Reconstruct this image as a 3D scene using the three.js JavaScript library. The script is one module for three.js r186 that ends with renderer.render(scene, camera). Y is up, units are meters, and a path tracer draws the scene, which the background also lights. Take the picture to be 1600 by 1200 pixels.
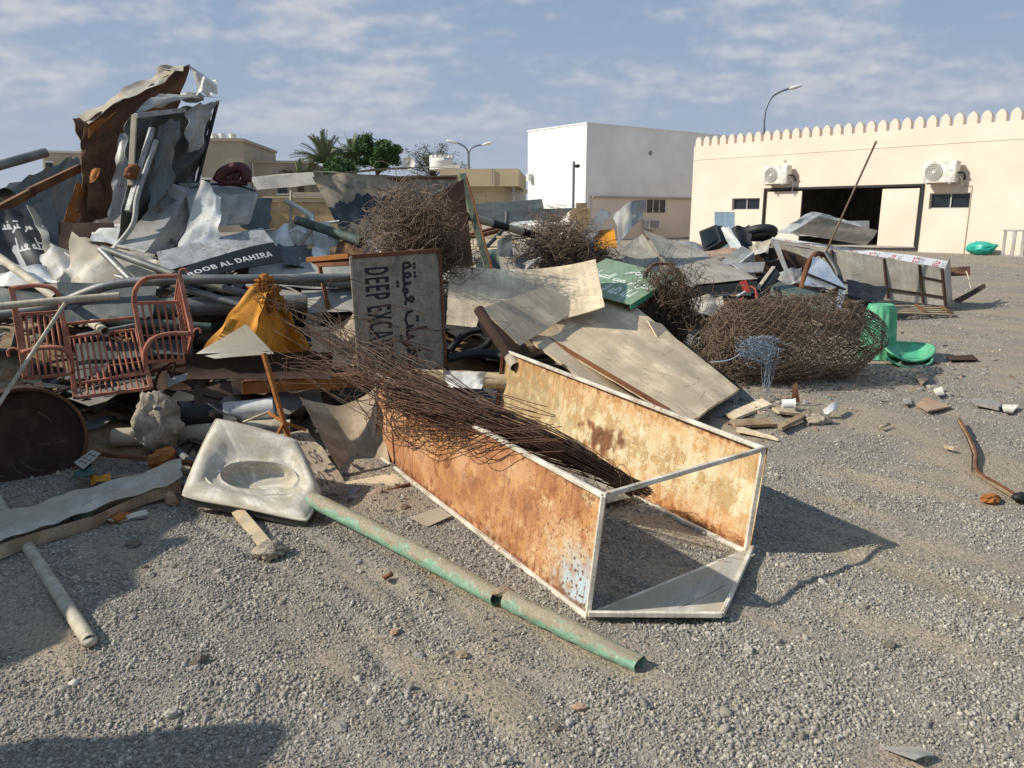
import * as THREE from 'three';
import { mergeGeometries, mergeVertices, toCreasedNormals } from 'three/addons/utils/BufferGeometryUtils.js';
import { RoundedBoxGeometry } from 'three/addons/geometries/RoundedBoxGeometry.js';
import { createNoise2D, createNoise3D } from 'simplex-noise';

// ---------------------------------------------------------------- camera, sky, sun, exposure
const scene = new THREE.Scene();
const EYE = 1.55, PITCH = 12.56 * Math.PI / 180, FOCAL = 1190;          // FOCAL in pixels of a 1600 x 1200 picture
const camera = new THREE.PerspectiveCamera(2 * Math.atan(600 / FOCAL) * 180 / Math.PI, 4 / 3, 0.05, 4000);
camera.position.set(0, EYE, 0); camera.rotation.x = -PITCH;
const renderer = new THREE.WebGLRenderer({ antialias: true });
renderer.toneMapping = THREE.LinearToneMapping; renderer.toneMappingExposure = 1.08;
renderer.shadowMap.enabled = true; renderer.shadowMap.type = THREE.PCFSoftShadowMap;

function rng(seed) { let a = seed >>> 0; return () => { a = (a + 0x6d2b79f5) | 0; let t = Math.imul(a ^ (a >>> 15), 1 | a); t = (t + Math.imul(t ^ (t >>> 7), 61 | t)) ^ t; return ((t ^ (t >>> 14)) >>> 0) / 4294967296; }; }
const n2 = createNoise2D(rng(11)), n3 = createNoise3D(rng(12));
const fbm = (x, y, o = 4, g = 0.5) => { let s = 0, a = 1, f = 1, t = 0; for (let i = 0; i < o; i++) { s += a * n2(x * f + i * 17.3, y * f - i * 9.1); t += a; a *= g; f *= 2.03; } return s / t; };
const clamp = (x, a = 0, b = 1) => Math.min(b, Math.max(a, x)), lerp = (a, b, t) => a + (b - a) * t;
const sst = (a, b, x) => { const t = clamp((x - a) / (b - a)); return t * t * (3 - 2 * t); };
const V = (x, y, z) => new THREE.Vector3(x, y, z);

const SUN = V(-0.65, 0.475, 0.1).normalize();
{
  const W = 2048, H = 1024, data = new Float32Array(W * H * 4);
  for (let j = 0; j < H; j++) for (let i = 0; i < W; i++) {
    const el = ((j + 0.5) / H - 0.5) * Math.PI, az = ((i + 0.5) / W - 0.5) * 2 * Math.PI;
    const x = Math.cos(el) * Math.cos(az), y = Math.sin(el), z = Math.cos(el) * Math.sin(az);
    const up = Math.max(y, 0), t = Math.pow(clamp(up / 0.62), 0.6);
    let r = lerp(0.46, 0.115, t), g = lerp(0.505, 0.25, t), b = lerp(0.565, 0.46, t);
    const mu = Math.max(0, x * SUN.x + y * SUN.y + z * SUN.z), glow = 0.22 * Math.pow(mu, 6) + 0.5 * Math.pow(mu, 40);
    r += glow; g += glow * 0.95; b += glow * 0.86;
    if (y > 0.0) {                                                       // a thin broken layer of cloud, flat, seen at a slant
      const k = 1 / (y + 0.2), cx = x * k * 2.6 + 3.1, cz = z * k * 2.6;
      const big = 0.5 + 0.5 * fbm(cx * 0.3 + 2.3, cz * 0.42, 4), fine = 0.5 + 0.5 * fbm(cx * 1.5, cz * 2.3, 6, 0.62), puff = 1 - Math.abs(fbm(cx * 2.6 + 7, cz * 3.2, 4, 0.6));
      const c = sst(0.5, 0.92, fine * 0.55 + big * 0.66 + puff * 0.16 - 0.12) * sst(0.01, 0.16, y) * 0.85;
      const cl = 0.56 + 0.12 * (fine - 0.5) + glow * 0.8;
      r = lerp(r, cl, c); g = lerp(g, cl * 1.01, c); b = lerp(b, cl * 1.07, c);
    } else { const d = clamp(-y * 4); r = lerp(r, 0.2, d); g = lerp(g, 0.19, d); b = lerp(b, 0.18, d); }
    const o = (j * W + i) * 4; data[o] = r; data[o + 1] = g; data[o + 2] = b; data[o + 3] = 1;
  }
  const sky = new THREE.DataTexture(data, W, H, THREE.RGBAFormat, THREE.FloatType);
  sky.mapping = THREE.EquirectangularReflectionMapping; sky.magFilter = sky.minFilter = THREE.LinearFilter; sky.wrapS = THREE.RepeatWrapping; sky.needsUpdate = true;
  scene.background = sky; scene.environment = sky;
}
const sun = new THREE.DirectionalLight(new THREE.Color(1, 0.94, 0.84), 4.7);
sun.position.copy(SUN).multiplyScalar(60).add(V(2, 0, -10)); sun.target.position.set(2, 0, -10); sun.castShadow = true; sun.shadow.radius = 1.4;
sun.shadow.mapSize.set(4096, 4096); Object.assign(sun.shadow.camera, { left: -30, right: 30, top: 30, bottom: -30, near: 1, far: 140 });
scene.add(sun, sun.target);

// ---------------------------------------------------------------- survey: a picture point and a distance give a place on the site
const cp = Math.cos(PITCH), sp = Math.sin(PITCH);
function ray(px, py) { const x = (px - 800) / FOCAL, y = (600 - py) / FOCAL; return V(x, y * cp - sp, -cp - y * sp); }
function at(px, py, d) { const r = ray(px, py); return V(0, EYE, 0).addScaledVector(r, d / -r.z); }
// lie of the land
const mounds = [[-1.3, -3.25, 0.3, 0.05], [-2.1, -3.2, 0.4, 0.05], [-0.75, -3.1, 0.3, 0.02], [1.9, -5.6, 1.1, 0.05]];
function gh(x, z) {
  let y = 0.32 * sst(8, 24, -z) + 0.3 * sst(24, 70, -z);
  const near = 1 - sst(9, 16, -z);
  y += near * (0.022 * fbm(x * 0.7, z * 0.7, 3) + 0.010 * fbm(x * 3.1 + 5, z * 3.1, 3));
  for (const [mx, mz, r, h] of mounds) { const q = ((x - mx) ** 2 + (z - mz) ** 2) / (r * r); if (q < 6) y += h * Math.exp(-q); }
  const t = x * 0.73 - z * 0.68 + 0.05 * n2(x * 0.9 + 4, z * 0.9);     // wheel ruts running down towards the right foreground
  for (const [c, w, h] of [[1.35, 0.035, 0.024], [1.6, 0.045, 0.02], [2.35, 0.09, 0.013], [2.75, 0.09, 0.013], [3.4, 0.1, 0.014], [0.95, 0.06, 0.012]]) { const k = 0.6 + 0.4 * n2(x * 1.6 + c, z * 1.6); y += near * h * k * (0.7 * Math.exp(-(((t - c - w * 1.9) / w) ** 2)) - Math.exp(-(((t - c) / w) ** 2))); }
  return y;
}
function gp(px, py, lift = 0) { const r = ray(px, py); let p = V(0, EYE, 0).addScaledVector(r, (EYE - lift) / -r.y); for (let i = 0; i < 8; i++) p = V(0, EYE, 0).addScaledVector(r, (EYE - lift - gh(p.x, p.z)) / -r.y); return p; }
const onGround = (p, lift = 0) => V(p.x, gh(p.x, p.z) + lift, p.z);
function onPlane(px, py, p0, n) { const r = ray(px, py), o = V(0, EYE, 0); return o.addScaledVector(r, p0.clone().sub(o).dot(n) / r.dot(n)); }

// ---------------------------------------------------------------- textures and materials
function tex(w, h, fn, srgb = true) {
  const d = new Uint8Array(w * h * 4);
  for (let j = 0; j < h; j++) for (let i = 0; i < w; i++) { const c = fn(i / w, j / h, i, j), o = (j * w + i) * 4; d[o] = clamp(c[0], 0, 255); d[o + 1] = clamp(c[1], 0, 255); d[o + 2] = clamp(c[2], 0, 255); d[o + 3] = 255; }
  const t = new THREE.DataTexture(d, w, h); t.magFilter = THREE.LinearFilter; t.minFilter = THREE.LinearMipmapLinearFilter; t.generateMipmaps = true;
  t.wrapS = t.wrapT = THREE.MirroredRepeatWrapping; if (srgb) t.colorSpace = THREE.SRGBColorSpace; t.needsUpdate = true; return t;
}
const mix = (a, b, t) => [lerp(a[0], b[0], t), lerp(a[1], b[1], t), lerp(a[2], b[2], t)];
const hex = (h) => [(h >> 16) & 255, (h >> 8) & 255, h & 255];
function canvasTex(w, h, draw) { const c = document.createElement('canvas'); c.width = w; c.height = h; const g = c.getContext('2d'); draw(g, w, h); const t = new THREE.CanvasTexture(c); t.colorSpace = THREE.SRGBColorSpace; t.magFilter = THREE.LinearFilter; return t; }
const std = (o) => new THREE.MeshStandardMaterial(o);
// weathered paint or bare metal: base colour, amounts of rust, dust and scratches; the pattern covers size metres
function weathered(base, { rust = 0.2, dust = 0.3, scratch = 0.3, seed = 1, rough = 0.6, metal = 0.1, size = 1.6, n = 384, rustCol = 0x6e4127, dustCol = 0xa39883, bump = 0, mottle = 0.2, gloss = false, grain = 0.05 } = {}) {
  const B = hex(base), R = hex(rustCol), R2 = mix(R, [25, 14, 8], 0.45), D = hex(dustCol), s = seed * 31.7, r = rng(seed * 77 + 5);
  const lines = []; for (let i = 0; i < 60 * scratch; i++) { const a = r() * 6.28, x = r(), y = r(); lines.push([x, y, Math.cos(a), Math.sin(a), 0.03 + r() * 0.16, r() > 0.4 ? 1 : -1]); }
  const rm = new Float32Array(n * n);
  const map = tex(n, n, (u, v, i, j) => {
    const x = u * 6 + s, y = v * 6 - s;
    let c = mix(B, B, 0); const m = 1 + mottle * fbm(x * 0.5, y * 0.5, 4) + grain * n2(x * 22, y * 22); c = [B[0] * m, B[1] * m, B[2] * m]; if (grain > 0.02) { const st = 1 + 0.09 * fbm(x * 3.1 + 9, y * 0.35, 3), sp = sst(0.35, 0.8, fbm(x * 1.7 + 71, y * 1.7, 5, 0.7)), fl = sst(0.62, 0.8, n2(x * 9 + 3, y * 9) * 0.6 + 0.6 * n2(x * 2.3, y * 2.3 + 31)); c = c.map((q) => q * st * (1 - 0.22 * sp) * (1 - 0.2 * fl)); }
    const du = sst(-0.1, 0.75, fbm(x * 0.45 + 40, y * 0.7, 5) + dust - 0.25) * clamp(dust * 1.5); c = mix(c, D, du * 0.85);
    const ru = sst(0.42, 0.62, fbm(x * 0.6 - 20, y * 0.6, 5, 0.6) * 0.6 + 0.5 * rust + 0.22 * n2(x * 9, y * 9)); c = mix(c, mix(R, R2, 0.5 + 0.5 * n2(x * 4, y * 4)), ru * clamp(rust * 3));
    rm[j * n + i] = clamp(rough + 0.3 * ru + 0.25 * du + 0.06 * n2(x * 10, y * 10), 0.08, 1);
    for (const [lx, ly, dx, dy, L, k] of lines) { const px = u - lx, py = v - ly, t = px * dx + py * dy; if (t > 0 && t < L && Math.abs(px * dy - py * dx) < 0.0016) c = k > 0 ? mix(c, [205, 200, 190], 0.4) : mix(c, R2, 0.5); }
    return c;
  });
  const rmap = gloss && tex(n, n, (u, v, i, j) => { const k = rm[j * n + i] * 255; return [k, k, k]; }, false);
  for (const t of [map, rmap]) if (t) t.repeat.set(1 / size, 1 / size);
  const o = { map, roughness: clamp(rough + 0.1), metalness: metal, side: THREE.DoubleSide };
  if (rmap) { o.roughnessMap = rmap; o.roughness = 1; }
  if (bump) { o.bumpMap = tex(256, 256, (u, v) => { const k = 128 + 90 * fbm(u * 14 + s, v * 14, 5); return [k, k, k]; }, false); o.bumpMap.repeat.set(1 / size, 1 / size); o.bumpScale = bump; }
  return std(o);
}
const M = {};
M.greyPaint = weathered(0x9f9e99, { rust: 0.2, dust: 0.4, gloss: true, seed: 2, metal: 0.15 });
M.darkGrey = weathered(0x454744, { rust: 0.2, dust: 0.25, gloss: true, seed: 3, rough: 0.5 });
M.slate = weathered(0x565a56, { rust: 0.14, dust: 0.2, gloss: true, seed: 4, rough: 0.5 });
M.white = weathered(0xd4d4cd, { rust: 0.13, dust: 0.28, gloss: true, seed: 5, rough: 0.55 });
M.dustyWhite = weathered(0xbdb7a8, { rust: 0.08, dust: 0.6, seed: 6, rough: 0.75, dustCol: 0xa99c84 });
M.rust = weathered(0x6b442c, { rust: 0.6, dust: 0.25, seed: 7, rough: 0.85, rustCol: 0x5a3018, bump: 0.003 });
M.rustDark = weathered(0x3d2a1f, { rust: 0.5, dust: 0.2, seed: 8, rough: 0.85, rustCol: 0x4a2818, dustCol: 0x8a7357, bump: 0.003 });
M.brownPanel = weathered(0x5c3d2b, { rust: 0.4, dust: 0.45, seed: 9, rough: 0.7, rustCol: 0x6b3e1c, dustCol: 0x8d6a3c, size: 1.3, mottle: 0.3 });
M.basket = weathered(0xab6c55, { rust: 0.28, dust: 0.25, seed: 10, rough: 0.75, rustCol: 0x5e2f1e, size: 0.5 });
M.board = weathered(0xcdb898, { rust: 0.09, dust: 0.55, scratch: 1.2, seed: 11, rough: 0.8, metal: 0, dustCol: 0xb9a688, rustCol: 0x7a5b3c, n: 640 });
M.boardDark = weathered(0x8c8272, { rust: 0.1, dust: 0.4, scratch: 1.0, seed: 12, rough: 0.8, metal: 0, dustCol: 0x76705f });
M.boardPale = weathered(0xd6c2a0, { rust: 0.14, dust: 0.35, scratch: 1.0, seed: 13, rough: 0.8, metal: 0, dustCol: 0xb09d80, rustCol: 0x9a7450, n: 512 });
M.yellow = weathered(0xc4831f, { rust: 0.15, dust: 0.2, seed: 14, rough: 0.6, rustCol: 0x7c4513 });
M.foam = weathered(0x9c6426, { rust: 0.5, dust: 0.2, seed: 15, rough: 1, rustCol: 0x6b3b14, size: 0.4, bump: 0.006 });
M.orangeRust = weathered(0x99602c, { rust: 0.5, dust: 0.2, seed: 16, rough: 0.8, rustCol: 0x6a3512, size: 0.8 });
M.greenPaint = weathered(0x7b9a83, { rust: 0.2, dust: 0.62, seed: 17, rough: 0.65, dustCol: 0x958a72, size: 0.9, n: 512 });
M.oliveGreen = weathered(0x66745f, { rust: 0.3, dust: 0.25, seed: 18, rough: 0.7 });
M.steelPipe = weathered(0x777875, { rust: 0.15, dust: 0.3, gloss: true, seed: 19, rough: 0.45, metal: 0.35, size: 0.9 });
M.palePole = weathered(0xb3aa95, { rust: 0.15, dust: 0.35, seed: 20, rough: 0.7, size: 0.8 });
M.greenPole = weathered(0x4c5b53, { rust: 0.12, dust: 0.2, seed: 21, rough: 0.6, size: 0.8 });
M.black = weathered(0x1d1d1e, { rust: 0.08, dust: 0.2, seed: 22, rough: 0.5, dustCol: 0x5a564e });
M.tarp = weathered(0x9d978a, { rust: 0.05, dust: 0.45, seed: 23, rough: 0.8, dustCol: 0xa89c84, metal: 0 });
M.fibre = weathered(0xc6bfae, { rust: 0.06, dust: 0.55, gloss: true, seed: 24, rough: 0.65, metal: 0, dustCol: 0xa99e88, size: 0.9, n: 512 });
M.shell = weathered(0xa5937b, { rust: 0.1, dust: 0.55, seed: 25, rough: 0.8, metal: 0, dustCol: 0x8d7a60, size: 0.8 });
M.wood = weathered(0x8a6f50, { rust: 0.2, dust: 0.45, seed: 26, rough: 0.9, metal: 0, rustCol: 0x5c4028, size: 0.5 });
M.paleWood = weathered(0xb39f7d, { rust: 0.15, dust: 0.4, seed: 27, rough: 0.9, metal: 0, rustCol: 0x7d6040, size: 0.5 });
M.mirror = std({ color: 0xe4e4e2, roughness: 0.32, metalness: 0.75, side: THREE.DoubleSide });
M.wire = weathered(0x8a7561, { rust: 0.5, dust: 0.2, seed: 28, rough: 0.75, metal: 0.2, rustCol: 0x452818, size: 0.3, n: 256 });
M.wireDark = weathered(0x6b5847, { rust: 0.4, dust: 0.25, seed: 29, rough: 0.8, metal: 0.2, rustCol: 0x3d2416, size: 0.3, n: 256 });
M.rebar = weathered(0x553a29, { rust: 0.45, dust: 0.12, seed: 45, rough: 0.6, metal: 0.3, rustCol: 0x3a2014, size: 0.3, n: 256 });
M.cement = weathered(0xb4aea4, { rust: 0, dust: 0.3, scratch: 0, seed: 46, rough: 0.95, metal: 0, size: 4, n: 256, dustCol: 0xa49d90 });
M.plasticGreen = weathered(0x4fa57c, { rust: 0, dust: 0.42, seed: 43, rough: 0.5, metal: 0, n: 256, size: 0.8, dustCol: 0x8fae92 });
M.plasticGreenDark = weathered(0x3d8f69, { rust: 0, dust: 0.35, seed: 44, rough: 0.55, metal: 0, n: 256, size: 0.8, dustCol: 0x87a58b });
M.red = std({ color: 0xa5322a, roughness: 0.6 });
M.maroon = std({ color: 0x4a181c, roughness: 0.5 });
M.blackPlastic = std({ color: 0x23272a, roughness: 0.6 });
M.bluePanel = weathered(0x9fb4bd, { rust: 0.05, dust: 0.2, seed: 30, rough: 0.5, n: 256 });
M.blueNet = std({ color: 0xa9bccb, roughness: 0.8, side: THREE.DoubleSide });
M.concrete = weathered(0x9d917f, { rust: 0.1, dust: 0.5, seed: 31, rough: 0.95, metal: 0, rustCol: 0x6d6455, size: 0.4, bump: 0.008, mottle: 0.35 });
M.frameWhite = weathered(0xcfc6b4, { rust: 0.4, dust: 0.3, seed: 32, rough: 0.6, rustCol: 0x8a4f26, size: 0.5 });
M.tile = weathered(0xa2826a, { rust: 0.05, dust: 0.4, seed: 33, rough: 0.8, metal: 0, n: 256 });
M.tileGrey = weathered(0x8b8880, { rust: 0.05, dust: 0.4, seed: 34, rough: 0.85, metal: 0, n: 256 });
M.tileWhite = weathered(0xd9d0bb, { rust: 0.03, dust: 0.2, seed: 35, rough: 0.6, metal: 0, n: 256 });
M.cream = weathered(0xdfcfbd, { rust: 0.0, dust: 0.22, scratch: 0, grain: 0.012, seed: 36, rough: 0.9, metal: 0, size: 7, dustCol: 0xd5c3ae, mottle: 0.05, n: 512 });
M.whiteWall = weathered(0xeceae4, { rust: 0.0, dust: 0.22, scratch: 0, grain: 0.012, seed: 37, rough: 0.9, metal: 0, size: 8, dustCol: 0xdbd6cc, mottle: 0.05, n: 512 });
M.beigeWall = weathered(0xb3a48e, { rust: 0, dust: 0.2, scratch: 0, grain: 0.012, seed: 38, rough: 0.9, metal: 0, size: 9, mottle: 0.06, n: 256 });
M.yellowWall = weathered(0xbfae8c, { rust: 0, dust: 0.2, scratch: 0, grain: 0.012, seed: 39, rough: 0.9, metal: 0, size: 9, mottle: 0.06, n: 256, dustCol: 0xb3a384 });
M.blockWall = weathered(0xb39a72, { rust: 0.05, dust: 0.3, scratch: 0, seed: 40, rough: 0.95, metal: 0, size: 2, n: 256 });
M.joint = std({ color: 0x8a8072, roughness: 1 });
M.glass = std({ color: 0x20262a, roughness: 0.08, metalness: 0.0 });
M.frameDark = std({ color: 0x24272b, roughness: 0.4 });
M.alu = std({ color: 0xb9b9b5, roughness: 0.45, metalness: 0.3 });
M.acWhite = weathered(0xd8d4ca, { rust: 0.04, dust: 0.25, seed: 41, rough: 0.6, metal: 0, n: 256 });
M.acGrey = std({ color: 0x918e86, roughness: 0.7 });
M.lampGrey = std({ color: 0x7c8288, roughness: 0.5, metalness: 0.4 });
M.lampHead = std({ color: 0xd8d8d4, roughness: 0.5 });
M.plainWhite = std({ color: 0xdedbd3, roughness: 0.7 });
M.bag = std({ color: 0x1fa08d, roughness: 0.45 });
M.bark = std({ color: 0x5b4a3a, roughness: 0.95 });

// ---------------------------------------------------------------- geometry helpers
const tri = (pos, idx, uv) => { const g = new THREE.BufferGeometry(); g.setAttribute('position', new THREE.Float32BufferAttribute(pos, 3)); if (!uv) { uv = []; for (let i = 0; i < pos.length; i += 3) uv.push(pos[i] + pos[i + 2], pos[i + 1] + 0.3 * pos[i + 2]); } g.setAttribute('uv', new THREE.Float32BufferAttribute(uv, 2)); g.setIndex(idx); g.computeVertexNormals(); return g; };
// a plate through four corners (top left, top right, bottom right, bottom left), buckled by amp metres, bent by curl, with a real thickness
function sheet(c, { nu = 18, nv = 14, t = 0.004, amp = 0, f = 2.2, curl = 0, curlV = 0, seed = 0, uv01 = false, edge = 0, shape, soft = 0.3 } = {}) {
  const fr = rng(Math.floor(seed * 131 + c[0].x * 977 + c[0].y * 331 + 7)), folds = []; if (amp) for (let k = 0; k < 7; k++) { const q = fr() * 6.283; folds.push([Math.cos(q), Math.sin(q), fr() * 1.2 - 0.6, (fr() - 0.5) * 2, 0.05 + 0.22 * fr()]); }
  const [a, b, cc, d] = c, U = b.clone().sub(a), W = d.clone().sub(a), N = W.clone().cross(U).normalize();
  const N2 = cc.clone().sub(b).cross(d.clone().sub(cc).negate()).normalize(); void N2;
  const LU = (a.distanceTo(b) + d.distanceTo(cc)) / 2, LV = (a.distanceTo(d) + b.distanceTo(cc)) / 2, P = [], UV = [];
  for (let j = 0; j <= nv; j++) for (let i = 0; i <= nu; i++) {
    let u = i / nu, v = j / nv; if (shape) [u, v] = shape(u, v);
    if (edge) { const e1 = edge * n2(v * LV * 5 + seed, 3.1) * (i === 0 || i === nu ? 1 : 0) / LU, e2 = edge * n2(u * LU * 5 + seed, 8.3) * (j === 0 || j === nv ? 1 : 0) / LV; u += e1; v += e2; }
    const p = a.clone().multiplyScalar((1 - u) * (1 - v)).addScaledVector(b, u * (1 - v)).addScaledVector(cc, u * v).addScaledVector(d, (1 - u) * v);
    let h = curl * 4 * u * (1 - u) + curlV * 4 * v * (1 - v);
    if (amp) { const x = u * LU * f + seed * 13.7, y = v * LV * f - seed * 7.1; const big = Math.max(LU, LV), fu = (u - 0.5) * LU, fv = (v - 0.5) * LV; let q = 0; for (const [dx, dy, o, s, wd] of folds) q += s * Math.min(Math.abs(fu * dx + fv * dy - o * big), wd * big) * f; h += amp * (3.4 * q + soft * (n2(x * 0.7, y * 0.7) + 0.5 * n2(x * 1.9 + 50, y * 1.9))); }
    if (edge && t < 0.007) { const lu = Math.min(u, 1 - u) * LU, lv = Math.min(v, 1 - v) * LV; h += 1.6 * edge * (1 - sst(0, 0.05, lu)) * n2(v * LV * 3 + seed, 5 + (u > 0.5 ? 3 : 0)) + 1.6 * edge * (1 - sst(0, 0.05, lv)) * n2(u * LU * 3 + seed, 15 + (v > 0.5 ? 3 : 0)); }
    p.addScaledVector(N, h); P.push(p); UV.push(uv01 ? u : u * LU, uv01 ? 1 - v : v * LV);
  }
  const w = nu + 1, front = [], back = [], idx = [], bidx = [];
  for (const p of P) { front.push(p.x, p.y, p.z); back.push(p.x - N.x * t, p.y - N.y * t, p.z - N.z * t); }
  for (let j = 0; j < nv; j++) for (let i = 0; i < nu; i++) { const k = j * w + i; idx.push(k, k + w, k + 1, k + 1, k + w, k + w + 1); bidx.push(k, k + 1, k + w, k + 1, k + w + 1, k + w); }
  const rim = []; for (let i = 0; i <= nu; i++) rim.push(i); for (let j = 1; j <= nv; j++) rim.push(j * w + nu); for (let i = nu - 1; i >= 0; i--) rim.push(nv * w + i); for (let j = nv - 1; j > 0; j--) rim.push(j * w);
  const rp = [], ru = [], ri = []; rim.forEach((k, q) => { rp.push(front[3 * k], front[3 * k + 1], front[3 * k + 2], back[3 * k], back[3 * k + 1], back[3 * k + 2]); ru.push(UV[2 * k], UV[2 * k + 1], UV[2 * k] + 0.001, UV[2 * k + 1]); const a0 = 2 * q, b0 = 2 * ((q + 1) % rim.length); ri.push(a0, b0, a0 + 1, b0, b0 + 1, a0 + 1); });
  return mergeGeometries([tri(front, idx, UV), tri(back, bidx, UV), tri(rp, ri, ru)]);
}
// a box with eight free corners: four of the front face (clockwise from top left) and the vector to its back
function prism(c, back, bevel = 0) {
  const q = [...c, ...c.map((p, i) => p.clone().add(Array.isArray(back) ? back[i] : back))], F = [[0, 1, 2, 3], [5, 4, 7, 6], [4, 5, 1, 0], [3, 2, 6, 7], [1, 5, 6, 2], [4, 0, 3, 7]], P = [], UV = [], I = [];
  const ctr = q.reduce((s, p) => s.add(p), V(0, 0, 0)).multiplyScalar(1 / 8);
  for (const f of F) {
    const o = P.length / 3, [a, b, cc, d] = f.map((k) => q[k]);
    for (const p of [a, b, cc, d]) { const s = p.clone(); if (bevel) s.addScaledVector(ctr.clone().sub(p), 0); P.push(s.x, s.y, s.z); }
    const lu = a.distanceTo(b), lv = a.distanceTo(d); UV.push(0, lv, lu, lv, lu, 0, 0, 0); I.push(o, o + 3, o + 1, o + 1, o + 3, o + 2);
  }
  return tri(P, I, UV);
}
// a straight rectangular bar from a to b
function bar(a, b, w, h, roll = 0, r = 0.004) {
  const L = a.distanceTo(b), g = new RoundedBoxGeometry(w, h, L, 1, Math.min(r, w / 3, h / 3));
  const uv = g.attributes.uv, p = g.attributes.position; for (let i = 0; i < uv.count; i++) uv.setXY(i, p.getZ(i), p.getX(i) + p.getY(i));
  g.rotateZ(roll); const m = new THREE.Matrix4().lookAt(b, a, Math.abs(b.clone().sub(a).normalize().y) > 0.98 ? V(1, 0, 0) : V(0, 1, 0)); m.setPosition(a.clone().add(b).multiplyScalar(0.5)); return g.applyMatrix4(m);
}
class Strands {                                                          // many thin wires joined into one mesh
  constructor() { this.p = []; this.i = []; this.u = []; }
  add(pts, r, sides = 4) {
    const T = V(0, 0, 0), N = V(0, 0, 0), B = V(0, 0, 0), n = pts.length, base = this.p.length / 3; let len = 0;
    T.copy(pts[1]).sub(pts[0]).normalize(); N.set(0.31, 0.9, 0.3).cross(T).normalize();
    for (let k = 0; k < n; k++) {
      T.copy(pts[Math.min(k + 1, n - 1)]).sub(pts[Math.max(k - 1, 0)]).normalize(); N.addScaledVector(T, -N.dot(T)).normalize(); B.copy(T).cross(N);
      if (k) len += pts[k].distanceTo(pts[k - 1]); const rr = typeof r === 'function' ? r(k / (n - 1)) : r;
      for (let s = 0; s < sides; s++) { const a = s / sides * 6.2832, x = Math.cos(a) * rr, y = Math.sin(a) * rr; this.p.push(pts[k].x + N.x * x + B.x * y, pts[k].y + N.y * x + B.y * y, pts[k].z + N.z * x + B.z * y); this.u.push(len, a * 0.02); }
      if (k) for (let s = 0; s < sides; s++) { const a = base + (k - 1) * sides + s, b = base + (k - 1) * sides + (s + 1) % sides; this.i.push(a, a + sides, b, b, a + sides, b + sides); }
    }
    for (const [o, flip] of [[base, 1], [base + (n - 1) * sides, 0]]) for (let s = 1; s < sides - 1; s++) flip ? this.i.push(o, o + s, o + s + 1) : this.i.push(o, o + s + 1, o + s);
    return this;
  }
  geo() { return tri(this.p, this.i, this.u); }
}
const curve = (pts, n) => new THREE.CatmullRomCurve3(pts, false, 'centripetal').getPoints(n);
const rod = (pts, r, sides = 8, n = 0) => new Strands().add(n ? curve(pts, n) : pts, r, sides).geo();
// an open hollow pipe
function pipe(pts, r, { sides = 16, n = 8, wall = 0.004, dent } = {}) {
  const P = pts.length > 2 ? curve(pts, n) : Array.from({ length: n + 1 }, (_, k) => pts[0].clone().lerp(pts[1], k / n)), pos = [], uv = [], idx = []; let len = 0;
  const T = V(0, 0, 0), N = V(0, 1, 0), B = V(0, 0, 0), m = P.length; T.copy(P[1]).sub(P[0]).normalize(); if (Math.abs(T.y) > 0.9) N.set(1, 0, 0);
  for (let k = 0; k < m; k++) {
    T.copy(P[Math.min(k + 1, m - 1)]).sub(P[Math.max(k - 1, 0)]).normalize(); N.addScaledVector(T, -N.dot(T)).normalize(); B.copy(T).cross(N); if (k) len += P[k].distanceTo(P[k - 1]);
    for (const q of [0, 1]) for (let s = 0; s <= sides; s++) { const a = s / sides * 6.28319; let rr = r - q * wall; if (dent) rr *= dent(k / (m - 1), a); const x = Math.cos(a) * rr, y = Math.sin(a) * rr; pos.push(P[k].x + N.x * x + B.x * y, P[k].y + N.y * x + B.y * y, P[k].z + N.z * x + B.z * y); uv.push(len, a * r); }
  }
  const st = 2 * (sides + 1); for (let k = 0; k < m - 1; k++) for (let s = 0; s < sides; s++) { const a = k * st + s, c = a + sides + 1; idx.push(a, a + st, a + 1, a + 1, a + st, a + st + 1, c, c + 1, c + st, c + 1, c + st + 1, c + st); }
  for (const k of [0, m - 1]) for (let s = 0; s < sides; s++) { const a = k * st + s, c = a + sides + 1; k ? idx.push(a, c, a + 1, a + 1, c, c + 1) : idx.push(a, a + 1, c, a + 1, c + 1, c); }
  return toCreasedNormals(tri(pos, idx, uv), 0.9);
}
// a rough lump (stone, concrete, foam)
function lump(rx, ry, rz, { seed = 1, amp = 0.25, f = 1.6, detail = 3, flat = false, crag = 0 } = {}) {
  let g = new THREE.IcosahedronGeometry(1, detail); g = mergeVertices((g.deleteAttribute('normal'), g.deleteAttribute('uv'), g)); const p = g.attributes.position, uv = [];
  for (let i = 0; i < p.count; i++) { const x = p.getX(i), y = p.getY(i), z = p.getZ(i), k = 1 + amp * (n3(x * f + seed * 9, y * f, z * f) + 0.45 * n3(x * f * 2.6, y * f * 2.6 + seed * 5, z * f * 2.6) + 0.22 * n3(x * f * 6, y * f * 6, z * f * 6 + seed)); const cg = crag ? 0.02 * n3(x * 9, y * 9, z * 9 + seed) + 0.02 * n3(x * 19, y * 19 + seed, z * 19) + 0.016 * n3(x * 37 + seed, y * 37, z * 37) : 0, kk = k + crag * cg; p.setXYZ(i, x * kk * rx, y * kk * ry, z * kk * rz); uv.push(Math.atan2(z, x) * rx, y * ry); }
  g.setAttribute('uv', new THREE.Float32BufferAttribute(uv, 2)); g.computeVertexNormals(); return flat ? g.toNonIndexed() && toCreasedNormals(g, 0.35) : g;
}
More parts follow.
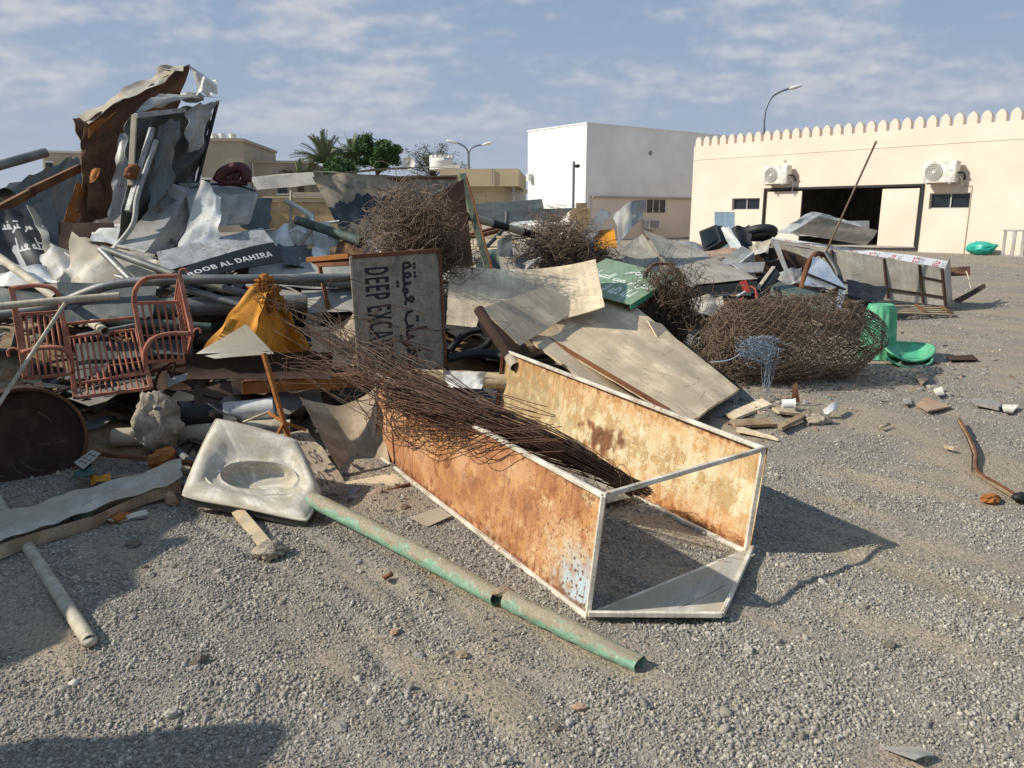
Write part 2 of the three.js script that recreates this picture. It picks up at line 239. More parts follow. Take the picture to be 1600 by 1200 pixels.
const move = (g, p, ry = 0, rx = 0, rz = 0) => { if (rx) g.rotateX(rx); if (rz) g.rotateZ(rz); if (ry) g.rotateY(ry); return g.translate(p.x, p.y, p.z); };

// ---------------------------------------------------------------- things and parts
const taken = new Map();
function numbered(name) { const k = taken.get(name) ?? 0; taken.set(name, k + 1); return k ? name + '_' + String(k).padStart(3, '0') : name; }
function meshOf(name, g, m, parent) { const o = new THREE.Mesh(g, m); o.name = name; o.castShadow = o.receiveShadow = true; parent.add(o); return o; }
function thing(name, label, category, group) { const o = new THREE.Group(); o.name = numbered(name); o.userData = { label, category }; if (group) o.userData.group = group; scene.add(o); return o; }
const part = (parent, name, g, m, label) => { const o = meshOf(name, g, m, parent); if (label) o.userData.label = label; return o; };
function single(name, label, category, g, m, group) { const o = meshOf(numbered(name), g, m, scene); o.userData = { label, category }; if (group) o.userData.group = group; return o; }
function structure(name, label, g, m) { const o = meshOf(name, g, m, scene); o.userData = { kind: 'structure', label, category: name.replace(/_/g, ' ') }; return o; }
const pts = (list) => list.map(([x, y, d]) => at(x, y, d));

// ================================================================ SETTING
// how much dust lies between the stones at a place (0 gravel, 1 dust)
function dustAt(x, z) { const t = x * 0.73 - z * 0.68, a = fbm(x * 0.55 + 8, z * 0.55 + 3, 4), b = fbm(t * 2.6 + 4, (x * 0.68 + z * 0.73) * 0.45, 4); return sst(-0.12, 0.42, a * 0.6 + b * 0.6 + 0.12 * sst(-1, 3, x) - 0.03); }
{
  const ax = (n, near, far, k) => { const o = []; for (let i = 0; i <= n; i++) { const t = i / n * 2 - 1; o.push(near * t + (far - near) * Math.sign(t) * Math.pow(Math.abs(t), k)); } return o; };
  const X = ax(420, 7.5, 900, 9), Z = []; for (let i = 0; i <= 430; i++) { const t = i / 430; Z.push(6 - 20 * t - 1200 * Math.pow(t, 10)); }
  const pos = [], uv = [], col = [], idx = [], w = X.length, A = [0.5, 0.455, 0.39], D = [0.66, 0.555, 0.41];
  for (const z of Z) for (const x of X) { pos.push(x, gh(x, z), z); uv.push(x, z); const d = dustAt(x, z), p = 1 + 0.12 * fbm(x * 0.9, z * 0.9 + 30, 3); col.push(...[0, 1, 2].map((k) => lerp(A[k], D[k], d) * p)); }
  for (let j = 0; j < Z.length - 1; j++) for (let i = 0; i < w - 1; i++) { const k = j * w + i; idx.push(k, k + 1, k + w, k + 1, k + w + 1, k + w); }
  const g = tri(pos, idx, uv); g.setAttribute('color', new THREE.Float32BufferAttribute(col, 3));
  // grain of sand and fine grit: cells of little stones
  const N = 1024, cells = 96, r = rng(5), pts2 = Array.from({ length: cells * cells }, () => [r(), r(), 0.62 + 0.5 * r(), r()]), hgt = new Float32Array(N * N);
  const map = tex(N, N, (u, v, i, j) => {
    const x = u * cells, y = v * cells, cx = Math.floor(x), cy = Math.floor(y); let b1 = 9, b2 = 9, tone = 1, bl = 0;
    for (let dy = -1; dy <= 1; dy++) for (let dx = -1; dx <= 1; dx++) { const q = pts2[((cy + dy + cells) % cells) * cells + (cx + dx + cells) % cells], d = Math.hypot(cx + dx + q[0] - x, cy + dy + q[1] - y); if (d < b1) { b2 = b1; b1 = d; tone = q[2]; bl = q[3]; } else if (d < b2) b2 = d; }
    const e = sst(0.02, 0.3, b2 - b1); hgt[j * N + i] = (bl < 0.4 ? 0.35 + 0.65 * e : 0.3 + 0.12 * n2(u * 130, v * 130)); const isS = bl < 0.4 ? e : 0, k = lerp(0.86 + 0.1 * n2(u * 40, v * 40) + 0.1 * n2(u * 130, v * 130) + 0.1 * n2(u * 300, v * 300), 0.35 + 0.62 * tone, isS), warm = 6 * (bl - 0.5); return [k * 212 + warm, k * 208, k * 203 - warm];
  });
  const bmp = tex(N, N, (u, v, i, j) => { const k = 40 + 190 * hgt[j * N + i]; return [k, k, k]; }, false);
  for (const t of [map, bmp]) { t.wrapS = t.wrapT = THREE.RepeatWrapping; t.repeat.set(0.9, 0.9); }
  structure('ground', 'grey gravel ground with tan dust patches', g, std({ map, bumpMap: bmp, bumpScale: 0.006, vertexColors: true, roughness: 1 }));
}
{ // loose stones
  let sg = new THREE.IcosahedronGeometry(1, 0); sg.deleteAttribute('uv'); sg.deleteAttribute('normal'); sg = mergeVertices(sg); { const p = sg.attributes.position, r = rng(3); for (let i = 0; i < p.count; i++) { const k = 0.78 + 0.4 * r(); p.setXYZ(i, p.getX(i) * k, p.getY(i) * k, p.getZ(i) * k); } } sg.computeVertexNormals();
  const r = rng(99), list = [];
  const zones = [[1.6, 3.0, 1.15, 90000], [3.0, 4.6, 1.0, 90000], [4.6, 7.5, 0.95, 80000], [7.5, 13, 0.9, 60000], [13, 27, 0.9, 50000]];
  for (const [d0, d1, wide, n] of zones) for (let k = 0; k < n; k++) {
    const d = Math.sqrt(lerp(d0 * d0, d1 * d1, r())), x = (r() * 2 - 1) * 0.74 * d * wide, z = -d; if (d > 7.5 && x < d * 0.1) continue; if (x < -1 && d > 5.4) continue;
    const du = dustAt(x, z), clump = 0.5 + 0.5 * fbm(x * 1.7, z * 1.7 + 60, 3); if (r() < 0.12 + du * (d > 4 ? 0.8 : 1.25) * (1.2 - clump)) continue;
    let s = (0.0025 + 0.0058 * Math.pow(r(), 2.4)) * (0.65 + clump * 0.75) * (1 - 0.3 * du); if (r() < 0.008) s *= 2.1; if (d > 7.5) s *= 1.5; if (d > 13) s *= 1.5; list.push([x, z, s, du]);
  }
  const im = new THREE.InstancedMesh(sg, std({ color: 0xffffff, roughness: 0.95 }), list.length), m = new THREE.Matrix4(), q = new THREE.Quaternion(), e = new THREE.Euler(), c = new THREE.Color();
  list.forEach(([x, z, s, du], i) => {
    e.set(r() * 6.3, r() * 6.3, r() * 6.3); q.setFromEuler(e); m.compose(V(x, gh(x, z) + s * 0.12, z), q, V(s * (0.8 + r() * 0.8), s * (0.55 + r() * 0.4), s * (0.8 + r() * 0.6))); im.setMatrixAt(i, m);
    const t = 0.17 + 0.21 * r() + (r() < 0.06 ? 0.16 : 0), w = r() * 0.6 + du * 0.5; c.setRGB(t * (1.07 + 0.12 * w), t * (1.01 + 0.01 * w), t * (0.88 - 0.16 * w)); im.setColorAt(i, c);
  });
  im.name = 'gravel'; im.castShadow = im.receiveShadow = true; im.userData = { kind: 'stuff', label: 'loose grey gravel scattered over the yard', category: 'gravel' }; scene.add(im);
}

// ---- cream warehouse with a crenellated parapet on the right
const DIRW = V(0.634, 0, 0.773);                                          // runs left to right, coming nearer
const NW = V(-0.773, 0, 0.634), W0 = V(14.2, 0, -25);
const wl = (px, py) => { const p = onPlane(px, py, W0, NW), q = p.clone().sub(W0); return [q.dot(DIRW), p.y]; };
const [sL] = wl(1081, 300), sR = sL + 21;
const wallTop = wl(1600, 187)[1], GW = 0.3;
function frameOf(o, s, y, out = 0) { o.position.copy(W0).addScaledVector(DIRW, s).addScaledVector(NW, out); o.position.y = y; o.rotation.y = Math.atan2(NW.x, NW.z); return o; }
function faceBox(w, h, d, x, y, z, r = 0) { const g = r ? new RoundedBoxGeometry(w, h, d, 2, r) : new THREE.BoxGeometry(w, h, d), p = g.attributes.position, n = g.attributes.normal, uv = g.attributes.uv; for (let i = 0; i < p.count; i++) uv.setXY(i, Math.abs(n.getX(i)) > 0.6 ? p.getZ(i) : p.getX(i) + x, p.getY(i) + y); return g.translate(x, y, z); }
{
  const wh = thing('warehouse', 'cream warehouse with crenellated parapet and wide dark doorway', 'building'); frameOf(wh, sL, GW);
  const L = sR - sL, T = wallTop - GW, dep = 10, rel = (px, py) => { const [s, y] = wl(px, py); return [s - sL, y - GW]; };
  // openings: doorway and two windows cut out of the wall as rectangles
  const [dx0, dyT] = rel(1197, 297), [dx1] = rel(1441, 290), dyB = 0.12, [wx0, wyT] = rel(1453, 302), [wx1, wyB] = rel(1515, 326), [vx0, vyT] = rel(1144, 310), [vx1, vyB] = rel(1186, 328);
  const sh = new THREE.Shape([[0, -0.6], [L, -0.6], [L, T], [0, T]].map(([x, y]) => new THREE.Vector2(x, y)));
  const hole = (x0, x1, y0, y1) => sh.holes.push(new THREE.Path([[x0, y0], [x1, y0], [x1, y1], [x0, y1]].map(([x, y]) => new THREE.Vector2(x, y)))); hole(dx0, dx1, dyB, dyT); hole(wx0, wx1, wyB, wyT); hole(vx0, vx1, vyB, vyT);
  part(wh, 'wall', new THREE.ExtrudeGeometry(sh, { depth: 0.22, bevelEnabled: false }).translate(0, 0, -0.22), M.cream);
  part(wh, 'side_wall', faceBox(0.22, T + 0.6, dep, 0.11, (T - 0.6) / 2, -0.22 - dep / 2), M.cream); part(wh, 'side_wall', faceBox(0.22, T + 0.6, dep, L - 0.11, (T - 0.6) / 2, -0.22 - dep / 2), M.cream);
  part(wh, 'rear_wall', faceBox(L, T + 0.6, 0.2, L / 2, (T - 0.6) / 2, -0.32 - dep), M.cream);
  part(wh, 'roof', faceBox(L - 0.44, 0.2, dep, L / 2, T - 0.55, -0.22 - dep / 2), M.beigeWall);
  const [, yl] = rel(1400, 229); part(wh, 'string_course', faceBox(L, 0.035, 0.016, L / 2, yl, 0.008), M.cream);
  const a = 0.14, hm = 0.37, ms = new THREE.Shape(); ms.moveTo(-a, 0); ms.lineTo(a, 0); ms.lineTo(a, hm * 0.5); ms.quadraticCurveTo(a * 0.9, hm * 0.82, 0, hm); ms.quadraticCurveTo(-a * 0.9, hm * 0.82, -a, hm * 0.5);
  const mg = new THREE.ExtrudeGeometry(ms, { depth: 0.18, bevelEnabled: true, bevelSize: 0.006, bevelThickness: 0.006, bevelSegments: 1, curveSegments: 5 }).translate(0, 0, -0.205);
  for (let x = 0.19; x < L; x += 0.4) part(wh, 'merlon', mg, M.cream).position.set(x, T, 0);
  // dark sliding door in the doorway, pale leaf at each side
  const pxs = (px) => rel(px, 340)[0]; const d1 = pxs(1250), d2 = pxs(1374);
  part(wh, 'room_floor', faceBox(L - 0.5, 0.1, dep, L / 2, dyB - 0.06, -0.24 - dep / 2), M.cement); part(wh, 'room_ceiling', faceBox(L - 0.5, 0.12, dep, L / 2, dyT + 0.5, -0.24 - dep / 2), M.cement); part(wh, 'room_lining', faceBox(L - 0.5, dyT + 0.5 - dyB, 0.1, L / 2, (dyT + 0.5 + dyB) / 2, -0.16 - dep), M.cement); for (const x of [d1 - 3.4, d2 + 4.4]) part(wh, 'partition', faceBox(0.12, dyT + 0.44 - dyB, dep - 0.2, x, (dyT + 0.44 + dyB) / 2, -0.3 - (dep - 0.2) / 2), M.cement);
  const lw = (x0, x1) => { const o = part(wh, 'door_leaf', faceBox(x1 - x0 - 0.14, dyT - dyB - 0.14, 0.06, (x0 + x1) / 2, (dyT + dyB) / 2, -0.03), M.cream); return o; }; lw(dx0, d1 + 0.06); lw(d2 - 0.06, dx1);
  const F = 0.07, fm = M.frameDark; part(wh, 'door_frame', faceBox(dx1 - dx0 + 2 * F, F, 0.1, (dx0 + dx1) / 2, dyT + F / 2, 0.005), fm); for (const x of [dx0 - F / 2, dx1 + F / 2]) part(wh, 'door_frame', faceBox(F, dyT - dyB, 0.1, x, (dyT + dyB) / 2, 0.005), fm); part(wh, 'door_frame', faceBox(dx1 - dx0 + 2 * F, 0.05, 0.1, (dx0 + dx1) / 2, dyB - 0.025, 0.005), fm);
  for (const [x0, x1, y0, y1] of [[wx0, wx1, wyB, wyT], [vx0, vx1, vyB, vyT]]) {
    const w = part(wh, 'window', faceBox(x1 - x0, y1 - y0, 0.02, (x0 + x1) / 2, (y0 + y1) / 2, -0.16), M.glass), f = 0.035;
    for (const [cx, cy, ww, hh] of [[(x0 + x1) / 2, y1 - f / 2, x1 - x0, f], [(x0 + x1) / 2, y0 + f / 2, x1 - x0, f], [x0 + f / 2, (y0 + y1) / 2, f, y1 - y0 - 2 * f], [x1 - f / 2, (y0 + y1) / 2, f, y1 - y0 - 2 * f], [(x0 + x1) / 2, (y0 + y1) / 2, f, y1 - y0 - 2 * f]]) part(w, 'window_frame', faceBox(ww, hh, 0.05, cx, cy, -0.12), M.alu);
  }
  const [gx, gy] = rel(1519, 291); part(wh, 'cable_trunking', faceBox(0.025, gy, 0.02, gx, gy / 2, 0.012), M.beigeWall); part(wh, 'cable_trunking', faceBox(gx - wx1 + 0.25, 0.025, 0.02, (gx + wx1 - 0.25) / 2, gy + 0.014, 0.012), M.beigeWall);
  const [hx, hy] = rel(1226, 251); part(wh, 'wall_vent', new THREE.CylinderGeometry(0.05, 0.05, 0.04, 12).rotateX(Math.PI / 2).translate(hx, hy, 0.022), M.alu);
  // air conditioners
  for (const [px0, px1, py0, py1, lab] of [[1200, 1236, 260, 287, 'white outdoor air conditioner above left end of the dark doorway'], [1450, 1496, 254, 284, 'white outdoor air conditioner above small right window of the warehouse']]) {
    const [x0, yT] = wl(px0, py0), [x1] = wl(px1, py0), [, yB] = wl(px0, py1), w = 0.98, h = 0.66, t = thing('air_conditioner', lab, 'air conditioner', 'air conditioners on the warehouse wall'); frameOf(t, (x0 + x1) / 2 + 0.12, (yT + yB) / 2 - h / 2 - 0.03, 0);
    part(t, 'casing', faceBox(w, h, 0.32, 0, h / 2, 0.29, 0.02), M.acWhite);
    const gr = part(t, 'fan_grille', new THREE.CylinderGeometry(0.27, 0.27, 0.02, 28).rotateX(Math.PI / 2).translate(-0.17, h / 2, 0.456), M.acGrey);
    for (const q of [0.08, 0.14, 0.2, 0.26]) part(gr, 'ring', new THREE.TorusGeometry(q, 0.008, 5, 24).translate(-0.17, h / 2, 0.472), M.acWhite);
    part(gr, 'hub', new THREE.CylinderGeometry(0.05, 0.05, 0.02, 12).rotateX(Math.PI / 2).translate(-0.17, h / 2, 0.472), M.acWhite);
    part(t, 'service_panel', faceBox(0.3, h - 0.1, 0.012, 0.31, h / 2, 0.455), M.acWhite); part(t, 'badge', faceBox(0.1, 0.03, 0.004, 0.36, h * 0.55, 0.464), M.acGrey);
    for (const x of [-0.35, 0.35]) part(t, 'bracket', mergeGeometries([faceBox(0.04, 0.04, 0.5, x, -0.022, 0.25), faceBox(0.04, 0.3, 0.04, x, 0.152, 0.022)]), M.alu);
    part(t, 'refrigerant_pipe', rod([V(0.5, 0.3, 0.3), V(0.62, 0.3, 0.26), V(0.64, 0.2, 0.12), V(0.6, 0.1, 0.02)], 0.03, 6, 10), M.blackPlastic);
    part(t, 'refrigerant_pipe', rod([V(0.5, 0.2, 0.3), V(0.58, 0.16, 0.26), V(0.58, -0.1, 0.12), V(0.5, -0.28, 0.03)], 0.02, 6, 10), M.acWhite);
  }
  // bag and barrier at its foot
  const b = gp(1540, 396, 0); const [bs] = wl(1541, 390);
  const bag = thing('plastic_bag', 'turquoise plastic bag lying against the cream warehouse wall', 'bag'); frameOf(bag, bs, gh(b.x, b.z), 0.42);
  part(bag, 'body', lump(0.4, 0.21, 0.28, { seed: 4, amp: 0.16, f: 2.4, detail: 5 }).translate(0, 0.2, 0), M.bag); part(bag, 'knot', lump(0.07, 0.05, 0.05, { seed: 5, amp: 0.4, f: 3, detail: 3 }).translate(0.4, 0.3, 0.05), M.bag);
  const [rs] = wl(1576, 390), rk = thing('metal_rack', 'grey upright slatted metal rack by the right picture edge', 'rack'); frameOf(rk, rs + 0.5, gh(15, -23.5) - 0.02, 0.6);
  for (const x of [-0.45, -0.2, 0.05, 0.3, 0.55, 0.8]) part(rk, 'slat', faceBox(x === -0.45 ? 0.07 : 0.09, 0.72, 0.05, x, 0.4, 0), M.greyPaint); for (const y of [0.03, 0.78]) part(rk, 'rail', faceBox(1.4, 0.05, 0.08, 0.18, y, 0), M.greyPaint); for (const x of [-0.45, 0.8]) part(rk, 'foot', faceBox(0.06, 0.05, 0.4, x, 0.02, -0.24), M.greyPaint);
}
// ---- white block behind it
{
  const t = thing('white_building', 'plain white flat roofed building with bright left wall', 'building'), d = 36, c = at(917, 193, d), yaw = Math.atan2(0.6, 0.8), h = c.y + 0.3; t.position.set(c.x, -0.3, c.z);
  const ex = V(0.8, 0, -0.6), el = V(-0.6, 0, -0.8), bp = V(c.x, 0, c.z), Lr = 12; const pl = onPlane(825, 206, bp, V(-0.8, 0, 0.6)), Ll = pl.clone().sub(bp).dot(el); t.rotation.y = yaw;
  // local x runs along the shaded face to the right, local -z along the lit face
  const rel = (px, py) => { const p = onPlane(px, py, bp, V(0.6, 0, 0.8)); return [p.clone().sub(bp).dot(ex), p.y + 0.3]; };
  const [ux0, uyT] = rel(923, 309), [ux1] = rel(1037, 309), [wx0, wyT] = rel(1006, 312), [wx1, wyB] = rel(1035, 332);
  part(t, 'wall', faceBox(Lr, h, Ll, Lr / 2, h / 2, -Ll / 2), M.whiteWall);
  part(t, 'parapet_coping', faceBox(Lr + 0.06, 0.06, Ll + 0.06, Lr / 2, h + 0.03, -Ll / 2), M.whiteWall);
  const bw = ux1 - ux0 + 3.2; part(t, 'lean_to', faceBox(bw, uyT, 0.12, ux0 + bw / 2, uyT / 2, 0.062), M.cream); part(t, 'lean_to_flashing', faceBox(bw + 0.1, 0.08, 0.2, ux0 + bw / 2, uyT + 0.04, 0.1), M.beigeWall);
  const w = part(t, 'window', faceBox(wx1 - wx0, wyT - wyB, 0.03, (wx0 + wx1) / 2, (wyT + wyB) / 2, 0.14), M.glass); for (let k = 0; k <= 3; k++) part(w, 'window_bar', faceBox(0.05, wyT - wyB, 0.05, lerp(wx0, wx1, k / 3), (wyT + wyB) / 2, 0.17), M.alu);
  const [ax, ay] = rel(1010, 350); const ac = part(t, 'window_unit', faceBox(0.8, 0.5, 0.4, ax, ay, 0.33, 0.02), M.acWhite); part(ac, 'grille', faceBox(0.6, 0.36, 0.02, ax, ay, 0.542), M.acGrey);
  const [hx, hy] = rel(1016, 239); part(t, 'vent_hole', new THREE.CylinderGeometry(0.11, 0.11, 0.05, 14).rotateX(Math.PI / 2).translate(hx, hy, 0.026), M.acGrey);
  part(t, 'floodlight', faceBox(0.25, 0.35, 0.18, -0.14, h - 2.2, -Ll + 0.3), M.plainWhite);
  const pb = at(895, 352, 26), pt = at(895, 252, 26); pb.y = gh(pb.x, pb.z);
  const post = thing('slim_post', 'thin grey post in front of the bright white wall', 'post'); part(post, 'shaft', rod([pb, V(pb.x, pt.y, pb.z)], 0.045, 8), M.lampGrey); part(post, 'camera', lump(0.09, 0.06, 0.06, { seed: 2, amp: 0.1, detail: 2 }).translate(pb.x + 0.12, pt.y - 0.15, pb.z), M.blackPlastic);
  const br = thing('brick_pier', 'short brown pier below the slim grey post', 'pier'), q = at(905, 345, 22); part(br, 'shaft', faceBox(0.55, at(905, 325, 22).y - gh(q.x, q.z) + 0.3, 0.55, q.x, (at(905, 325, 22).y + gh(q.x, q.z) - 0.3) / 2, q.z), weatheredPier()); part(br, 'cap', faceBox(0.3, 0.14, 0.3, q.x + 0.05, at(905, 325, 22).y + 0.07, q.z), M.shell);
}
function weatheredPier() { return M.blockWall; }
// ---- far buildings
function house(name, label, [pxl, pxr], pyTop, d, turn, depth, m, extra) {
  const a = at(pxl, pyTop, d), b = at(pxr, pyTop, d), w = b.x - a.x, t = thing(name, label, 'building'), h = a.y - gh(a.x, -d) + 0.3; t.position.set((a.x + b.x) / 2, gh(a.x, -d) - 0.3, -d); t.rotation.y = turn;
  part(t, 'wall', faceBox(w, h, depth, 0, h / 2, -depth / 2), m); extra?.(t, w, h, depth); return t;
}
const win = (t, x, y, w, h, z = 0, sub = true) => { const o = part(t, 'window', faceBox(w, h, 0.06, x, y, z + 0.01), M.glass); if (sub) { part(o, 'window_frame', faceBox(w + 0.2, 0.12, 0.16, x, y + h / 2 + 0.06, z + 0.03), M.plainWhite); part(o, 'window_sill', faceBox(w + 0.2, 0.1, 0.22, x, y - h / 2 - 0.05, z + 0.03), M.plainWhite); } return o; };
house('apartment_house', 'tall beige house with roof tanks behind the scrap heap', [304, 378], 221, 48, 0.08, 9, M.beigeWall, (t, w, h, dp) => {
  part(t, 'parapet', faceBox(w + 0.2, 0.18, dp + 0.2, 0, h + 0.09, -dp / 2), M.beigeWall); for (const x of [-0.5, 0, 0.6]) part(t, 'roof_tank', new THREE.CylinderGeometry(0.22, 0.22, 0.35, 10).translate(x, h + 0.36, -1), M.plainWhite);
  win(t, -w / 2 + 0.5, h * 0.5, 0.5, 1.2); win(t, w * 0.2, h * 0.62, 0.7, 1.1); part(t, 'corner_band', faceBox(0.3, h, 0.1, -w / 2 + 0.15, h / 2, 0.06), M.plainWhite);
});
house('long_house', 'long low beige house right of the tall beige house', [376, 480], 255, 50, 0.1, 8, M.beigeWall, (t, w, h, dp) => {
  part(t, 'parapet', faceBox(w + 0.2, 0.16, dp + 0.2, 0, h + 0.08, -dp / 2), M.beigeWall); win(t, -w * 0.43, h * 0.76, 0.45, 1.1); win(t, w * 0.1, h * 0.7, 0.6, 1); for (let k = 0; k < 3; k++) win(t, -w * 0.06 + k * 0.42, h * 0.36, 0.16, 0.3, 0, false); part(t, 'downpipe', faceBox(0.09, h, 0.09, -w * 0.31, h / 2, 0.08), M.plainWhite);
});
house('small_house', 'small cream house far off behind the leaning brown panel', [72, 140], 239, 56, 0.35, 7, M.beigeWall, (t, w, h, dp) => {
  part(t, 'parapet', faceBox(w + 0.2, 0.14, dp + 0.2, 0, h + 0.07, -dp / 2), M.plainWhite); win(t, -w * 0.4, h * 0.82, 0.4, 0.6); part(t, 'lit_bay', faceBox(0.12, h, 2, -w / 2 - 0.07, h / 2, -1.2), M.cream); part(t, 'roof_vent', faceBox(0.4, 0.2, 0.4, w * 0.2, h + 0.24, -1), M.plainWhite);
});
house('yellow_house', 'yellow ochre house with overhanging upper floor', [694, 788], 290, 40, -0.06, 8, M.yellowWall, (t, w, h, dp) => {
  const up = at(700, 263, 40).y - at(700, 287, 40).y; part(t, 'upper_floor', faceBox(w + 0.9, up + 0.1, dp + 1, 0.3, h + up / 2, -dp / 2), M.yellowWall); part(t, 'window', faceBox(0.55, 0.5, 0.06, w * 0.3, h - 1.1, 0.02), M.glass); part(t, 'panel_door', faceBox(0.5, 1.3, 0.04, w * 0.1, h - 1.0, 0.02), M.yellowWall); part(t, 'drainpipe', faceBox(0.05, up, 0.05, w * 0.32, h + up * 0.55, 0.55), M.acGrey); part(t, 'column', faceBox(0.12, h, 0.12, w / 2 + 0.5, h / 2, 0.3), M.acGrey);
});
house('low_white_hut', 'low white hut between the ochre house and the white building', [795, 822], 300, 46, 0, 4, M.whiteWall, (t, w, h, dp) => { part(t, 'roof_slab', faceBox(w + 0.2, 0.14, dp + 0.2, 0, h + 0.07, -dp / 2), M.plainWhite); win(t, 0.1, h * 0.5, 0.35, 0.5); });
{ // roof things
  const wt = thing('water_tank', 'round white water tank with castle crown on the ochre house', 'water tank'), c = at(690, 264, 44), r = 0.66; wt.position.copy(c); wt.position.y = at(690, 263, 40.5).y + 0.1;
  part(wt, 'drum', new THREE.LatheGeometry([[0, 0], [r * 1.03, 0], [r * 1.03, 0.06], [r, 0.08], [r, 0.22], [r * 1.02, 0.24], [r, 0.26], [r, 0.42], [r * 1.02, 0.44], [r, 0.46], [r, 0.62], [0, 0.62]].map(([x, y]) => new THREE.Vector2(x, y)), 32), M.plainWhite);
  for (let k = 0; k < 14; k++) { const a = k / 14 * 6.283; part(wt, 'merlon', new RoundedBoxGeometry(0.17, 0.16, 0.09, 2, 0.03), M.plainWhite).position.set(Math.sin(a) * (r - 0.05), 0.7, Math.cos(a) * (r - 0.05)); wt.children[wt.children.length - 1].rotation.y = a; }
  const ds = thing('satellite_dish', 'white satellite dish on the roof left of the white tank', 'satellite dish'), q = at(639, 256, 43); ds.position.set(q.x, at(639, 264, 43).y, q.z);
  part(ds, 'mast', faceBox(0.06, 0.42, 0.06, 0, 0.16, -0.12), M.acGrey); part(ds, 'reflector', new THREE.SphereGeometry(0.62, 24, 8, 0, 6.283, 0, 0.58).rotateX(-Math.PI / 2 - 0.2).translate(0, 0.4, 0.55), M.acWhite); part(ds, 'feed_arm', rod([V(0, 0.12, -0.02), V(0.02, 0.3, 0.32)], 0.025, 6), M.acGrey); part(ds, 'feed_horn', lump(0.06, 0.07, 0.06, { seed: 1, amp: 0.1, detail: 2 }).translate(0.02, 0.34, 0.32), M.acGrey);
}
{ // block boundary wall with a gate pier, seen between the wreckage
  const d = 24, t = thing('boundary_wall', 'tan block wall with a capped pier behind the scrap', 'wall'), yT = at(420, 316, d).y, g0 = gh(-8, -d), x0 = at(415, 330, d).x, x1 = at(560, 330, d).x, xp = at(383, 330, d).x, pw = at(420, 330, d).x - xp;
  part(t, 'core', faceBox(x1 - x0, yT - g0, 0.2, (x0 + x1) / 2, (yT + g0) / 2, -d), M.blockWall); part(t, 'coping', faceBox(x1 - x0, 0.12, 0.34, (x0 + x1) / 2, yT + 0.062, -d), M.yellowWall); part(t, 'coping', faceBox(x1 - x0, 0.05, 0.42, (x0 + x1) / 2, yT + 0.15, -d), M.yellowWall);
  const bh = 0.2, yTop = at(400, 330, d).y, pm = [M.blockWall, M.shell]; for (let r = 0; r < 9; r++) for (let k = 0; k < 2; k++) { const w = r % 2 ? [0.62, 0.38][k] * pw : [0.38, 0.62][k] * pw, x = xp + (k ? (r % 2 ? 0.62 : 0.38) * pw : 0); part(t, 'block', new RoundedBoxGeometry(w - 0.012, bh - 0.012, 0.5, 1, 0.008).translate(x + w / 2, yTop - bh / 2 - r * bh, -d + 0.2), pm[(r + k) % 2]); }
  part(t, 'pier_core', faceBox(pw - 0.04, 9 * bh, 0.46, xp + pw / 2, yTop - 4.5 * bh, -d + 0.19), M.joint); part(t, 'pier_cap', faceBox(pw + 0.16, 0.14, 0.66, xp + pw / 2, yTop + 0.07, -d + 0.2), M.yellowWall);
  const k = thing('ochre_box', 'small ochre block standing on the tan boundary wall', 'block'), bx0 = at(460, 315, d).x, bx1 = at(512, 315, d).x; part(k, 'body', faceBox(bx1 - bx0, at(460, 303, d).y - yT - 0.17, 0.5, (bx0 + bx1) / 2, (at(460, 303, d).y + yT + 0.17) / 2, -d - 0.05), M.cream); part(k, 'rim', faceBox(bx1 - bx0 + 0.06, 0.04, 0.56, (bx0 + bx1) / 2, at(460, 303, d).y + 0.02, -d - 0.05), M.yellowWall);
}
// ---- street lamps
function lampHead(t, p, dir) { part(t, 'lamp_head', lump(0.36, 0.09, 0.14, { seed: 1, amp: 0.05, detail: 3 }).rotateZ(0.22).rotateY(dir > 0 ? 0 : Math.PI).translate(p.x + 0.28 * dir, p.y + 0.05, p.z), M.lampHead); }
{
  const d = 42, s = thing('street_lamp', 'tall single armed street lamp behind the cream warehouse', 'street lamp', 'street lamps'), b = at(1193, 215, d), q = (x, y) => at(x, y, d), base = V(b.x, gh(b.x, b.z), b.z);
  part(s, 'pole', rod([base, V(b.x, b.y, b.z), q(1194, 190)], (k) => 0.11 - 0.05 * k, 8), M.lampGrey); part(s, 'arm', rod([q(1194, 190), q(1197, 170), q(1206, 152), q(1220, 143), q(1234, 138)], 0.055, 8, 16), M.lampGrey); lampHead(s, q(1234, 138), 1); part(s, 'base_plate', faceBox(0.5, 0.05, 0.5, base.x, base.y + 0.025, base.z), M.lampGrey);
  const e = 46, u = thing('street_lamp', 'twin armed street lamp above the ochre house', 'street lamp', 'street lamps'), v = (x, y) => at(x, y, e), b2 = v(732, 262), base2 = V(b2.x, gh(b2.x, b2.z), b2.z);
  part(u, 'pole', rod([base2, v(732, 240)], (k) => 0.1 - 0.03 * k, 8), M.lampGrey); part(u, 'arm', rod([v(732, 242), v(730, 234), v(724, 228), v(714, 223)], 0.05, 8, 14), M.lampGrey); part(u, 'arm', rod([v(732, 242), v(734, 235), v(741, 229), v(754, 226)], 0.05, 8, 14), M.lampGrey); lampHead(u, v(714, 223), -1); lampHead(u, v(754, 226), 1); part(u, 'base_plate', faceBox(0.5, 0.05, 0.5, base2.x, base2.y + 0.025, base2.z), M.lampGrey);
  const w = thing('street_lamp', 'lamp head poking out of the palm crown', 'street lamp', 'street lamps'), b3 = at(507, 262, 62), base3 = V(b3.x, gh(b3.x, b3.z), b3.z); part(w, 'pole', rod([base3, V(b3.x, at(508, 240, 62).y, b3.z), at(512, 236, 62)], 0.06, 8), M.lampGrey); lampHead(w, at(512, 236, 62), 1);
}
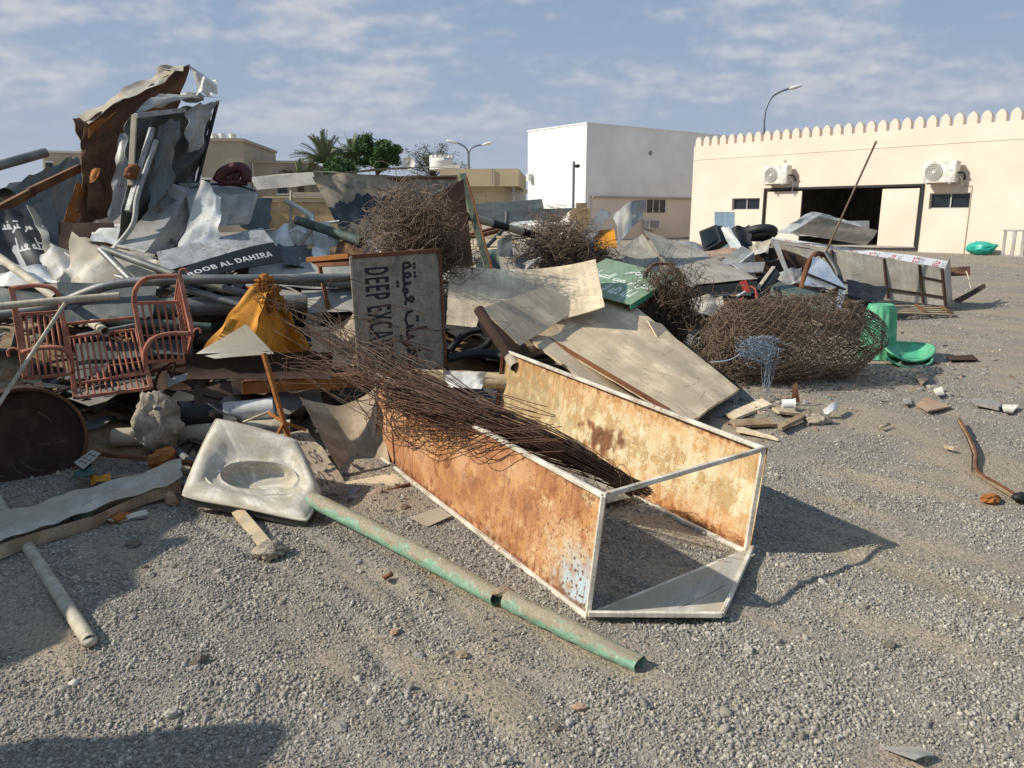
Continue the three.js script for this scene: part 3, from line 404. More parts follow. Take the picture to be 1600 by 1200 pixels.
// ---- trees
const leafMat = (hexc) => new THREE.MeshPhysicalMaterial({ color: hexc, roughness: 0.85, side: THREE.DoubleSide, transmission: 0 });
M.palm = leafMat(0x757d5e); M.leaf = leafMat(0x3f5c2c); M.dry = leafMat(0x5d5a42);
function palm(label, px, py, d, R, seed, nf = 34) {
  const c = at(px, py, d), t = thing('palm_tree', label, 'palm tree', 'palms behind the banner'), r = rng(seed), g0 = gh(c.x, c.z);
  part(t, 'trunk', rod([V(c.x, g0 - 0.1, c.z), V(c.x + 0.1, (g0 + c.y) / 2, c.z), c.clone()], (k) => 0.24 - 0.06 * k, 9, 8), M.bark); const p = [], idx = [], st = new Strands();
  for (let k = 0; k < nf; k++) {
    const a = r() * 6.283, el = 0.1 + 1.4 * r(), L = R * (0.8 + 0.4 * r()), dir = V(Math.cos(a) * Math.cos(el), Math.sin(el), Math.sin(a) * Math.cos(el)), P = []; for (let s = 0; s <= 12; s++) { const q = s / 12; P.push(c.clone().addScaledVector(dir, L * q).add(V(0, -L * 0.42 * q * q * Math.cos(el * 0.7), 0))); } st.add(P, (q) => 0.03 * (1 - 0.8 * q), 3);
    const side = V(-dir.z, 0, dir.x).normalize(); for (let s = 8; s < 90; s++) { const q = s / 90, i = q * 12, a0 = P[Math.floor(i)].clone().lerp(P[Math.min(12, Math.floor(i) + 1)], i % 1); for (const sg of [-1, 1]) { const l = R * 0.2 * (1 - 0.6 * q) * (0.7 + 0.5 * r()), tip = a0.clone().addScaledVector(side, sg * l * 0.7).addScaledVector(dir, l * 0.6).add(V(0, l * (0.35 - 0.5 * r()), 0)), o = p.length / 3; const wv = dir.clone().multiplyScalar(0.02); p.push(a0.x - wv.x, a0.y - wv.y, a0.z - wv.z, a0.x + wv.x, a0.y + wv.y, a0.z + wv.z, tip.x, tip.y, tip.z); idx.push(o, o + 1, o + 2); } }
  }
  const cr = part(t, 'crown', tri(p, idx), M.palm); part(cr, 'frond_stems', st.geo(), M.palm);
}
palm('taller feathery grey green palm left of the leafy tree', 508, 256, 52, 2.5, 5, 60); palm('palm with upright fronds touching the leafy tree', 551, 258, 54, 2.5, 6, 56); palm('low palm whose frond tips show over the long beige house', 468, 282, 50, 1.6, 9, 30);
function tree(name, label, px, py, d, rx, ry, seed, m, n, leaf, sparse) {
  const c = at(px, py, d), t = thing(name, label, 'tree'), r = rng(seed), g0 = gh(c.x, c.z), tr = new Strands(); tr.add([V(c.x, g0 - 0.1, c.z), V(c.x + 0.1, lerp(g0, c.y, 0.5), c.z), c.clone()], (k) => 0.2 - 0.08 * k, 8);
  const tips = []; for (let k = 0; k < (sparse ? 70 : 26); k++) { const a = r() * 6.283, e = -0.2 + 1.5 * r(), L = 0.6 + 0.45 * r(), q = V(Math.cos(a) * Math.cos(e) * rx * L, Math.sin(e) * ry * L, Math.sin(a) * Math.cos(e) * rx * L).add(c), s = c.clone().lerp(V(c.x, g0, c.z), 0.25 * r()), mid = s.clone().lerp(q, 0.5).add(V((r() - 0.5) * 0.4, 0.2 * r(), (r() - 0.5) * 0.4)); tr.add([s, mid, q], (u) => (sparse ? 0.035 : 0.06) * (1 - 0.75 * u), 4); tips.push(q, mid); }
  part(t, 'trunk', tr.geo(), M.bark); const p = [], idx = []; for (let k = 0; k < n; k++) { const q = tips[Math.floor(r() * tips.length)], s = sparse ? 0.35 : 0.42, o = p.length / 3, cx = q.x + (r() + r() - 1) * s, cy = q.y + (r() + r() - 1) * s * 0.8, cz = q.z + (r() + r() - 1) * s, u = V(r() - 0.5, r() - 0.5, r() - 0.5).normalize().multiplyScalar(leaf * (0.6 + 0.8 * r())), w = V(r() - 0.5, r() - 0.5, r() - 0.5).cross(u).normalize().multiplyScalar(leaf * 0.4); p.push(cx - u.x, cy - u.y, cz - u.z, cx + w.x, cy + w.y, cz + w.z, cx + u.x, cy + u.y, cz + u.z, cx - w.x, cy - w.y, cz - w.z); idx.push(o, o + 1, o + 2, o, o + 2, o + 3); }
  part(t, 'crown', tri(p, idx), m);
}
tree('leafy_tree', 'dense green leafy tree behind the banner top', 588, 250, 53, 1.75, 1.55, 3, M.leaf, 9000, 0.11); tree('thorn_tree', 'sparse dry thorn tree around the white roof tank', 676, 258, 56, 2.4, 1.3, 4, M.dry, 2600, 0.07, true); tree('leafy_shrub', 'small dark shrub crown below the left palm', 530, 268, 50, 1.0, 0.8, 8, M.leaf, 3000, 0.1);

// ================================================================ THE OPEN RUSTY TANK FRAME in the foreground
const BX = {}; {
  const E = gp(918, 968), F = gp(1165, 866), G = gp(583, 708), lean = V(0.05, 0.5, -0.01);
  for (const p of [E, F, G]) p.y += 0.012; const H = F.clone().add(G).sub(E); H.y = (F.y + G.y) / 2; Object.assign(BX, { E, F, G, H }); for (const k of ['E', 'F', 'G', 'H']) BX[k + 't'] = BX[k].clone().add(lean); BX.Ht.add(V(0.02, 0.08, 0)); BX.Gt.add(V(0, 0.03, 0));
  const out = tex(1280, 256, (u, v) => {                                  // u from the far end to the near end, v upwards
    const x = u * 9, y = v * 1.8; let c = mix([188, 128, 82], [216, 166, 120], sst(-0.5, 0.6, fbm(x * 0.6, y * 0.9, 4)));
    const wv = 0.6 * fbm(x * 1.6, y * 1.6 + 5, 4); c = mix(c, [158, 92, 48], sst(-0.05, 0.6, fbm(x * 0.7 + 7 + wv, y * 0.9 + wv, 6, 0.66)) * 0.8 * sst(0.08, 0.4, u + 0.2 * wv));
    c = mix(c, [140, 104, 88], sst(0.15, 0.7, fbm(x * 0.5 + 30 + wv, y * 0.8 + 4, 4)) * 0.45);
    const pk = sst(0.02, 0.34, fbm(x * 0.9 + 50, y * 1.2, 5, 0.62) + 0.75 * sst(0.45, 1.0, u) - 0.62); c = mix(c, [233, 205, 158], pk * (0.55 + 0.35 * n2(x * 14, y * 14)));
    c = mix(c, [222, 168, 92], 0.6 * sst(0.05, 0.5, fbm(x * 1.2 + 3, y * 1.2, 6, 0.75)) * sst(0.1, 0.5, u));
    const sc = fbm(x * 7, y * 7, 3); c = mix(c, [92, 48, 24], sst(0.42, 0.62, sc + 0.25 * wv) * sst(0.5, 1.0, u) * 0.7);
    const bl = sst(0.86, 0.97, u + 0.05 * fbm(x * 3, y * 3, 4)) * (1 - sst(0.25, 0.55, v + 0.1 * fbm(x * 2, y * 2, 3))); c = mix(c, [196, 214, 222], bl * 0.95); c = mix(c, [110, 60, 30], bl * sst(0.3, 0.42, sc));
    const rim = Math.min(v, 1 - v) * 0.5 + 0.05 * fbm(x * 4, y * 4, 4); c = mix(c, [112, 60, 30], (1 - sst(0.0, 0.05, rim)) * 0.75); const run = sst(0.15, 0.6, fbm(x * 6 + 13, y * 0.5, 4)) * 0.4; c = mix(c, [124, 66, 30], run * sst(0.3, 0.9, u)); const k = 0.9 + 0.09 * n2(x * 40, y * 40) + 0.06 * n2(x * 90, y * 90); return c.map((q) => q * k);
  });
  const inn = tex(1280, 256, (u, v) => {
    const x = u * 9, y = v * 1.8; let c = mix([206, 184, 140], [226, 212, 176], 0.5 + 0.5 * fbm(x * 0.8, y * 0.8, 4));
    c = mix(c, [168, 132, 82], sst(-0.1, 0.25, fbm(x * 0.8 + 3, y * 0.8, 7, 0.8)) * 0.62); c = mix(c, [236, 220, 184], sst(0.12, 0.3, fbm(x * 1.3 + 43, y * 1.3, 7, 0.8)) * 0.75);
    c = mix(c, [160, 140, 100], (1 - sst(0.16, 0.4, u + 0.16 * fbm(x * 1.3, y * 1.3, 4))) * (0.55 + 0.45 * sst(-0.3, 0.1, fbm(x * 3 + 9, y * 3, 4))));
    const dx = (u - 0.52) * 5.2, dy = (v - 0.42) * 2.6, d = Math.hypot(dx, dy) + 0.55 * fbm(x * 2, y * 2, 4); c = mix(c, [104, 62, 34], (1 - sst(0.12, 0.55, d)) * 0.85);
    c = mix(c, [188, 110, 48], sst(0.35, 0.0, v + 0.2 * fbm(x * 1.8, y * 2, 4)) * 0.55); c = mix(c, [120, 62, 28], sst(0.48, 0.66, fbm(x * 9, y * 9, 3) + 0.12 * fbm(x, y, 2)) * 0.5); c = mix(c, [214, 160, 92], 0.45 * sst(0.1, 0.6, fbm(x * 5 + 70, y * 2.2, 5, 0.65)));
    c = mix(c, [200, 126, 60], sst(0.6, 0.95, v + 0.3 * fbm(x * 2.2 + 11, y * 2.2, 4)) * 0.3); const rim = Math.min(v, 1 - v) * 0.5 + 0.06 * fbm(x * 4 + 5, y * 4, 4); c = mix(c, [126, 70, 34], (1 - sst(0.0, 0.05, rim)) * 0.7); const run = sst(0.2, 0.62, fbm(x * 5 + 33, y * 0.45, 4)) * 0.35; c = mix(c, [150, 92, 48], run); const k = 0.97 + 0.1 * n2(x * 42, y * 42) + 0.06 * n2(x * 95, y * 95); return c.map((q) => q * k);
  });
  const bmp = tex(1024, 256, (u, v) => { const k = 128 + 60 * fbm(u * 60, v * 12, 4) + 40 * fbm(u * 9, v * 1.8, 3); return [k, k, k]; }, false);
  const mo = std({ map: out, bumpMap: bmp, bumpScale: 0.0025, roughness: 0.72, side: THREE.DoubleSide }), mi = std({ map: inn, bumpMap: bmp, bumpScale: 0.0025, roughness: 0.68, side: THREE.DoubleSide });
  const t = thing('tank_frame', 'long open rusty orange steel tank frame lying on the gravel', 'tank frame');
  part(t, 'side_panel', sheet([BX.Gt, BX.Et, BX.E, BX.G], { nu: 40, nv: 10, t: 0.003, amp: 0.006, f: 1.1, seed: 2, uv01: true }), mo, 'orange rusted outer side panel');
  part(t, 'side_panel', sheet([BX.Ht, BX.Ft, BX.F, BX.H], { nu: 40, nv: 10, t: 0.003, amp: 0.006, f: 1.1, seed: 5, uv01: true }), mi, 'cream and rust inner side panel');
  for (const [a, b] of [['G', 'E'], ['H', 'F'], ['E', 'F'], ['Gt', 'Et'], ['Ht', 'Ft'], ['Et', 'Ft'], ['E', 'Et'], ['F', 'Ft'], ['G', 'Gt'], ['H', 'Ht']]) part(t, 'angle_iron', bar(BX[a], BX[b], 0.021, 0.021), a === 'H' && b === 'Ht' ? M.rust : M.frameWhite);
  const up = 0.02, q1 = BX.E.clone().add(V(0, up, 0.02)), q2 = BX.F.clone().add(V(0.03, up, 0)), q3 = gp(1128, 962, 0.03); const fl = q1.clone().lerp(q3, 0.02);
  part(t, 'end_flap', sheet([q1, q2, q3, fl], { nu: 10, nv: 8, t: 0.004, amp: 0.004, seed: 7 }), M.dustyWhite, 'white triangular flap folded out onto the gravel');
  for (const [a, b] of [[q1, q3], [q3, q2]]) part(t, 'flap_edge', bar(a.clone().add(V(0, 0.004, 0)), b.clone().add(V(0, 0.004, 0)), 0.018, 0.022), M.frameWhite);
  const fa = BX.G.clone().lerp(BX.E, 0.02), lf = (u, v) => { const a = BX.G.clone().lerp(BX.E, u), b = BX.H.clone().lerp(BX.F, u); const p = a.lerp(b, v); p.y = gh(p.x, p.z) + 0.035; return p; }; void fa;
  part(t, 'floor_panel', sheet([lf(0.05, 0.95), lf(0.7, 0.95), lf(0.62, 0.05), lf(0.05, 0.05)], { nu: 20, nv: 10, t: 0.003, amp: 0.01, seed: 9 }), M.dustyWhite, 'dusty pale sheet on the tank floor');
}
// ---- bundle of rusty reinforcing wires lying across it
{
  const t = thing('wire_bundle', 'bundle of bent rusty wires spilling out of the orange tank frame', 'wire bundle'), r = rng(42), tip = at(1000, 768, 3.5);
  const nb = 170; for (let k = 0; k < nb; k++) {
    const w = r(), s = r() - 0.5, g = (r() + r() + r()) / 1.5 - 1;
    const p0 = tip.clone().add(V((r() - 0.5) * 0.12, (r() - 0.5) * 0.05, (r() - 0.5) * 0.1)), short = r() < 0.35;
    const p1 = at(885 + s * 50, 708 + g * 34 + s * 18, 3.55 + 0.16 * s), p2 = at(745 + s * 50, 656 + g * 50 + s * 22, 3.72 + 0.2 * s), p3 = at(618 + 60 * s, 604 + 74 * g, 4.1 + 0.36 * s), p4 = at(420 + 230 * w, (w > 0.55 ? 520 : 470) + 120 * r() + 26 * g, 4.5 + 0.5 * s);
    const P = [p0, p1, p2, p3]; if (short) { const b = P[3]; b.add(V(0.1 * r(), -0.06 * r(), 0.05)); } else P.push(p4);
    if (r() < 0.5) { const e = P[P.length - 1], up = r() < 0.6 ? 1 : -1; const z = 0.7 + r(); P.push(e.clone().add(V(-0.07 * z, 0.03 * up, 0.03)), e.clone().add(V(-0.04 * z, 0.12 * up * z, 0.05)), e.clone().add(V(0.12 * z, 0.1 * up * z, 0.04))); }
    const C = curve(P, 30), ka = r() * 9; for (let i = 0; i < C.length; i++) { const q = i / C.length, a = 0.006 + 0.04 * sst(0.3, 0.9, q); C[i].add(V(a * n2(q * 3 + ka * 7, k), a * n2(q * 3, k + 90), a * n2(q * 3 + 40, k))); }
    part(t, 'wire', new Strands().add(C, 0.0016 + 0.0011 * r(), 5).geo(), r() < 0.25 ? M.wireDark : M.rebar);
  }
  for (let k = 0; k < 26; k++) {                                          // loops hanging over the panel side
    const x = 585 + 160 * r(), y = 620 + 40 * r() + (x - 585) * 0.16, d = 1 / (0.364 - 0.158 * (937 - x) / 354) - 0.05 - 0.08 * r(), P = [at(x + 140, y + 20, d - 0.5), at(x + 60, y + 26, d - 0.24), at(x + 20, y + 34 * r() + 18, d - 0.1), at(x - 6, y + 22, d), at(x - 14, y - 6, d + 0.03), at(x + 20, y - 30, d), at(x + 130, y - 14 + 20 * r(), d - 0.34)];
    part(t, 'wire', new Strands().add(curve(P, 34), 0.0021, 5).geo(), M.rebar);
  }
  for (let k = 0; k < 9; k++) { const u = 0.1 + 0.08 * k, a = at(lerp(1000, 760, u), lerp(764, 660, u), lerp(3.5, 3.72, u)), P = []; for (let s = 0; s <= 18; s++) { const q = s / 18 * 6.28; P.push(a.clone().add(V(0.03 * Math.cos(q), 0.07 * Math.sin(q), 0.1 * Math.cos(q + 0.6)))); } part(t, 'binding_wire', new Strands().add(P, 0.002, 4).geo(), M.wireDark); }
}
// ---- green pipe in front
{
  const a = gp(488, 794, 0.045), b = gp(785, 935, 0.036), c = gp(1000, 1035, 0.026); a.y += 0.05;
  const gl = a.distanceTo(b), dirt = (L, r, sd) => { const m = tex(1024, 128, (u, v) => { const x = u * L * 5 + sd, q = Math.cos(v * 6.28319), y = Math.sin(v * 6.28319); let k = mix([112, 152, 124], [140, 172, 146], 0.5 + 0.5 * fbm(x * 1.5, v * 5, 4)); k = mix(k, [150, 136, 112], sst(0.05, 0.5, q * 0.62 + 0.75 * fbm(x * 0.9, y * 0.8 + sd, 6, 0.7) + 0.05) * 0.95); k = mix(k, [86, 96, 78], 0.5 * sst(0.35, 0.6, fbm(x * 3, v * 9, 4))); k = mix(k, [196, 200, 180], 0.5 * sst(0.45, 0.6, fbm(x * 5 + 9, v * 4, 3))); const w = 1 + 0.08 * n2(x * 12, v * 30); return k.map((z) => z * w); }); m.wrapS = m.wrapT = THREE.RepeatWrapping; m.repeat.set(1 / L, 1 / (6.28319 * r)); return std({ map: m, roughness: 0.75, side: THREE.DoubleSide }); }, gm1 = dirt(gl, 0.041, 1), gm2 = dirt(b.distanceTo(c), 0.039, 7);
  const t = thing('green_pipe', 'cracked dusty green pipe lying along the foreground gravel', 'pipe');
  part(t, 'long_section', pipe([a, a.clone().lerp(b, 0.5).add(V(0, 0.004, 0)), b.clone().add(V(-0.02, 0, -0.01))], 0.041, { sides: 26, n: 40, wall: 0.004, dent: (k, q) => 1 - 0.16 * sst(0.85, 1, k) * (0.5 + 0.5 * Math.cos(q * 2)) + 0.05 * n2(k * 9, q * 0.9) + 0.02 * n2(k * 30, q * 2) }), gm1);
  part(t, 'broken_section', pipe([b.clone().add(V(0.02, 0.002, 0.012)), b.clone().lerp(c, 0.5), c], 0.039, { sides: 26, n: 30, wall: 0.004, dent: (k, q) => 1 - 0.6 * sst(0.5, 1, k) * Math.max(0, Math.cos(q)) + 0.07 * n2(k * 8, q) }), gm2);
  part(t, 'torn_lip', move(lump(0.04, 0.014, 0.03, { seed: 8, amp: 0.3, f: 2.4, detail: 4 }), b.clone().add(V(0.0, 0.03, 0)), 0.4), M.wood);
}
// ---- cracked fibreglass moulding with an oval recess
{
  const t = thing('moulded_panel', 'pale triangular fibreglass moulding with an oval hole', 'moulding'), c = [at(338, 655, 4.2), at(462, 688, 4.15), at(500, 768, 3.85), at(478, 812, 3.55), at(380, 792, 3.66), at(286, 772, 3.76)], mid = at(396, 742, 3.92);
  // radial grid from the outline in to the rim of the oval, then down into the recess
  const nA = 72, P = [], UV = [], I = [], O = (a) => { const k = a * 6, i = Math.floor(k) % 6, f = k - Math.floor(k), p = (j) => c[(j + 6) % 6]; return new THREE.CatmullRomCurve3([p(i - 1), p(i), p(i + 1), p(i + 2)], false, 'catmullrom', 0.2).getPoint((1 + f) / 3).lerp(p(i).clone().lerp(p(i + 1), f), 0.45); };
  const ux = c[2].clone().sub(c[5]).normalize(), uy = c[0].clone().sub(c[4]).normalize(), N = ux.clone().cross(uy).normalize();
  const oval = (a, k) => { const q = -a * 6.283 + 1.9; return mid.clone().addScaledVector(ux, 0.195 * k * Math.cos(q) + 0.03 * k).addScaledVector(uy, 0.12 * k * Math.sin(q) * (1 + 0.1 * Math.cos(q * 2))); };
  const rings = [[1, 0], [0.92, 0.015], [0.72, 0.03], [0.5, 0.02], [0.3, 0.0], [0.16, -0.012], [0.06, -0.01], [0, -0.004]];
  for (let i = 0; i <= nA; i++) { const a = (i % nA) / nA, o = O(a), v = oval(a, 1); for (const [k, h] of rings) { const p = v.clone().lerp(o, k).addScaledVector(N, h + (k < 1 ? 0.006 * fbm(a * 9, k * 4, 3) : 0)); P.push(p.x, p.y, p.z); UV.push(a * 2.4, k * 0.4); } for (const [k, h] of [[0.98, -0.05], [0.9, -0.085], [0.6, -0.09], [0.02, -0.09]]) { const p = oval(a, k).addScaledVector(N, h); P.push(p.x, p.y, p.z); UV.push(a * 2.4, 0.4 + k * 0.2); } }
  const m = rings.length + 4; for (let i = 0; i < nA; i++) for (let j = 0; j < m - 1; j++) { const k = i * m + j; I.push(k, k + 1, k + m, k + 1, k + m + 1, k + m); }
  part(t, 'shell', tri(P, I, UV), M.fibre); const e = []; for (let i = 0; i <= nA; i++) e.push(O((i % nA) / nA).addScaledVector(N, -0.005)); part(t, 'broken_rim', new Strands().add(e, 0.008, 6).geo(), M.dustyWhite);
  const rp = [], ri = [], ru = []; for (let i = 0; i <= nA; i++) { const p = O((i % nA) / nA); rp.push(p.x, p.y, p.z, p.x - N.x * 0.05, p.y - N.y * 0.05 - 0.01, p.z - N.z * 0.05); ru.push(i / 20, 0, i / 20, 0.05); if (i) ri.push(2 * i - 2, 2 * i - 1, 2 * i, 2 * i, 2 * i - 1, 2 * i + 1); } part(t, 'skirt', tri(rp, ri, ru), M.darkGrey);
  const cr = []; for (let i = 0; i < 26; i++) { const a = 0.42 + i / 26 * 0.42, o = oval(a, 1.55).addScaledVector(N, 0.012); cr.push(o); } part(t, 'moulded_ridge', new Strands().add(cr, 0.006, 6).geo(), M.fibre);
  const pr = thing('timber_prop', 'short pale timber under the fibreglass moulding, end caked in mortar', 'timber'), a = gp(372, 800, 0.05), b = gp(420, 858, 0.03); part(pr, 'batten', bar(a, b, 0.06, 0.03, 0.3), M.paleWood); part(pr, 'mortar', move(lump(0.07, 0.04, 0.06, { seed: 3, amp: 0.35, f: 2.4, detail: 4 }), b.clone().add(V(0.01, 0, 0.01))), M.concrete);
}
// ---- drum, long sheet, white pole, concrete lump, pipes behind the moulding
{
  const t = thing('rusty_drum', 'rust brown steel drum lying with its open end forward', 'drum'), c = at(44, 688, 4.35), r = 0.305; const ax = V(0.56, 0.16, 0.81).normalize();
  const prof = [[r, 0], [r + 0.01, -0.012], [r, -0.025], [r, -0.28], [r + 0.012, -0.3], [r, -0.32], [r, -0.58], [r + 0.012, -0.6], [r, -0.62], [r, -0.86], [0, -0.86]].map(([x, y]) => new THREE.Vector2(x, y));
  const g = new THREE.LatheGeometry(prof, 48), gi = new THREE.LatheGeometry([[r, 0], [r - 0.006, -0.004], [r - 0.008, -0.05], [r * 0.6, -0.055], [0, -0.06]].map(([x, y]) => new THREE.Vector2(x, y)), 48), q = new THREE.Quaternion().setFromUnitVectors(V(0, 1, 0), ax); for (const k of [g, gi]) { const uv = k.attributes.uv; for (let i = 0; i < uv.count; i++) uv.setXY(i, uv.getX(i) * 2, uv.getY(i)); k.applyQuaternion(q).translate(c.x, c.y, c.z); }
  part(t, 'barrel', g, M.rustDark); part(t, 'inner_wall', gi, M.rustDark); part(t, 'rim', new THREE.TorusGeometry(r, 0.011, 8, 48).rotateX(Math.PI / 2).applyQuaternion(q).translate(c.x, c.y, c.z), M.rust);
  // drum head with lettering of dust: a disc set a little inside
  const disc = new THREE.CircleGeometry(r - 0.01, 48).rotateX(-Math.PI / 2).applyQuaternion(q).translate(c.x - ax.x * 0.03, c.y - ax.y * 0.03, c.z - ax.z * 0.03); void disc;
}
{
  const t = thing('torn_channel', 'long torn pale sheet metal channel lying at the left edge', 'channel'), a = gp(-40, 862, 0.09), b = gp(285, 752, 0.1), a2 = gp(-30, 822, 0.085), b2 = gp(283, 728, 0.09);
  part(t, 'top_sheet', sheet([a2, b2, b, a], { nu: 40, nv: 8, t: 0.003, amp: 0.012, f: 4, seed: 3, edge: 0.012 }), M.dustyWhite); const dn = V(0, -0.068, 0.0);
  part(t, 'front_flange', sheet([a.clone().add(V(0, -0.004, 0.004)), b.clone().add(V(0, -0.004, 0.004)), b.clone().add(dn), a.clone().add(dn)], { nu: 40, nv: 5, t: 0.003, amp: 0.01, f: 4, seed: 4 }), M.shell);
  const s = single('pale_sheet', 'pale flat sheet tucked behind the torn channel', 'sheet', sheet([at(45, 770, 4.35), at(232, 735, 4.5), at(236, 752, 4.3), at(40, 800, 3.95)], { t: 0.006, amp: 0.004, seed: 8 }), M.fibre); void s;
  const w = thing('white_post', 'white painted post lying on the shaded gravel at left', 'post'), p = gp(-12, 770, 0.06), q = gp(140, 1002, 0.03); part(w, 'shaft', pipe([p, q], 0.026, { n: 10 }), M.palePole); part(w, 'end_cap', move(lump(0.026, 0.016, 0.026, { seed: 2, amp: 0.1, detail: 2 }), q), M.palePole);
  const wd = thing('wedge_bracket', 'small folded green grey bracket below the torn channel', 'bracket'), k = gp(132, 822, 0); part(wd, 'plate', sheet([k.clone().add(V(-0.06, 0.09, 0)), k.clone().add(V(0.06, 0.1, -0.02)), k.clone().add(V(0.02, 0, 0.06)), k.clone().add(V(-0.01, 0, 0.06))], { nu: 4, nv: 4 }), M.oliveGreen); part(wd, 'side_plate', sheet([k.clone().add(V(-0.06, 0.09, 0)), k.clone().add(V(-0.01, 0, 0.058)), k.clone().add(V(-0.05, 0, 0)), k.clone().add(V(-0.08, 0.04, -0.02))], { nu: 4, nv: 4 }), M.darkGrey);
  single('rust_lump', 'orange rusted lump on the gravel under the torn channel', 'lump', move(lump(0.06, 0.025, 0.05, { seed: 6, amp: 0.35, detail: 3 }), gp(184, 808, 0.02)), M.orangeRust);
  single('pale_chip', 'pale flat chip beside the orange lump under the channel', 'chip', sheet([gp(165, 812, 0.03), gp(228, 796, 0.04), gp(232, 803, 0.02), gp(190, 815, 0.01)], { t: 0.01, nu: 4, nv: 4 }), M.fibre);
  single('clay_shard', 'small pinkish shard by the left foot of the moulding', 'shard', move(lump(0.03, 0.045, 0.02, { seed: 9, amp: 0.25, detail: 2, flat: true }), gp(268, 780, 0.04), 0.3, 0, 0.4), M.tile);
}
{
  single('concrete_lump', 'rough concrete lump sitting on the white pipe', 'concrete lump', move(lump(0.14, 0.19, 0.12, { seed: 13, amp: 0.24, f: 0.8, detail: 9, crag: 2.4 }), at(248, 662, 4.75), 0.5), M.concrete);
  const wp = thing('white_pipe', 'dusty white pipe lying under the concrete lump', 'pipe'), a = at(178, 684, 4.85), b = at(455, 668, 5.0); part(wp, 'tube', pipe([a, b], 0.062, { sides: 22, n: 6, wall: 0.006 }), M.dustyWhite); part(wp, 'collar', pipe([a.clone().lerp(b, 0.9), a.clone().lerp(b, 0.97)], 0.066, { sides: 22, n: 2, wall: 0.003 }), M.dustyWhite);
  const bd = thing('banded_bollard', 'black and white banded bollard pipe right of the concrete lump', 'bollard'), p = at(278, 655, 4.95), q = at(428, 638, 5.1), k = 0.075; part(bd, 'black_band', pipe([p, p.clone().lerp(q, 0.48)], k, { sides: 24, n: 4 }), M.black); part(bd, 'white_band', pipe([p.clone().lerp(q, 0.481), q], k + 0.001, { sides: 24, n: 4 }), M.white);
  single('yellow_block', 'broken yellow orange block beside the concrete lump', 'block', move(lump(0.085, 0.055, 0.06, { seed: 21, amp: 0.22, f: 1.3, detail: 3, flat: true }), at(252, 716, 4.42), 0.6, 0, 0.35), M.orangeRust);
  const rb = thing('rust_angle', 'thin rusty bar running from the drum to the yellow block', 'bar'); part(rb, 'bar', bar(at(150, 708, 4.55), at(300, 724, 4.4), 0.03, 0.03), M.rust); part(rb, 'end_stub', bar(at(140, 752, 4.3), at(290, 738, 4.35), 0.03, 0.03), M.wood);
  single('printed_card', 'torn card with black crosses beside the drum', 'card', sheet([at(115, 722, 4.3), at(143, 702, 4.45), at(158, 708, 4.35), at(130, 732, 4.2)], { t: 0.002, nu: 6, nv: 6, amp: 0.006, uv01: true }), std({ map: canvasTex(128, 96, (g, w, h) => { g.fillStyle = '#aaa294'; g.fillRect(0, 0, w, h); g.strokeStyle = '#2a2622'; g.lineWidth = 5; for (const y of [28, 66]) { g.beginPath(); g.moveTo(14, y); g.lineTo(112, y + 3); g.stroke(); } for (const x of [30, 56, 92]) { g.beginPath(); g.moveTo(x, 12); g.lineTo(x + 4, 84); g.stroke(); } }), roughness: 0.9, side: THREE.DoubleSide }));
  single('green_scrap', 'small teal green crumpled scrap below the drum', 'scrap', sheet([at(118, 742, 4.25), at(145, 732, 4.3), at(152, 745, 4.2), at(110, 758, 4.1)], { nu: 10, nv: 10, amp: 0.025, f: 12, seed: 5 }), std({ color: 0x35564a, roughness: 0.8, side: THREE.DoubleSide }));
  single('crushed_can', 'small ochre crushed wrapper beside the teal scrap', 'wrapper', sheet([at(140, 738, 4.22), at(170, 733, 4.25), at(172, 746, 4.18), at(140, 752, 4.15)], { nu: 10, nv: 8, amp: 0.02, f: 14, seed: 8 }), M.yellow);
}
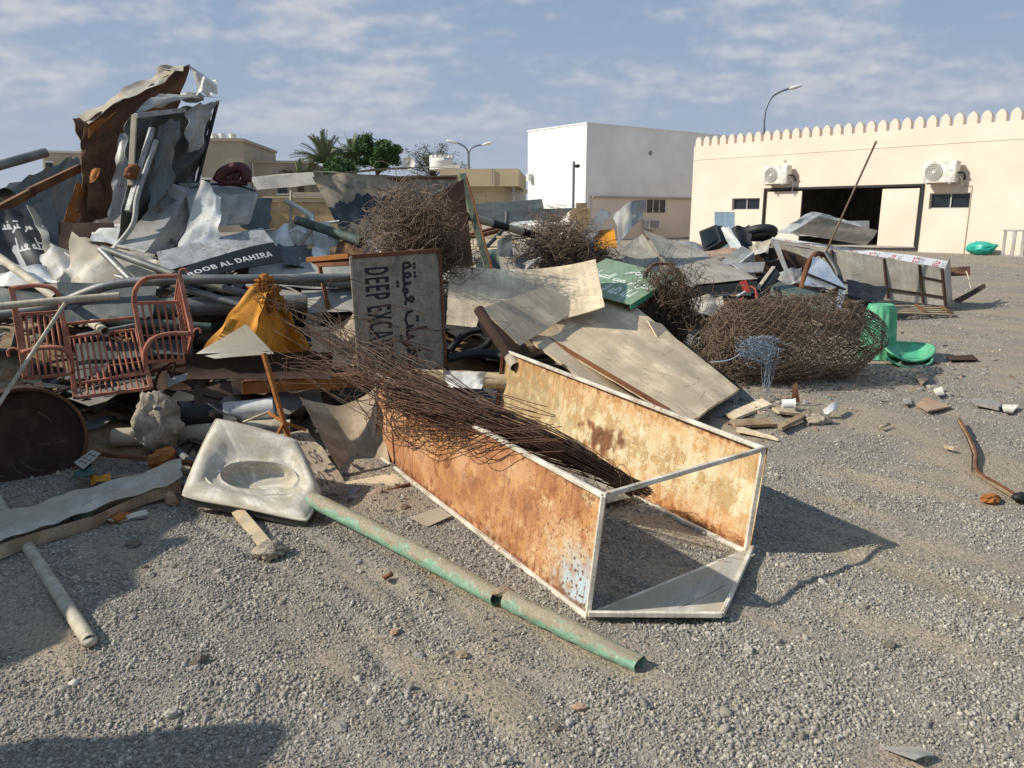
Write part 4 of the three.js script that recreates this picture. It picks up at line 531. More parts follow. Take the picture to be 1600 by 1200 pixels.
// ---- shell, numbered sheet, plates, slat frame, rust beam, tripod between moulding and tank
{
  single('curved_shell', 'curved tan shell of a cut barrel left of the tank frame', 'shell', sheet([at(467, 618, 4.95), at(592, 602, 5.05), at(612, 748, 4.5), at(540, 752, 4.45)], { nu: 26, nv: 14, t: 0.006, curl: -0.16, amp: 0.006, seed: 4, edge: 0.01 }), M.shell);
  const num = canvasTex(512, 512, (g, w, h) => { g.fillStyle = '#a8977f'; g.fillRect(0, 0, w, h); const r = rng(3); for (let k = 0; k < 1400; k++) { g.fillStyle = r() < 0.5 ? 'rgba(120,100,75,0.16)' : 'rgba(205,190,165,0.16)'; g.beginPath(); g.arc(r() * w, r() * h, 2 + r() * 16, 0, 6.3); g.fill(); } g.fillStyle = 'rgba(70,64,58,0.75)'; g.font = 'bold 150px sans-serif'; g.fillText('009', 130, 150); g.fillText('65 S6', 60, 310); g.fillText('00 5', 120, 470); });
  single('numbered_sheet', 'crinkled tan sheet printed with grey numbers beside the moulding', 'sheet', sheet([at(428, 682, 4.75), at(480, 672, 4.85), at(542, 760, 4.28), at(496, 775, 4.1)], { nu: 16, nv: 20, t: 0.002, amp: 0.008, f: 5, uv01: true, edge: 0.006 }), std({ map: num, roughness: 0.9, side: THREE.DoubleSide }));
  single('tan_plate', 'flat tan plate beside the lower left corner of the tank frame', 'plate', sheet([at(536, 754, 4.3), at(628, 738, 4.45), at(664, 778, 4.12), at(646, 802, 3.92)], { t: 0.006, nu: 8, nv: 8, amp: 0.003 }), M.boardPale);
  single('grey_chip_sheet', 'small spotted grey sheet under the tan plate', 'sheet', sheet([gp(640, 808, 0.02), gp(686, 792, 0.03), gp(706, 806, 0.02), gp(668, 822, 0.01)], { t: 0.003, nu: 6, nv: 6, amp: 0.006 }), M.dustyWhite);
  const sf = thing('slat_frame', 'small wooden slat frame beside the upper end of the green pipe', 'frame'), c = [at(514, 782, 4.1), at(568, 768, 4.2), at(590, 784, 4.05), at(540, 800, 3.92)]; for (let k = 0; k < 4; k++) part(sf, 'slat', bar(c[0].clone().lerp(c[1], k / 3), c[3].clone().lerp(c[2], k / 3), 0.02, 0.014), M.wood); part(sf, 'rail', bar(c[0].clone().add(V(0, 0.014, 0)), c[1].clone().add(V(0, 0.014, 0)), 0.016, 0.012), M.wood); part(sf, 'rail', bar(c[3].clone().add(V(0, 0.014, 0)), c[2].clone().add(V(0, 0.014, 0)), 0.016, 0.012), M.paleWood);
  single('thin_rust_rod', 'thin rusty rod lying over the tan plate and slat frame', 'rod', rod([at(536, 788, 4.0), at(640, 757, 4.25)], 0.011, 8), M.rust);
  const bm = thing('rust_beam', 'orange rusted steel channel lying behind the curved shell', 'beam'), a = at(378, 606, 5.2), b = at(640, 590, 5.5); part(bm, 'web', bar(a, b, 0.05, 0.085), M.orangeRust); part(bm, 'flange', bar(a.clone().add(V(0, 0.047, -0.03)), b.clone().add(V(0, 0.047, -0.03)), 0.12, 0.008), M.rust);
  const tp = thing('rusty_tripod', 'rusty iron rod stand in front of the rust beam', 'stand'), top = at(412, 552, 4.5), ft = at(447, 672, 4.42); part(tp, 'mast', bar(top, ft.clone().lerp(top, -0.12), 0.026, 0.026), M.orangeRust); for (const q of [[420, 645, 4.55], [478, 672, 4.45], [428, 690, 4.32]]) part(tp, 'leg', bar(ft.clone().lerp(top, 0.1), at(...q), 0.018, 0.018), M.orangeRust);
  single('pale_stick', 'thin pale stick running to the rusty stand from the left', 'stick', rod([at(380, 660, 4.8), at(422, 643, 4.85)], 0.009, 6), M.palePole);
  single('dark_trough', 'dark curved trough under the yellow sheet', 'trough', sheet([at(288, 553, 4.68), at(520, 549, 4.85), at(516, 592, 4.72), at(290, 592, 4.58)], { nu: 20, nv: 14, t: 0.008, curlV: -0.06, amp: 0.008, edge: 0.006 }), M.rustDark);
}
// ---- red oxide barred bench seats
{
  const t = thing('barred_seat_rack', 'red oxide barred steel seat rack with three bays at left', 'seat rack'), m = M.basket, Q = (x, y, d) => at(x, y, d), B = (a, b, w = 0.022) => part(t, 'frame_bar', bar(a, b, w, w), m), bars = (p, q, n, w = 0.0075) => { for (let k = 1; k < n; k++) part(t, 'slat', rod([p[0].clone().lerp(p[1], k / n), q[0].clone().lerp(q[1], k / n)], w, 6), m); };
  const bay = (tl, tr, br, bl, n, arm, armLow) => { B(tl, tr); B(tr, br, 0.03); B(br, bl); B(bl, tl, 0.03); bars([tl, tr], [bl, br], n); const mid = [tl.clone().lerp(bl, 0.55), tr.clone().lerp(br, 0.55)]; part(t, 'cross_wire', rod(mid, 0.004, 5), m); if (arm) part(t, 'arm_rest', rod(arm, 0.015, 8, 18), m); if (armLow) part(t, 'arm_rest', rod(armLow, 0.015, 8, 18), m); };
  // right bay with its side panel
  const r0 = Q(209, 474, 5.0), r1 = Q(280, 472, 5.15), r2 = Q(291, 562, 5.05), r3 = Q(228, 566, 4.9); bay(r0, r1, r2, r3, 6, [r0.clone(), Q(212, 452, 4.98), Q(226, 436, 5.0), Q(250, 432, 5.05), Q(282, 431, 5.1)], [Q(226, 564, 4.84), Q(228, 544, 4.8), Q(238, 530, 4.82), Q(262, 522, 4.88), Q(300, 521, 4.95)]);
  const s0 = Q(280, 431, 5.1), s1 = Q(301, 522, 4.95); B(s0, s1, 0.03); B(s0, Q(274, 470, 5.3), 0.02); B(s1, r2.clone(), 0.02); bars([s0.clone(), s1.clone()], [Q(274, 470, 5.3), Q(291, 562, 5.06)], 13, 0.006); part(t, 'hook', rod([Q(281, 430, 5.1), Q(282, 422, 5.1), Q(290, 421, 5.1), Q(293, 427, 5.1)], 0.008, 6, 10), m); part(t, 'hook', rod([Q(302, 521, 4.95), Q(306, 514, 4.95), Q(313, 515, 4.95), Q(313, 521, 4.95)], 0.008, 6, 10), m);
  // middle seat, lower
  const c0 = Q(106, 528, 5.0), c1 = Q(214, 515, 5.12), c2 = Q(236, 606, 4.85), c3 = Q(118, 622, 4.72); bay(c0, c1, c2, c3, 12); B(Q(113, 600, 4.78), Q(233, 583, 4.9), 0.016); B(Q(104, 506, 5.03), Q(212, 496, 5.14), 0.02); B(c0, Q(104, 506, 5.03), 0.02); B(c1, Q(212, 496, 5.14), 0.02);
  // left bay
  const l0 = Q(30, 492, 4.9), l1 = Q(96, 487, 5.0), l2 = Q(112, 584, 4.8), l3 = Q(42, 592, 4.7); bay(l0, l1, l2, l3, 7, [Q(18, 450, 4.9), Q(60, 446, 4.95), Q(84, 452, 4.96), Q(94, 466, 4.97), Q(96, 488, 5.0)], [Q(34, 550, 4.68), Q(70, 543, 4.7), Q(100, 546, 4.72), Q(110, 560, 4.74), Q(114, 582, 4.78)]); B(Q(18, 450, 4.9), Q(40, 590, 4.68), 0.034); part(t, 'hook', rod([Q(34, 550, 4.68), Q(22, 544, 4.68), Q(12, 548, 4.68), Q(14, 558, 4.68)], 0.008, 6, 10), m); B(l2, c3, 0.024);
}

// ---- lettering: Arabic words drawn with pen strokes, right to left
const GL = { // width, strokes (x runs leftwards, y upwards, baseline 0), dots [x, y], joins onwards
  tooth: [0.34, [[[0, 0], [0.08, 0.02], [0.12, 0.3], [0.16, 0.02], [0.34, 0]]], 1], alef: [0.22, [[[0, 0], [0.1, 0.03], [0.11, 0.95]]], 0], alef0: [0.24, [[[0.12, 0], [0.12, 0.95]]], 0], lam: [0.3, [[[0, 0], [0.1, 0.02], [0.12, 0.98], [0.13, 0.02], [0.3, 0]]], 1],
  lamEnd: [0.7, [[[0, 0], [0.1, 0.0], [0.12, 0.98], [0.14, -0.1], [0.32, -0.28], [0.55, -0.2], [0.64, 0.12]]], 0], ha: [0.52, [[[0.02, 0.02], [0.4, 0.02], [0.52, 0]], [[0.4, 0.03], [0.12, 0.3], [0.08, 0.42], [0.5, 0.38]]], 1], ra: [0.38, [[[0, 0.0], [0.08, 0.16], [0.12, -0.05], [0.36, -0.3]]], 0],
  loop: [0.4, [[[0, 0], [0.14, 0.02], [0.06, 0.2], [0.16, 0.36], [0.28, 0.28], [0.26, 0.08], [0.16, 0.02], [0.4, 0]]], 1], taEnd: [0.8, [[[0, 0], [0.06, 0.3], [0.08, 0.05], [0.4, -0.04], [0.7, 0.05], [0.76, 0.34]]], 0], ain: [0.46, [[[0, 0], [0.1, 0.02], [0.32, 0.3], [0.2, 0.42], [0.06, 0.34], [0.24, 0.06], [0.46, 0]]], 1],
  mim: [0.36, [[[0, 0], [0.1, 0.16], [0.24, 0.1], [0.22, -0.06], [0.1, -0.02], [0.36, 0]]], 1], round: [0.44, [[[0, 0], [0.1, 0.04], [0.2, 0.4], [0.38, 0.26], [0.34, 0.04], [0.12, 0.04]]], 0], sad: [0.8, [[[0, 0], [0.1, 0.03], [0.34, 0.32], [0.58, 0.24], [0.56, 0.04], [0.12, 0.02]], [[0.56, 0.03], [0.62, 0.2], [0.66, 0.02], [0.8, 0]]], 1],
  dal: [0.36, [[[0.1, 0.36], [0.28, 0.1], [0.24, 0.0], [0.0, 0]]], 0], waw: [0.42, [[[0.24, 0.1], [0.06, 0.1], [0.1, 0.28], [0.24, 0.24], [0.22, 0.0], [0.4, -0.26]]], 0], zah: [0.7, [[[0, 0], [0.1, 0.03], [0.34, 0.32], [0.58, 0.24], [0.54, 0.03], [0.7, 0]], [[0.16, 0.06], [0.14, 0.95]]], 1], kaf: [0.5, [[[0, 0], [0.3, 0.04], [0.12, 0.5], [0.44, 0.9]], [[0.3, 0.02], [0.5, 0]]], 1], sp: [0.32, [], 0] };
function arabic(g, list, x, y, s, lw) { // list of [glyph, dots above/below count]; the pen starts at x and moves left
  g.lineWidth = lw; g.lineJoin = g.lineCap = 'round';
  for (const it of list) { const [k, dots = 0] = Array.isArray(it) ? it : [it]; const [w, st] = GL[k]; for (const q of st) { g.beginPath(); q.forEach(([a, b], i) => (i ? g.lineTo(x - a * s, y - b * s) : g.moveTo(x - a * s, y - b * s))); g.stroke(); } for (let i = 0; i < Math.abs(dots); i++) { const dx = (i - (Math.abs(dots) - 1) / 2) * 0.17, dy = dots > 0 ? 0.56 : -0.3; g.beginPath(); g.arc(x - (w * 0.45 + dx) * s, y - dy * s, lw * 0.62, 0, 6.3); g.fill(); } x -= w * s; }
  return x;
}
const HAFRIYAT = ['ha', ['loop', 1], 'ra', ['tooth', -2], 'alef', ['taEnd', 2]], AMIQA = ['ain', 'mim', ['tooth', -2], ['loop', 2], ['round', 2]];
const speck = (g, w, h, n, cols, s0, s1, seed) => { const r = rng(seed); for (let k = 0; k < n; k++) { g.fillStyle = cols[Math.floor(r() * cols.length)]; g.beginPath(); g.ellipse(r() * w, r() * h, s0 + (s1 - s0) * r() ** 3, (s0 + (s1 - s0) * r() ** 3) * 0.6, r() * 3, 0, 6.3); g.fill(); } };

// ---- DEEP EXCAVATION sign
{
  const map = canvasTex(560, 760, (g, w, h) => {
    g.fillStyle = '#958b78'; g.fillRect(0, 0, w, h); speck(g, w, h, 2600, ['rgba(140,126,100,0.13)', 'rgba(58,52,44,0.14)', 'rgba(110,100,84,0.2)'], 2, 46, 4); speck(g, w, h, 240, ['rgba(200,190,165,0.35)', 'rgba(90,60,35,0.4)'], 1, 7, 6);
    g.strokeStyle = 'rgba(205,195,170,0.4)'; g.lineWidth = 10; g.beginPath(); g.moveTo(420, 10); g.quadraticCurveTo(330, 50, 300, 120); g.stroke(); g.save(); g.translate(w, 0); g.rotate(Math.PI / 2);   // now x runs down the sign, y from right to left
    g.fillStyle = g.strokeStyle = 'rgba(18,15,12,0.96)'; g.save(); g.translate(66, w - 76); g.scale(0.62, 1.5); g.font = 'bold 138px sans-serif'; g.fillText('DEEP EXCAVATION', 0, 0); g.restore();
    arabic(g, [...HAFRIYAT, 'sp', ...AMIQA], h - 50, 245, 132, 17); g.restore();
    speck(g, w, h, 420, ['rgba(133,124,106,0.6)', 'rgba(120,110,92,0.5)'], 1, 6, 9); });
  const c = pts([[548, 401, 5.75], [687, 391, 6.2], [697, 574, 5.95], [563, 606, 5.5]]), t = thing('excavation_sign', 'grey metal sign reading DEEP EXCAVATION turned on its side', 'sign');
  part(t, 'face', sheet(c, { nu: 14, nv: 18, t: 0.003, amp: 0.006, f: 2.4, seed: 2, uv01: true }), std({ map, roughness: 0.6, metalness: 0.15, side: THREE.DoubleSide }));
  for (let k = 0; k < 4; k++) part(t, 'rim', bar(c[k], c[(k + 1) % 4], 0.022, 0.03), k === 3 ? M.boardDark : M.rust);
  const f = thing('rusty_bracket', 'rusty angle bracket sticking out left of the excavation sign', 'bracket'), p = pts([[477, 404, 6.35], [546, 398, 6.1], [546, 414, 6.05], [498, 417, 6.2]]); part(f, 'plate', sheet(p, { nu: 10, nv: 6, t: 0.008, amp: 0.004, edge: 0.006 }), M.rust); part(f, 'post', bar(at(499, 414, 6.25), at(513, 486, 6.1), 0.03, 0.03), M.rust); part(f, 'lip', bar(at(480, 406, 6.3), at(546, 400, 6.06), 0.03, 0.04), M.orangeRust);
}
// ---- the fallen boards
{
  const A = [at(835, 516, 6.5), at(967, 456, 7.6), at(1156, 606, 6.1), at(1076, 659, 5.05)], t = thing('dusty_board', 'largest dusty beige board sloping down to the gravel', 'board');
  part(t, 'panel', sheet(A, { nu: 24, nv: 24, t: 0.022, amp: 0.012, f: 0.9, seed: 3, edge: 0.006 }), M.board); part(t, 'edge_trim', bar(A[0].clone().add(V(-0.006, 0.002, 0.01)), A[0].clone().lerp(A[3], 0.9).add(V(-0.006, 0.002, 0.01)), 0.012, 0.036), M.rust);
  const dn = V(-0.02, -0.09, 0.02); single('underlying_board', 'dusty board showing under the left edge of the largest board', 'board', sheet([at(797, 512, 6.4), at(905, 470, 7.3), at(1045, 600, 6.2).add(dn), at(985, 640, 5.3).add(dn)], { t: 0.018, nu: 14, nv: 14, amp: 0.01, seed: 6 }), M.board);
  const B = thing('folded_board', 'beige board with a folded rusty front lip beside the excavation sign', 'board'), b = pts([[752, 482, 6.0], [858, 446, 7.0], [906, 482, 6.9], [812, 540, 5.9]]); part(B, 'panel', sheet(b, { t: 0.01, nu: 14, nv: 12, amp: 0.008, seed: 8 }), M.board); part(B, 'front_lip', sheet([b[0].clone().add(V(0, -0.002, 0.004)), b[3].clone().add(V(0, -0.002, 0.004)), b[3].clone().add(V(-0.03, -0.15, 0.03)), b[0].clone().add(V(-0.04, -0.13, 0.02))], { nu: 12, nv: 4, t: 0.006, amp: 0.005, edge: 0.008 }), M.rustDark);
  const C = pts([[703, 415, 7.25], [930, 407, 7.7], [944, 482, 6.75], [697, 510, 6.25]]); single('curved_board', 'wide pale board curving up behind the other boards', 'board', sheet(C, { t: 0.01, nu: 26, nv: 16, curl: -0.09, amp: 0.012, f: 1, seed: 9, edge: 0.004 }), M.boardPale);
  single('corner_board', 'board corner poking out right of the largest board', 'board', sheet([at(1012, 500, 6.9), at(1034, 506, 7.0), at(1062, 535, 6.9), at(1030, 532, 6.7)], { t: 0.012, nu: 6, nv: 6 }), M.board);
  const pp = thing('rusty_post', 'rusty pipe leaning on the far corner of the tank frame', 'pipe'); part(pp, 'tube', pipe([at(748, 484, 5.75), at(806, 572, 5.3)], 0.04, { n: 8 }), M.rustDark); part(pp, 'taped_end', pipe([at(797, 558, 5.37), at(806, 573, 5.295)], 0.043, { n: 4 }), M.dustyWhite);
  const mapG = canvasTex(1024, 640, (g, w, h) => { g.fillStyle = '#89a181'; g.fillRect(0, 0, w, h); speck(g, w, h, 1600, ['rgba(90,120,84,0.2)', 'rgba(160,170,135,0.14)', 'rgba(120,110,80,0.12)'], 3, 60, 5); g.fillStyle = g.strokeStyle = '#e6e8dc'; arabic(g, [['tooth', -2], 'ha', ['zah', 1], 'ra'], 700, 150, 120, 15); arabic(g, [['loop', 2], ['tooth', 2], 'lamEnd', 'sp', 'alef0', 'waw', 'sp', 'sad', ['tooth', -2], 'dal', 'sp', 'alef0', 'lam', 'ha', ['tooth', -2], 'waw', 'alef0', ['tooth', 1], 'alef', ['taEnd', 2]], 960, 350, 120, 15); arabic(g, ['alef0', 'waw', 'lam', 'alef', 'sp', 'kaf', 'alef', ['round', 2], 'sp', 'alef0', ['tooth', 1], 'waw', 'alef0', 'ain', 'round'], 900, 540, 120, 15); });
  const G = pts([[948, 404, 8.5], [1056, 432, 8.15], [985, 477, 7.15], [872, 446, 7.55]]), gb = thing('green_board', 'green board with white Arabic writing behind the beige boards', 'board'); part(gb, 'panel', sheet(G, { t: 0.01, nu: 10, nv: 10, amp: 0.005, uv01: true }), std({ map: mapG, roughness: 0.6, side: THREE.DoubleSide })); part(gb, 'edge_fold', sheet([G[2], G[1], G[1].clone().add(V(0, -0.05, 0)), G[2].clone().add(V(0, -0.05, 0))], { nu: 6, nv: 3 }), M.plasticGreenDark);
  const pl = thing('wrapped_tube', 'pale paper wrapped tube behind the far end of the tank frame', 'tube'); part(pl, 'core', pipe([at(640, 588, 5.5), at(795, 596, 5.45)], 0.06, { n: 10, sides: 18, dent: (k, a) => 1 + 0.08 * n2(k * 12, a * 2) }), M.paleWood); part(pl, 'torn_wrap', sheet([at(690, 578, 5.42), at(760, 580, 5.4), at(752, 606, 5.36), at(700, 606, 5.36)], { nu: 12, nv: 8, amp: 0.02, f: 9, edge: 0.02 }), M.white);
}
// ---- rolls and tangles of rusty fence wire
function tangle(c, rx, ry, rz, n, seed, len, r0, bias) { // curls of wire in an uneven clump, dense inside and straggling outside
  const r = rng(seed), s = new Strands(); for (let k = 0; k < n; k++) {
    const a = r() * 6.283, z = r() * 2 - 1, q = Math.sqrt(1 - z * z), dir = V(Math.cos(a) * q, Math.sin(a) * q, z), lim = 0.72 + 0.4 * n3(dir.x * 1.4 + seed, dir.y * 1.4, dir.z * 1.4) + 0.12 * n3(dir.x * 4, dir.y * 4 + seed, dir.z * 4), u = Math.pow(r(), 0.45) * lim; let p = dir.clone().multiplyScalar(u), d = V(r() - 0.5, r() - 0.5, r() - 0.5).normalize(); if (bias) d.addScaledVector(bias, (r() < 0.5 ? -1 : 1) * (0.5 + r())).normalize();
    const P = [], L = len * (0.35 + 0.9 * r() * r()), bend = V(r() - 0.5, r() - 0.5, r() - 0.5).multiplyScalar(1.2 + 1.6 * r()); for (let i = 0; i < 8; i++) { P.push(V(c.x + p.x * rx, c.y + p.y * ry, c.z + p.z * rz)); p = p.clone().addScaledVector(d, L / 7); d = d.clone().addScaledVector(bend, 0.3).add(V(r() - 0.5, r() - 0.5, r() - 0.5).multiplyScalar(0.5)).normalize(); if (p.length() > lim * 1.02) d.addScaledVector(p, -0.7 * r()).normalize(); } s.add(P, r0 * (0.75 + 0.5 * r()), 3); } return s.geo(); }
{
  const t = thing('fence_roll', 'large rolled bundle of rusty chain link fence beside the boards', 'fence roll'), a = at(1128, 556, 6.95), b = at(1362, 560, 7.6), ax = b.clone().sub(a), L = ax.length(), X = ax.clone().normalize(), Z = X.clone().cross(V(0, 1, 0)).normalize(), r = rng(17);
  const C = (s, th, rad) => { const k = 1 - 0.3 * Math.pow(Math.abs(s * 2 - 1), 2.6) - 0.3 * sst(0.55, 1, s), w = 1 + 0.16 * n3(Math.cos(th) * 1.1, Math.sin(th) * 1.1, s * 3.2) + 0.06 * n3(Math.cos(th) * 3, Math.sin(th) * 3, s * 9 + rad * 3), p = a.clone().addScaledVector(ax, s).addScaledVector(Z, Math.cos(th) * rad * 1.12 * k * w); p.y += Math.sin(th) * rad * 0.97 * k * w; const g = gh(p.x, p.z) + 0.01; p.y = Math.max(p.y, g + 0.02 * Math.abs(n2(p.x * 9, p.z * 9))); return p; };
  const layers = [0.45, 0.43, 0.37, 0.27]; const yc = gh(a.x, a.z); a.y = yc + 0.41; b.y = gh(b.x, b.z) + 0.36; ax.copy(b).sub(a);
  layers.forEach((rad, li) => { const s = new Strands(), nW = Math.round((li < 2 ? 34 : 34) * rad / 0.4), pitch = 9 * (0.4 / rad) * 0.9; for (const dir of [-1, 1]) for (let k = 0; k < nW; k++) { const P = [], th0 = k / nW * 6.283 + li; let jit = (r() - 0.5) * 0.2; for (let i = 0; i <= 44; i++) { const q = i / 44, th = th0 + dir * q * pitch * 0.42 + jit * n2(q * 4, k + li * 9); P.push(C(clamp(q + 0.012 * n2(q * 14, k)), th, rad + 0.012 * n2(q * 6 + k, li) + 0.006 * dir)); } s.add(P, li < 2 ? 0.003 : 0.0026, 3); } part(t, 'mesh_layer', s.geo(), li % 2 ? M.wireDark : M.wire); });
  part(t, 'loose_ends', tangle(a.clone().lerp(b, 0.32).add(V(0, 0.04, 0)), 0.8, 0.46, 0.46, 520, 5, 0.8, 0.0026), M.wire); part(t, 'loose_ends', tangle(a.clone().lerp(b, 0.02), 0.3, 0.4, 0.38, 520, 6, 1.2, 0.0026), M.wire);
  const net = thing('plastic_net', 'torn pale blue plastic netting draped on the fence roll', 'netting'), s = new Strands(), s2 = new Strands(); for (let k = 0; k < 110; k++) { const P = [], x0 = 1148 + 44 * r(), y0 = 524 + 34 * r() * (1 - (x0 - 1148) / 90), L = 14 + 34 * r(), an = 0.5 + 0.9 * (r() - 0.5); for (let i = 0; i <= 10; i++) { const q = i / 10; P.push(at(x0 + q * L * Math.cos(an) + 3 * n2(q * 4, k), y0 + q * L * Math.sin(an) * 0.7 + 4 * n2(q * 4 + 9, k), 6.5 - 0.03 * r())); } s.add(P, 0.0017, 3); } for (let k = 0; k < 16; k++) { const P = [], x0 = 1200 + 12 * r(); for (let i = 0; i <= 12; i++) { const q = i / 12; P.push(at(x0 - 2 + 10 * Math.sin(q * 2 + k) * (1 - q) - q * 6, 545 + q * 76, 6.47 + 0.05 * q + 0.02 * r())); } s2.add(P, 0.0016, 3); } part(net, 'main_swag', s.geo(), M.blueNet); part(net, 'hanging_tail', s2.geo(), M.blueNet); part(net, 'cord', new Strands().add(curve([at(1165, 548, 6.48), at(1140, 562, 6.5), at(1110, 566, 6.55)], 14), 0.004, 4).geo(), M.blueNet);
  for (const [x, y, lab, m] of [[1277, 505, 'upper tan scrap caught on top of the fence roll', M.paleWood], [1276, 519, 'lower white scrap caught on the fence roll', M.white]]) single('paper_scrap', lab, 'scrap', sheet([at(x - 8, y - 6, 7.0), at(x + 10, y + 1, 7.0), at(x + 8, y + 5, 6.95), at(x - 6, y + 3, 6.95)], { nu: 4, nv: 4, t: 0.003, amp: 0.006 }), m);
  const rr = thing('red_tape', 'bright red strap and tape on top of the fence roll', 'tape'); part(rr, 'strap', sheet([at(1156, 440, 8.2), at(1166, 437, 8.2), at(1173, 455, 8.15), at(1163, 458, 8.15)], { nu: 4, nv: 6, t: 0.004, amp: 0.004 }), M.red); part(rr, 'loop', rod([at(1172, 447, 8.2), at(1180, 452, 8.15), at(1182, 466, 8.05)], 0.012, 6, 10), M.red); part(rr, 'ribbon', sheet([at(1130, 470, 7.5), at(1160, 466, 7.6), at(1160, 471, 7.5), at(1132, 474, 7.45)], { nu: 14, nv: 4, t: 0.003, amp: 0.006, f: 4, edge: 0.02 }), M.red); part(rr, 'white_sleeve', rod([at(1152, 463, 8.0), at(1164, 456, 8.1)], 0.014, 6), M.plainWhite);
  const ta = thing('wire_tangle', 'big brown wire tangle piled in front of the banner', 'wire tangle', 'wire tangles'), ca = at(645, 362, 7.1); part(ta, 'wires', tangle(ca, 0.56, 0.52, 0.45, 1500, 21, 0.8, 0.0028, V(0.6, 0.7, 0)), M.wire); part(ta, 'wires', tangle(ca.clone().add(V(0.1, -0.2, 0.05)), 0.5, 0.4, 0.4, 1200, 22, 0.8, 0.0028, V(0.6, 0.7, 0)), M.wireDark);
  const tb = thing('wire_tangle', 'rusty wire tangle behind the curved pale board', 'wire tangle', 'wire tangles'), cb = at(868, 388, 8.9); part(tb, 'wires', tangle(cb, 0.6, 0.5, 0.45, 1500, 23, 0.8, 0.003), M.wire); part(tb, 'wires', tangle(cb.clone().add(V(0.36, -0.16, 0)), 0.5, 0.3, 0.4, 900, 24, 0.8, 0.003), M.wireDark);
  const tc = thing('wire_tangle', 'dark wire tangle between green board and fence roll', 'wire tangle', 'wire tangles'), cc = at(1040, 486, 7.75); part(tc, 'wires', tangle(cc, 0.42, 0.6, 0.4, 1700, 25, 0.9, 0.0028), M.wireDark); const hp = new Strands(); for (let k = 0; k < 40; k++) { const q = r() * 0.06; hp.add(curve([at(1004 + 8 * r(), 425 + 10 * r(), 7.7), at(1020, 412 + 5 * r(), 7.7 + q), at(1042 + 6 * r(), 411 + 5 * r(), 7.7), at(1060 + 8 * r(), 430 + 5 * r(), 7.65), at(1066 + 8 * r(), 462, 7.6 + q)], 20), 0.0028, 3); } part(tc, 'arched_wires', hp.geo(), M.wire);
}
